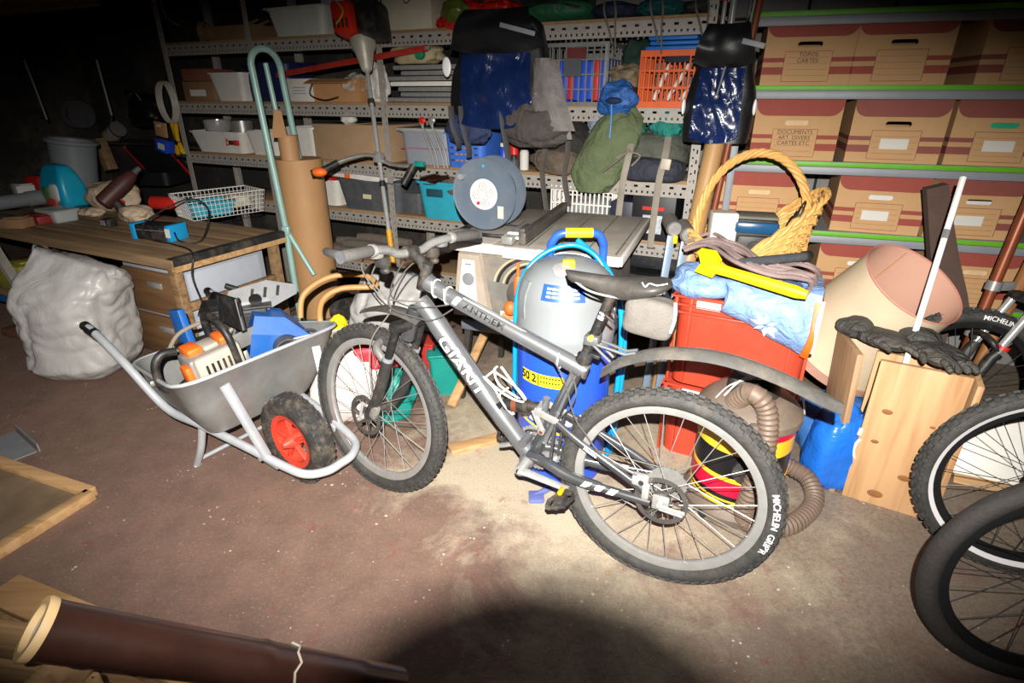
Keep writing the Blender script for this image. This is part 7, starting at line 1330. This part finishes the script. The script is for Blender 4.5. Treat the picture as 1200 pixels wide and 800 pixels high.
# ------------------------------------------------------------------ three parked bicycles at the right edge
DSP = mat('dark_spoke', '#3a3a3a', .45, .4, .1); BRIM = mat('black_rim', '#232325', .4, .3, .1); REFS = mat('reflective_stripe', '#f4f2f6', .35, .2, .02)
def parked_bike(label, hub, heading, rimmat, tyrem, stripe=None, lettering=None, fork=BLK, framem=BLK, lean=0, susp=True, steer=0, kn=60):
    M = MX.Translation((hub[0], hub[1], 0)) @ MX.Rotation(R_(heading), 4, 'Z') @ MX.Rotation(R_(lean), 4, 'X')
    B = thing('bicycle', label, 'bicycle', M)
    wf = make_wheel(B, 'front_wheel', MX.Translation((0, 0, RTY)) @ MX.Rotation(R_(steer), 4, 'Z'), rimmat, 28, 1, tyrem, kn, DSP); make_wheel(B, 'rear_wheel', MX.Translation((-1.06, 0, RTY)), rimmat, 28, 0, tyrem, kn, DSP)
    if stripe: MB().lathe([(.286, .0165), (.300, .0250), (.301, .0262), (.286, .0180)], 72, MX.Rotation(-PI / 2, 4, 'X'), closed=True).build('reflective_stripe', stripe, wf)
    if lettering: arc_text(lettering, .028, .312, R_(104), .0262, sub=1).build('tyre_lettering', DECW, wf)
    A0 = V((-.20, 0, .80)); 
    for s in (-1, 1): MB().tube([(0, s * .06, RTY), (-.06, s * .064, .50), (-.075, s * .066, .52)], [.016, .021, .020], 14).build('fork_lower', fork, B); MB().tube([(-.06, s * .064, .50), (-.155, s * .064, .71)], .015, 12).build('fork_stanchion', CHROME if susp else fork, B)
    MB().box((-.165, 0, .725), (.05, .17, .035), MX(), .012).build('fork_crown', fork, B); MB().tube([(-.17, 0, .73), (-.235, 0, .89)], .022, 14).build('head_tube', framem, B)
    if susp: MB().tube(spl([(-.075, .066, .52), (-.05, .06, .56), (-.045, 0, .575), (-.05, -.06, .56), (-.075, -.066, .52)], 5), .012, 10).build('fork_arch', fork, B); MB().tube([(-.085, .064, .535), (-.09, .064, .55)], .023, 14).build('red_seal', RED, B)
    MB().tube([(-.19, 0, .79), (-.62, 0, .34)], .028, 14).build('down_tube', framem, B); MB().tube([(-.22, 0, .86), (-.76, 0, .72)], .022, 14).build('top_tube', framem, B); MB().tube([(-.62, 0, .33), (-.80, 0, .80)], .018, 14).build('seat_tube', framem, B)
    for s in (-1, 1): MB().tube([(-.62, s * .03, .33), (-1.06, s * .06, .338)], .011, 10).build('chain_stay', framem, B); MB().tube([(-.76, s * .02, .70), (-1.06, s * .06, .345)], .009, 10).build('seat_stay', framem, B)
    MB().tube(spl([(-.32, -.28, 1.0), (-.27, -.12, 1.0), (-.22, 0, .97), (-.27, .12, 1.0), (-.32, .28, 1.0)], 5), .013, 10).tube([(-.235, 0, .89), (-.22, 0, .97)], .018, 12).build('handlebar', BLK, B)
    for s in (-1, 1): MB().tube([(-.295, s * .19, 1.0), (-.32, s * .285, 1.0)], .017, 12).build('grip', RUB, B)
    m = MB(); lump(m, (-.83, 0, .86), (.27, .13, .07), 3, .05, 1.5, 2.6, 24, 14); m.build('saddle', BLK, B); return B
parked_bike('bicycle with a lettered black tyre and chrome fork behind the wooden box', (1.83, 2.02), 172, BRIM, TYRE, None, 'MICHELIN', BLK, BLK, 4, True, 0)
parked_bike('bicycle whose tyre has a reflective silver stripe at the right edge', (1.645, 1.40), 160, BRIM, TYRE, REFS, None, BLK, BLK, 0, False)
parked_bike('bicycle with a plain black front wheel nearest the camera on the right', (1.385, 1.02), 168, BRIM, mat('tyre_dark', '#2a2725', .8, 0, .2, 30, bump=.3, bscale=90), None, None, BLK, mat('bike_dark_red', '#4a1614', .4), 0, False, 0, 0)
e = thing('painted_board', 'white board with a wooden edge lying behind the striped tyre', 'board', MX.Translation((2.02, 1.75, 0)) @ MX.Rotation(R_(-25), 4, 'Z')); MB().box((0, 0, .16), (.5, .02, .30), MX.Rotation(R_(-35), 4, 'X'), .002).build('board', WHT, e); MB().box((0, -.012, .02), (.5, .03, .04), MX.Rotation(R_(-35), 4, 'X')).build('wooden_edge', PINEX, e)
for k, (a, b, r, mm, lab) in enumerate((((1208, 232), (1140, 392), .022, mat('copper_pipe', '#8a4a2e', .4, .3, .2), 'brown copper pipe with a clamp leaning in front of the archive boxes'), ((1232, 262), (1165, 392), .024, wood('brown_pole', '#a06a38', '#7a4c26', 5, 2), 'wooden pole leaning beside the copper pipe'))):
    p0, p1 = dp(*a, 2.32), dp(*b, 2.28); p2 = p0 + (p1 - p0) * ((p0.z - .01) / (p0.z - p1.z)); e = thing('leaning_pole', lab, 'pole', MX.Translation((p2.x, p2.y, 0))); MB().tube([p0 + (p0 - p1) * .5, p2], r, 16).build('pole', mm, e, world=True)
    if k == 0: c = p0.lerp(p1, .62); MB().lathe([(r, -.02), (r + .008, -.02), (r + .008, .02), (r, .02)], 18, frame(c, V((1, 0, 0)).cross(p1 - p0), p0 - p1) @ MX.Rotation(PI / 2, 4, 'X'), closed=True).box(c + V((.05, -.01, 0)), (.07, .012, .04), None, .004).build('pipe_clamp', ALU, e, world=True); c = p0.lerp(p1, .95); MB().tube([c, c + (p1 - p0) * .06], r + .01, 16).build('joint', ALU, e, world=True)
# ------------------------------------------------------------------ foreground left
Pc = gp(106, 576, .03); e1 = (gp(0, 541, .03) - Pc).normalized(); e2 = V((e1.y, -e1.x, 0)); e2 = e2 if e2.y < 0 else -e2
fr_ = thing('framed_panel', 'wooden framed dark panel lying on the floor at the left edge', 'panel', MX.Translation((Pc.x, Pc.y, 0))); L1, L2 = 1.1, .95
MB().bar(Pc - V((0, 0, .01)), Pc + e1 * L1 - V((0, 0, .01)), .045, .04, bev=.003).build('frame_rail', PINEX, fr_, world=True); MB().bar(Pc - V((0, 0, .01)), Pc + e2 * L2 - V((0, 0, .01)), .045, .04, bev=.003).build('frame_rail', PINEX, fr_, world=True); MB().bar(Pc + e1 * L1 - V((0, 0, .01)), Pc + e1 * L1 + e2 * L2 - V((0, 0, .01)), .045, .04).build('frame_rail', PINEX, fr_, world=True); MB().bar(Pc + e2 * L2 - V((0, 0, .01)), Pc + e1 * L1 + e2 * L2 - V((0, 0, .01)), .045, .04).build('frame_rail', PINEX, fr_, world=True)
c = Pc + e1 * L1 / 2 + e2 * L2 / 2; MB().box((0, 0, 0), (L1 - .04, L2 - .04, .01), frame(V((c.x, c.y, .014)), e1, e2)).build('dark_sheet', mat('dark_sheet', '#7d6a52', .7, 0, .3, 6, dirt=.4), fr_, world=True)
p = gp(8, 530, .02); e = thing('metal_offcut', 'bent grey sheet metal piece beside the framed panel', 'metal', MX.Translation((p.x - .05, p.y + .05, 0))); MB().box((0, 0, .006), (.28, .14, .006), MX.Rotation(R_(-35), 4, 'Z')).build('sheet', GREY, e); MB().box((.0, .08, .02), (.28, .006, .04), MX.Rotation(R_(-35), 4, 'Z')).build('bent_lip', GREY, e)
ZP = .10; a, b = gp(22, 672, ZP), gp(350, 806, ZP); dx = (b - a).normalized(); dy_ = V((dx.y, -dx.x, 0)); dy_ = dy_ if dy_.y < 0 else -dy_
pl = thing('pallet', 'pale wooden pallet boards on the floor under the bamboo tube in the bottom left corner', 'pallet', MX.Translation((a.x, a.y, 0)))
for k, (o, wd_, mm) in enumerate(((.05, .10, PINEX), (.165, .09, OLDW), (.28, .11, PINEX), (.40, .10, OLDW))): s = a + dy_ * o - dx * .02 * k; MB().bar(s - V((0, 0, .011)), s + dx * 1.1 - V((0, 0, .011)), wd_, .022, bev=.002).build('deck_board', mm, pl, world=True)
for t in (.06, .55, 1.02): MB().bar(a + dx * t - V((0, 0, .06)), a + dx * t + dy_ * .45 - V((0, 0, .06)), .08, .077, bev=.003).build('bearer', OLDW, pl, world=True)
ta, tb2 = gp(42, 736, .60), gp(465, 803, .055); td = (tb2 - ta).normalized(); tu = thing('bamboo_tube', 'thick dark brown bamboo tube with a pale cut end leaning in the bottom left corner', 'tube', MX.Translation((tb2.x, tb2.y, 0)))
BMB = mat('bamboo_dark', '#35201a', .3, 0, .25, 10, coat=.3); ln = (tb2 - ta).length; P = [ta + td * ln * f for f in (0, .03, .1, .3, .5, .52, .54, .8, .83, .86, 1.0)]; MB().tube(P, [.052, .050, .049, .048, .047, .050, .047, .046, .049, .046, .045], 28, cap=False).build('tube', BMB, tu, world=True)
TM = MX((td.cross(V((0, 0, 1))).normalized(), td.cross(td.cross(V((0, 0, 1)))).normalized(), td)).transposed().to_4x4(); TM.translation = ta
MB().lathe([(.052, .0), (.0545, .004), (.053, .016), (.040, .012), (.040, .0)], 32, TM @ MX.Translation((0, 0, -.006)), closed=True).build('cut_end', mat('bamboo_pale', '#c9ab7c', .6, 0, .1), tu, world=True); MB().lathe([(.041, .0), (.040, .25), (0, .25)], 28, TM, cap=False).build('hollow', mat('bamboo_inside', '#8c8074', .7), tu, world=True)
sc_ = ta + td * ln * .60; MB().tube([sc_ + (TM.to_3x3() @ V((.050 * math.cos(R_(a_)), .050 * math.sin(R_(a_)), .01 * (k % 2)))) for k, a_ in enumerate(range(-180, 10, 24))], .003, 6).build('string', mat('string_pale', '#a8a092', .8), tu, world=True)
m = MB(); m.tube([ta + td * .05 + V((.03 * math.cos(x_), 0, -.05 - .03 * math.sin(x_))) for x_ in [PI * k / 8 for k in range(9)]], .010, 8); m.build('black_cord', BLK, tu, world=True)
cx_ = thing('wooden_crate', 'slatted wooden crate at the left edge that carries the raised end of the bamboo tube', 'crate', MX.Translation((-1.12, .60, 0)) @ MX.Rotation(R_(-8), 4, 'Z'))
for k in range(4):
    for y in (-.2, .2): MB().box((0, y, .07 + .125 * k), (.5, .016, .10), bev=.002).build('slat', OLDW, cx_)
    for x in (-.25, .25): MB().box((x, 0, .07 + .125 * k), (.016, .4, .10), bev=.002).build('slat', OLDW, cx_)
for x in (-.23, .23):
    for y in (-.18, .18): MB().box((x, y, .25), (.03, .03, .5)).build('corner_post', OLDW, cx_)
# ------------------------------------------------------------------ the photographer's lens, whose shadow falls on the floor
LM = MX.Translation((0, 0, CAM_H)) @ MX.Rotation(PI / 2 - PITCH, 4, 'X')     # z points back along the lens
lens = thing('camera_lens', 'black wide-angle lens of the camera whose shadow falls on the floor', 'lens', LM)
MB().lathe([(.036, .004), (.0465, .004), (.0465, .02), (.039, .05), (.037, .10), (.037, .12), (.033, .12), (.033, .05)], 48, closed=True).build('barrel', BLK, lens)
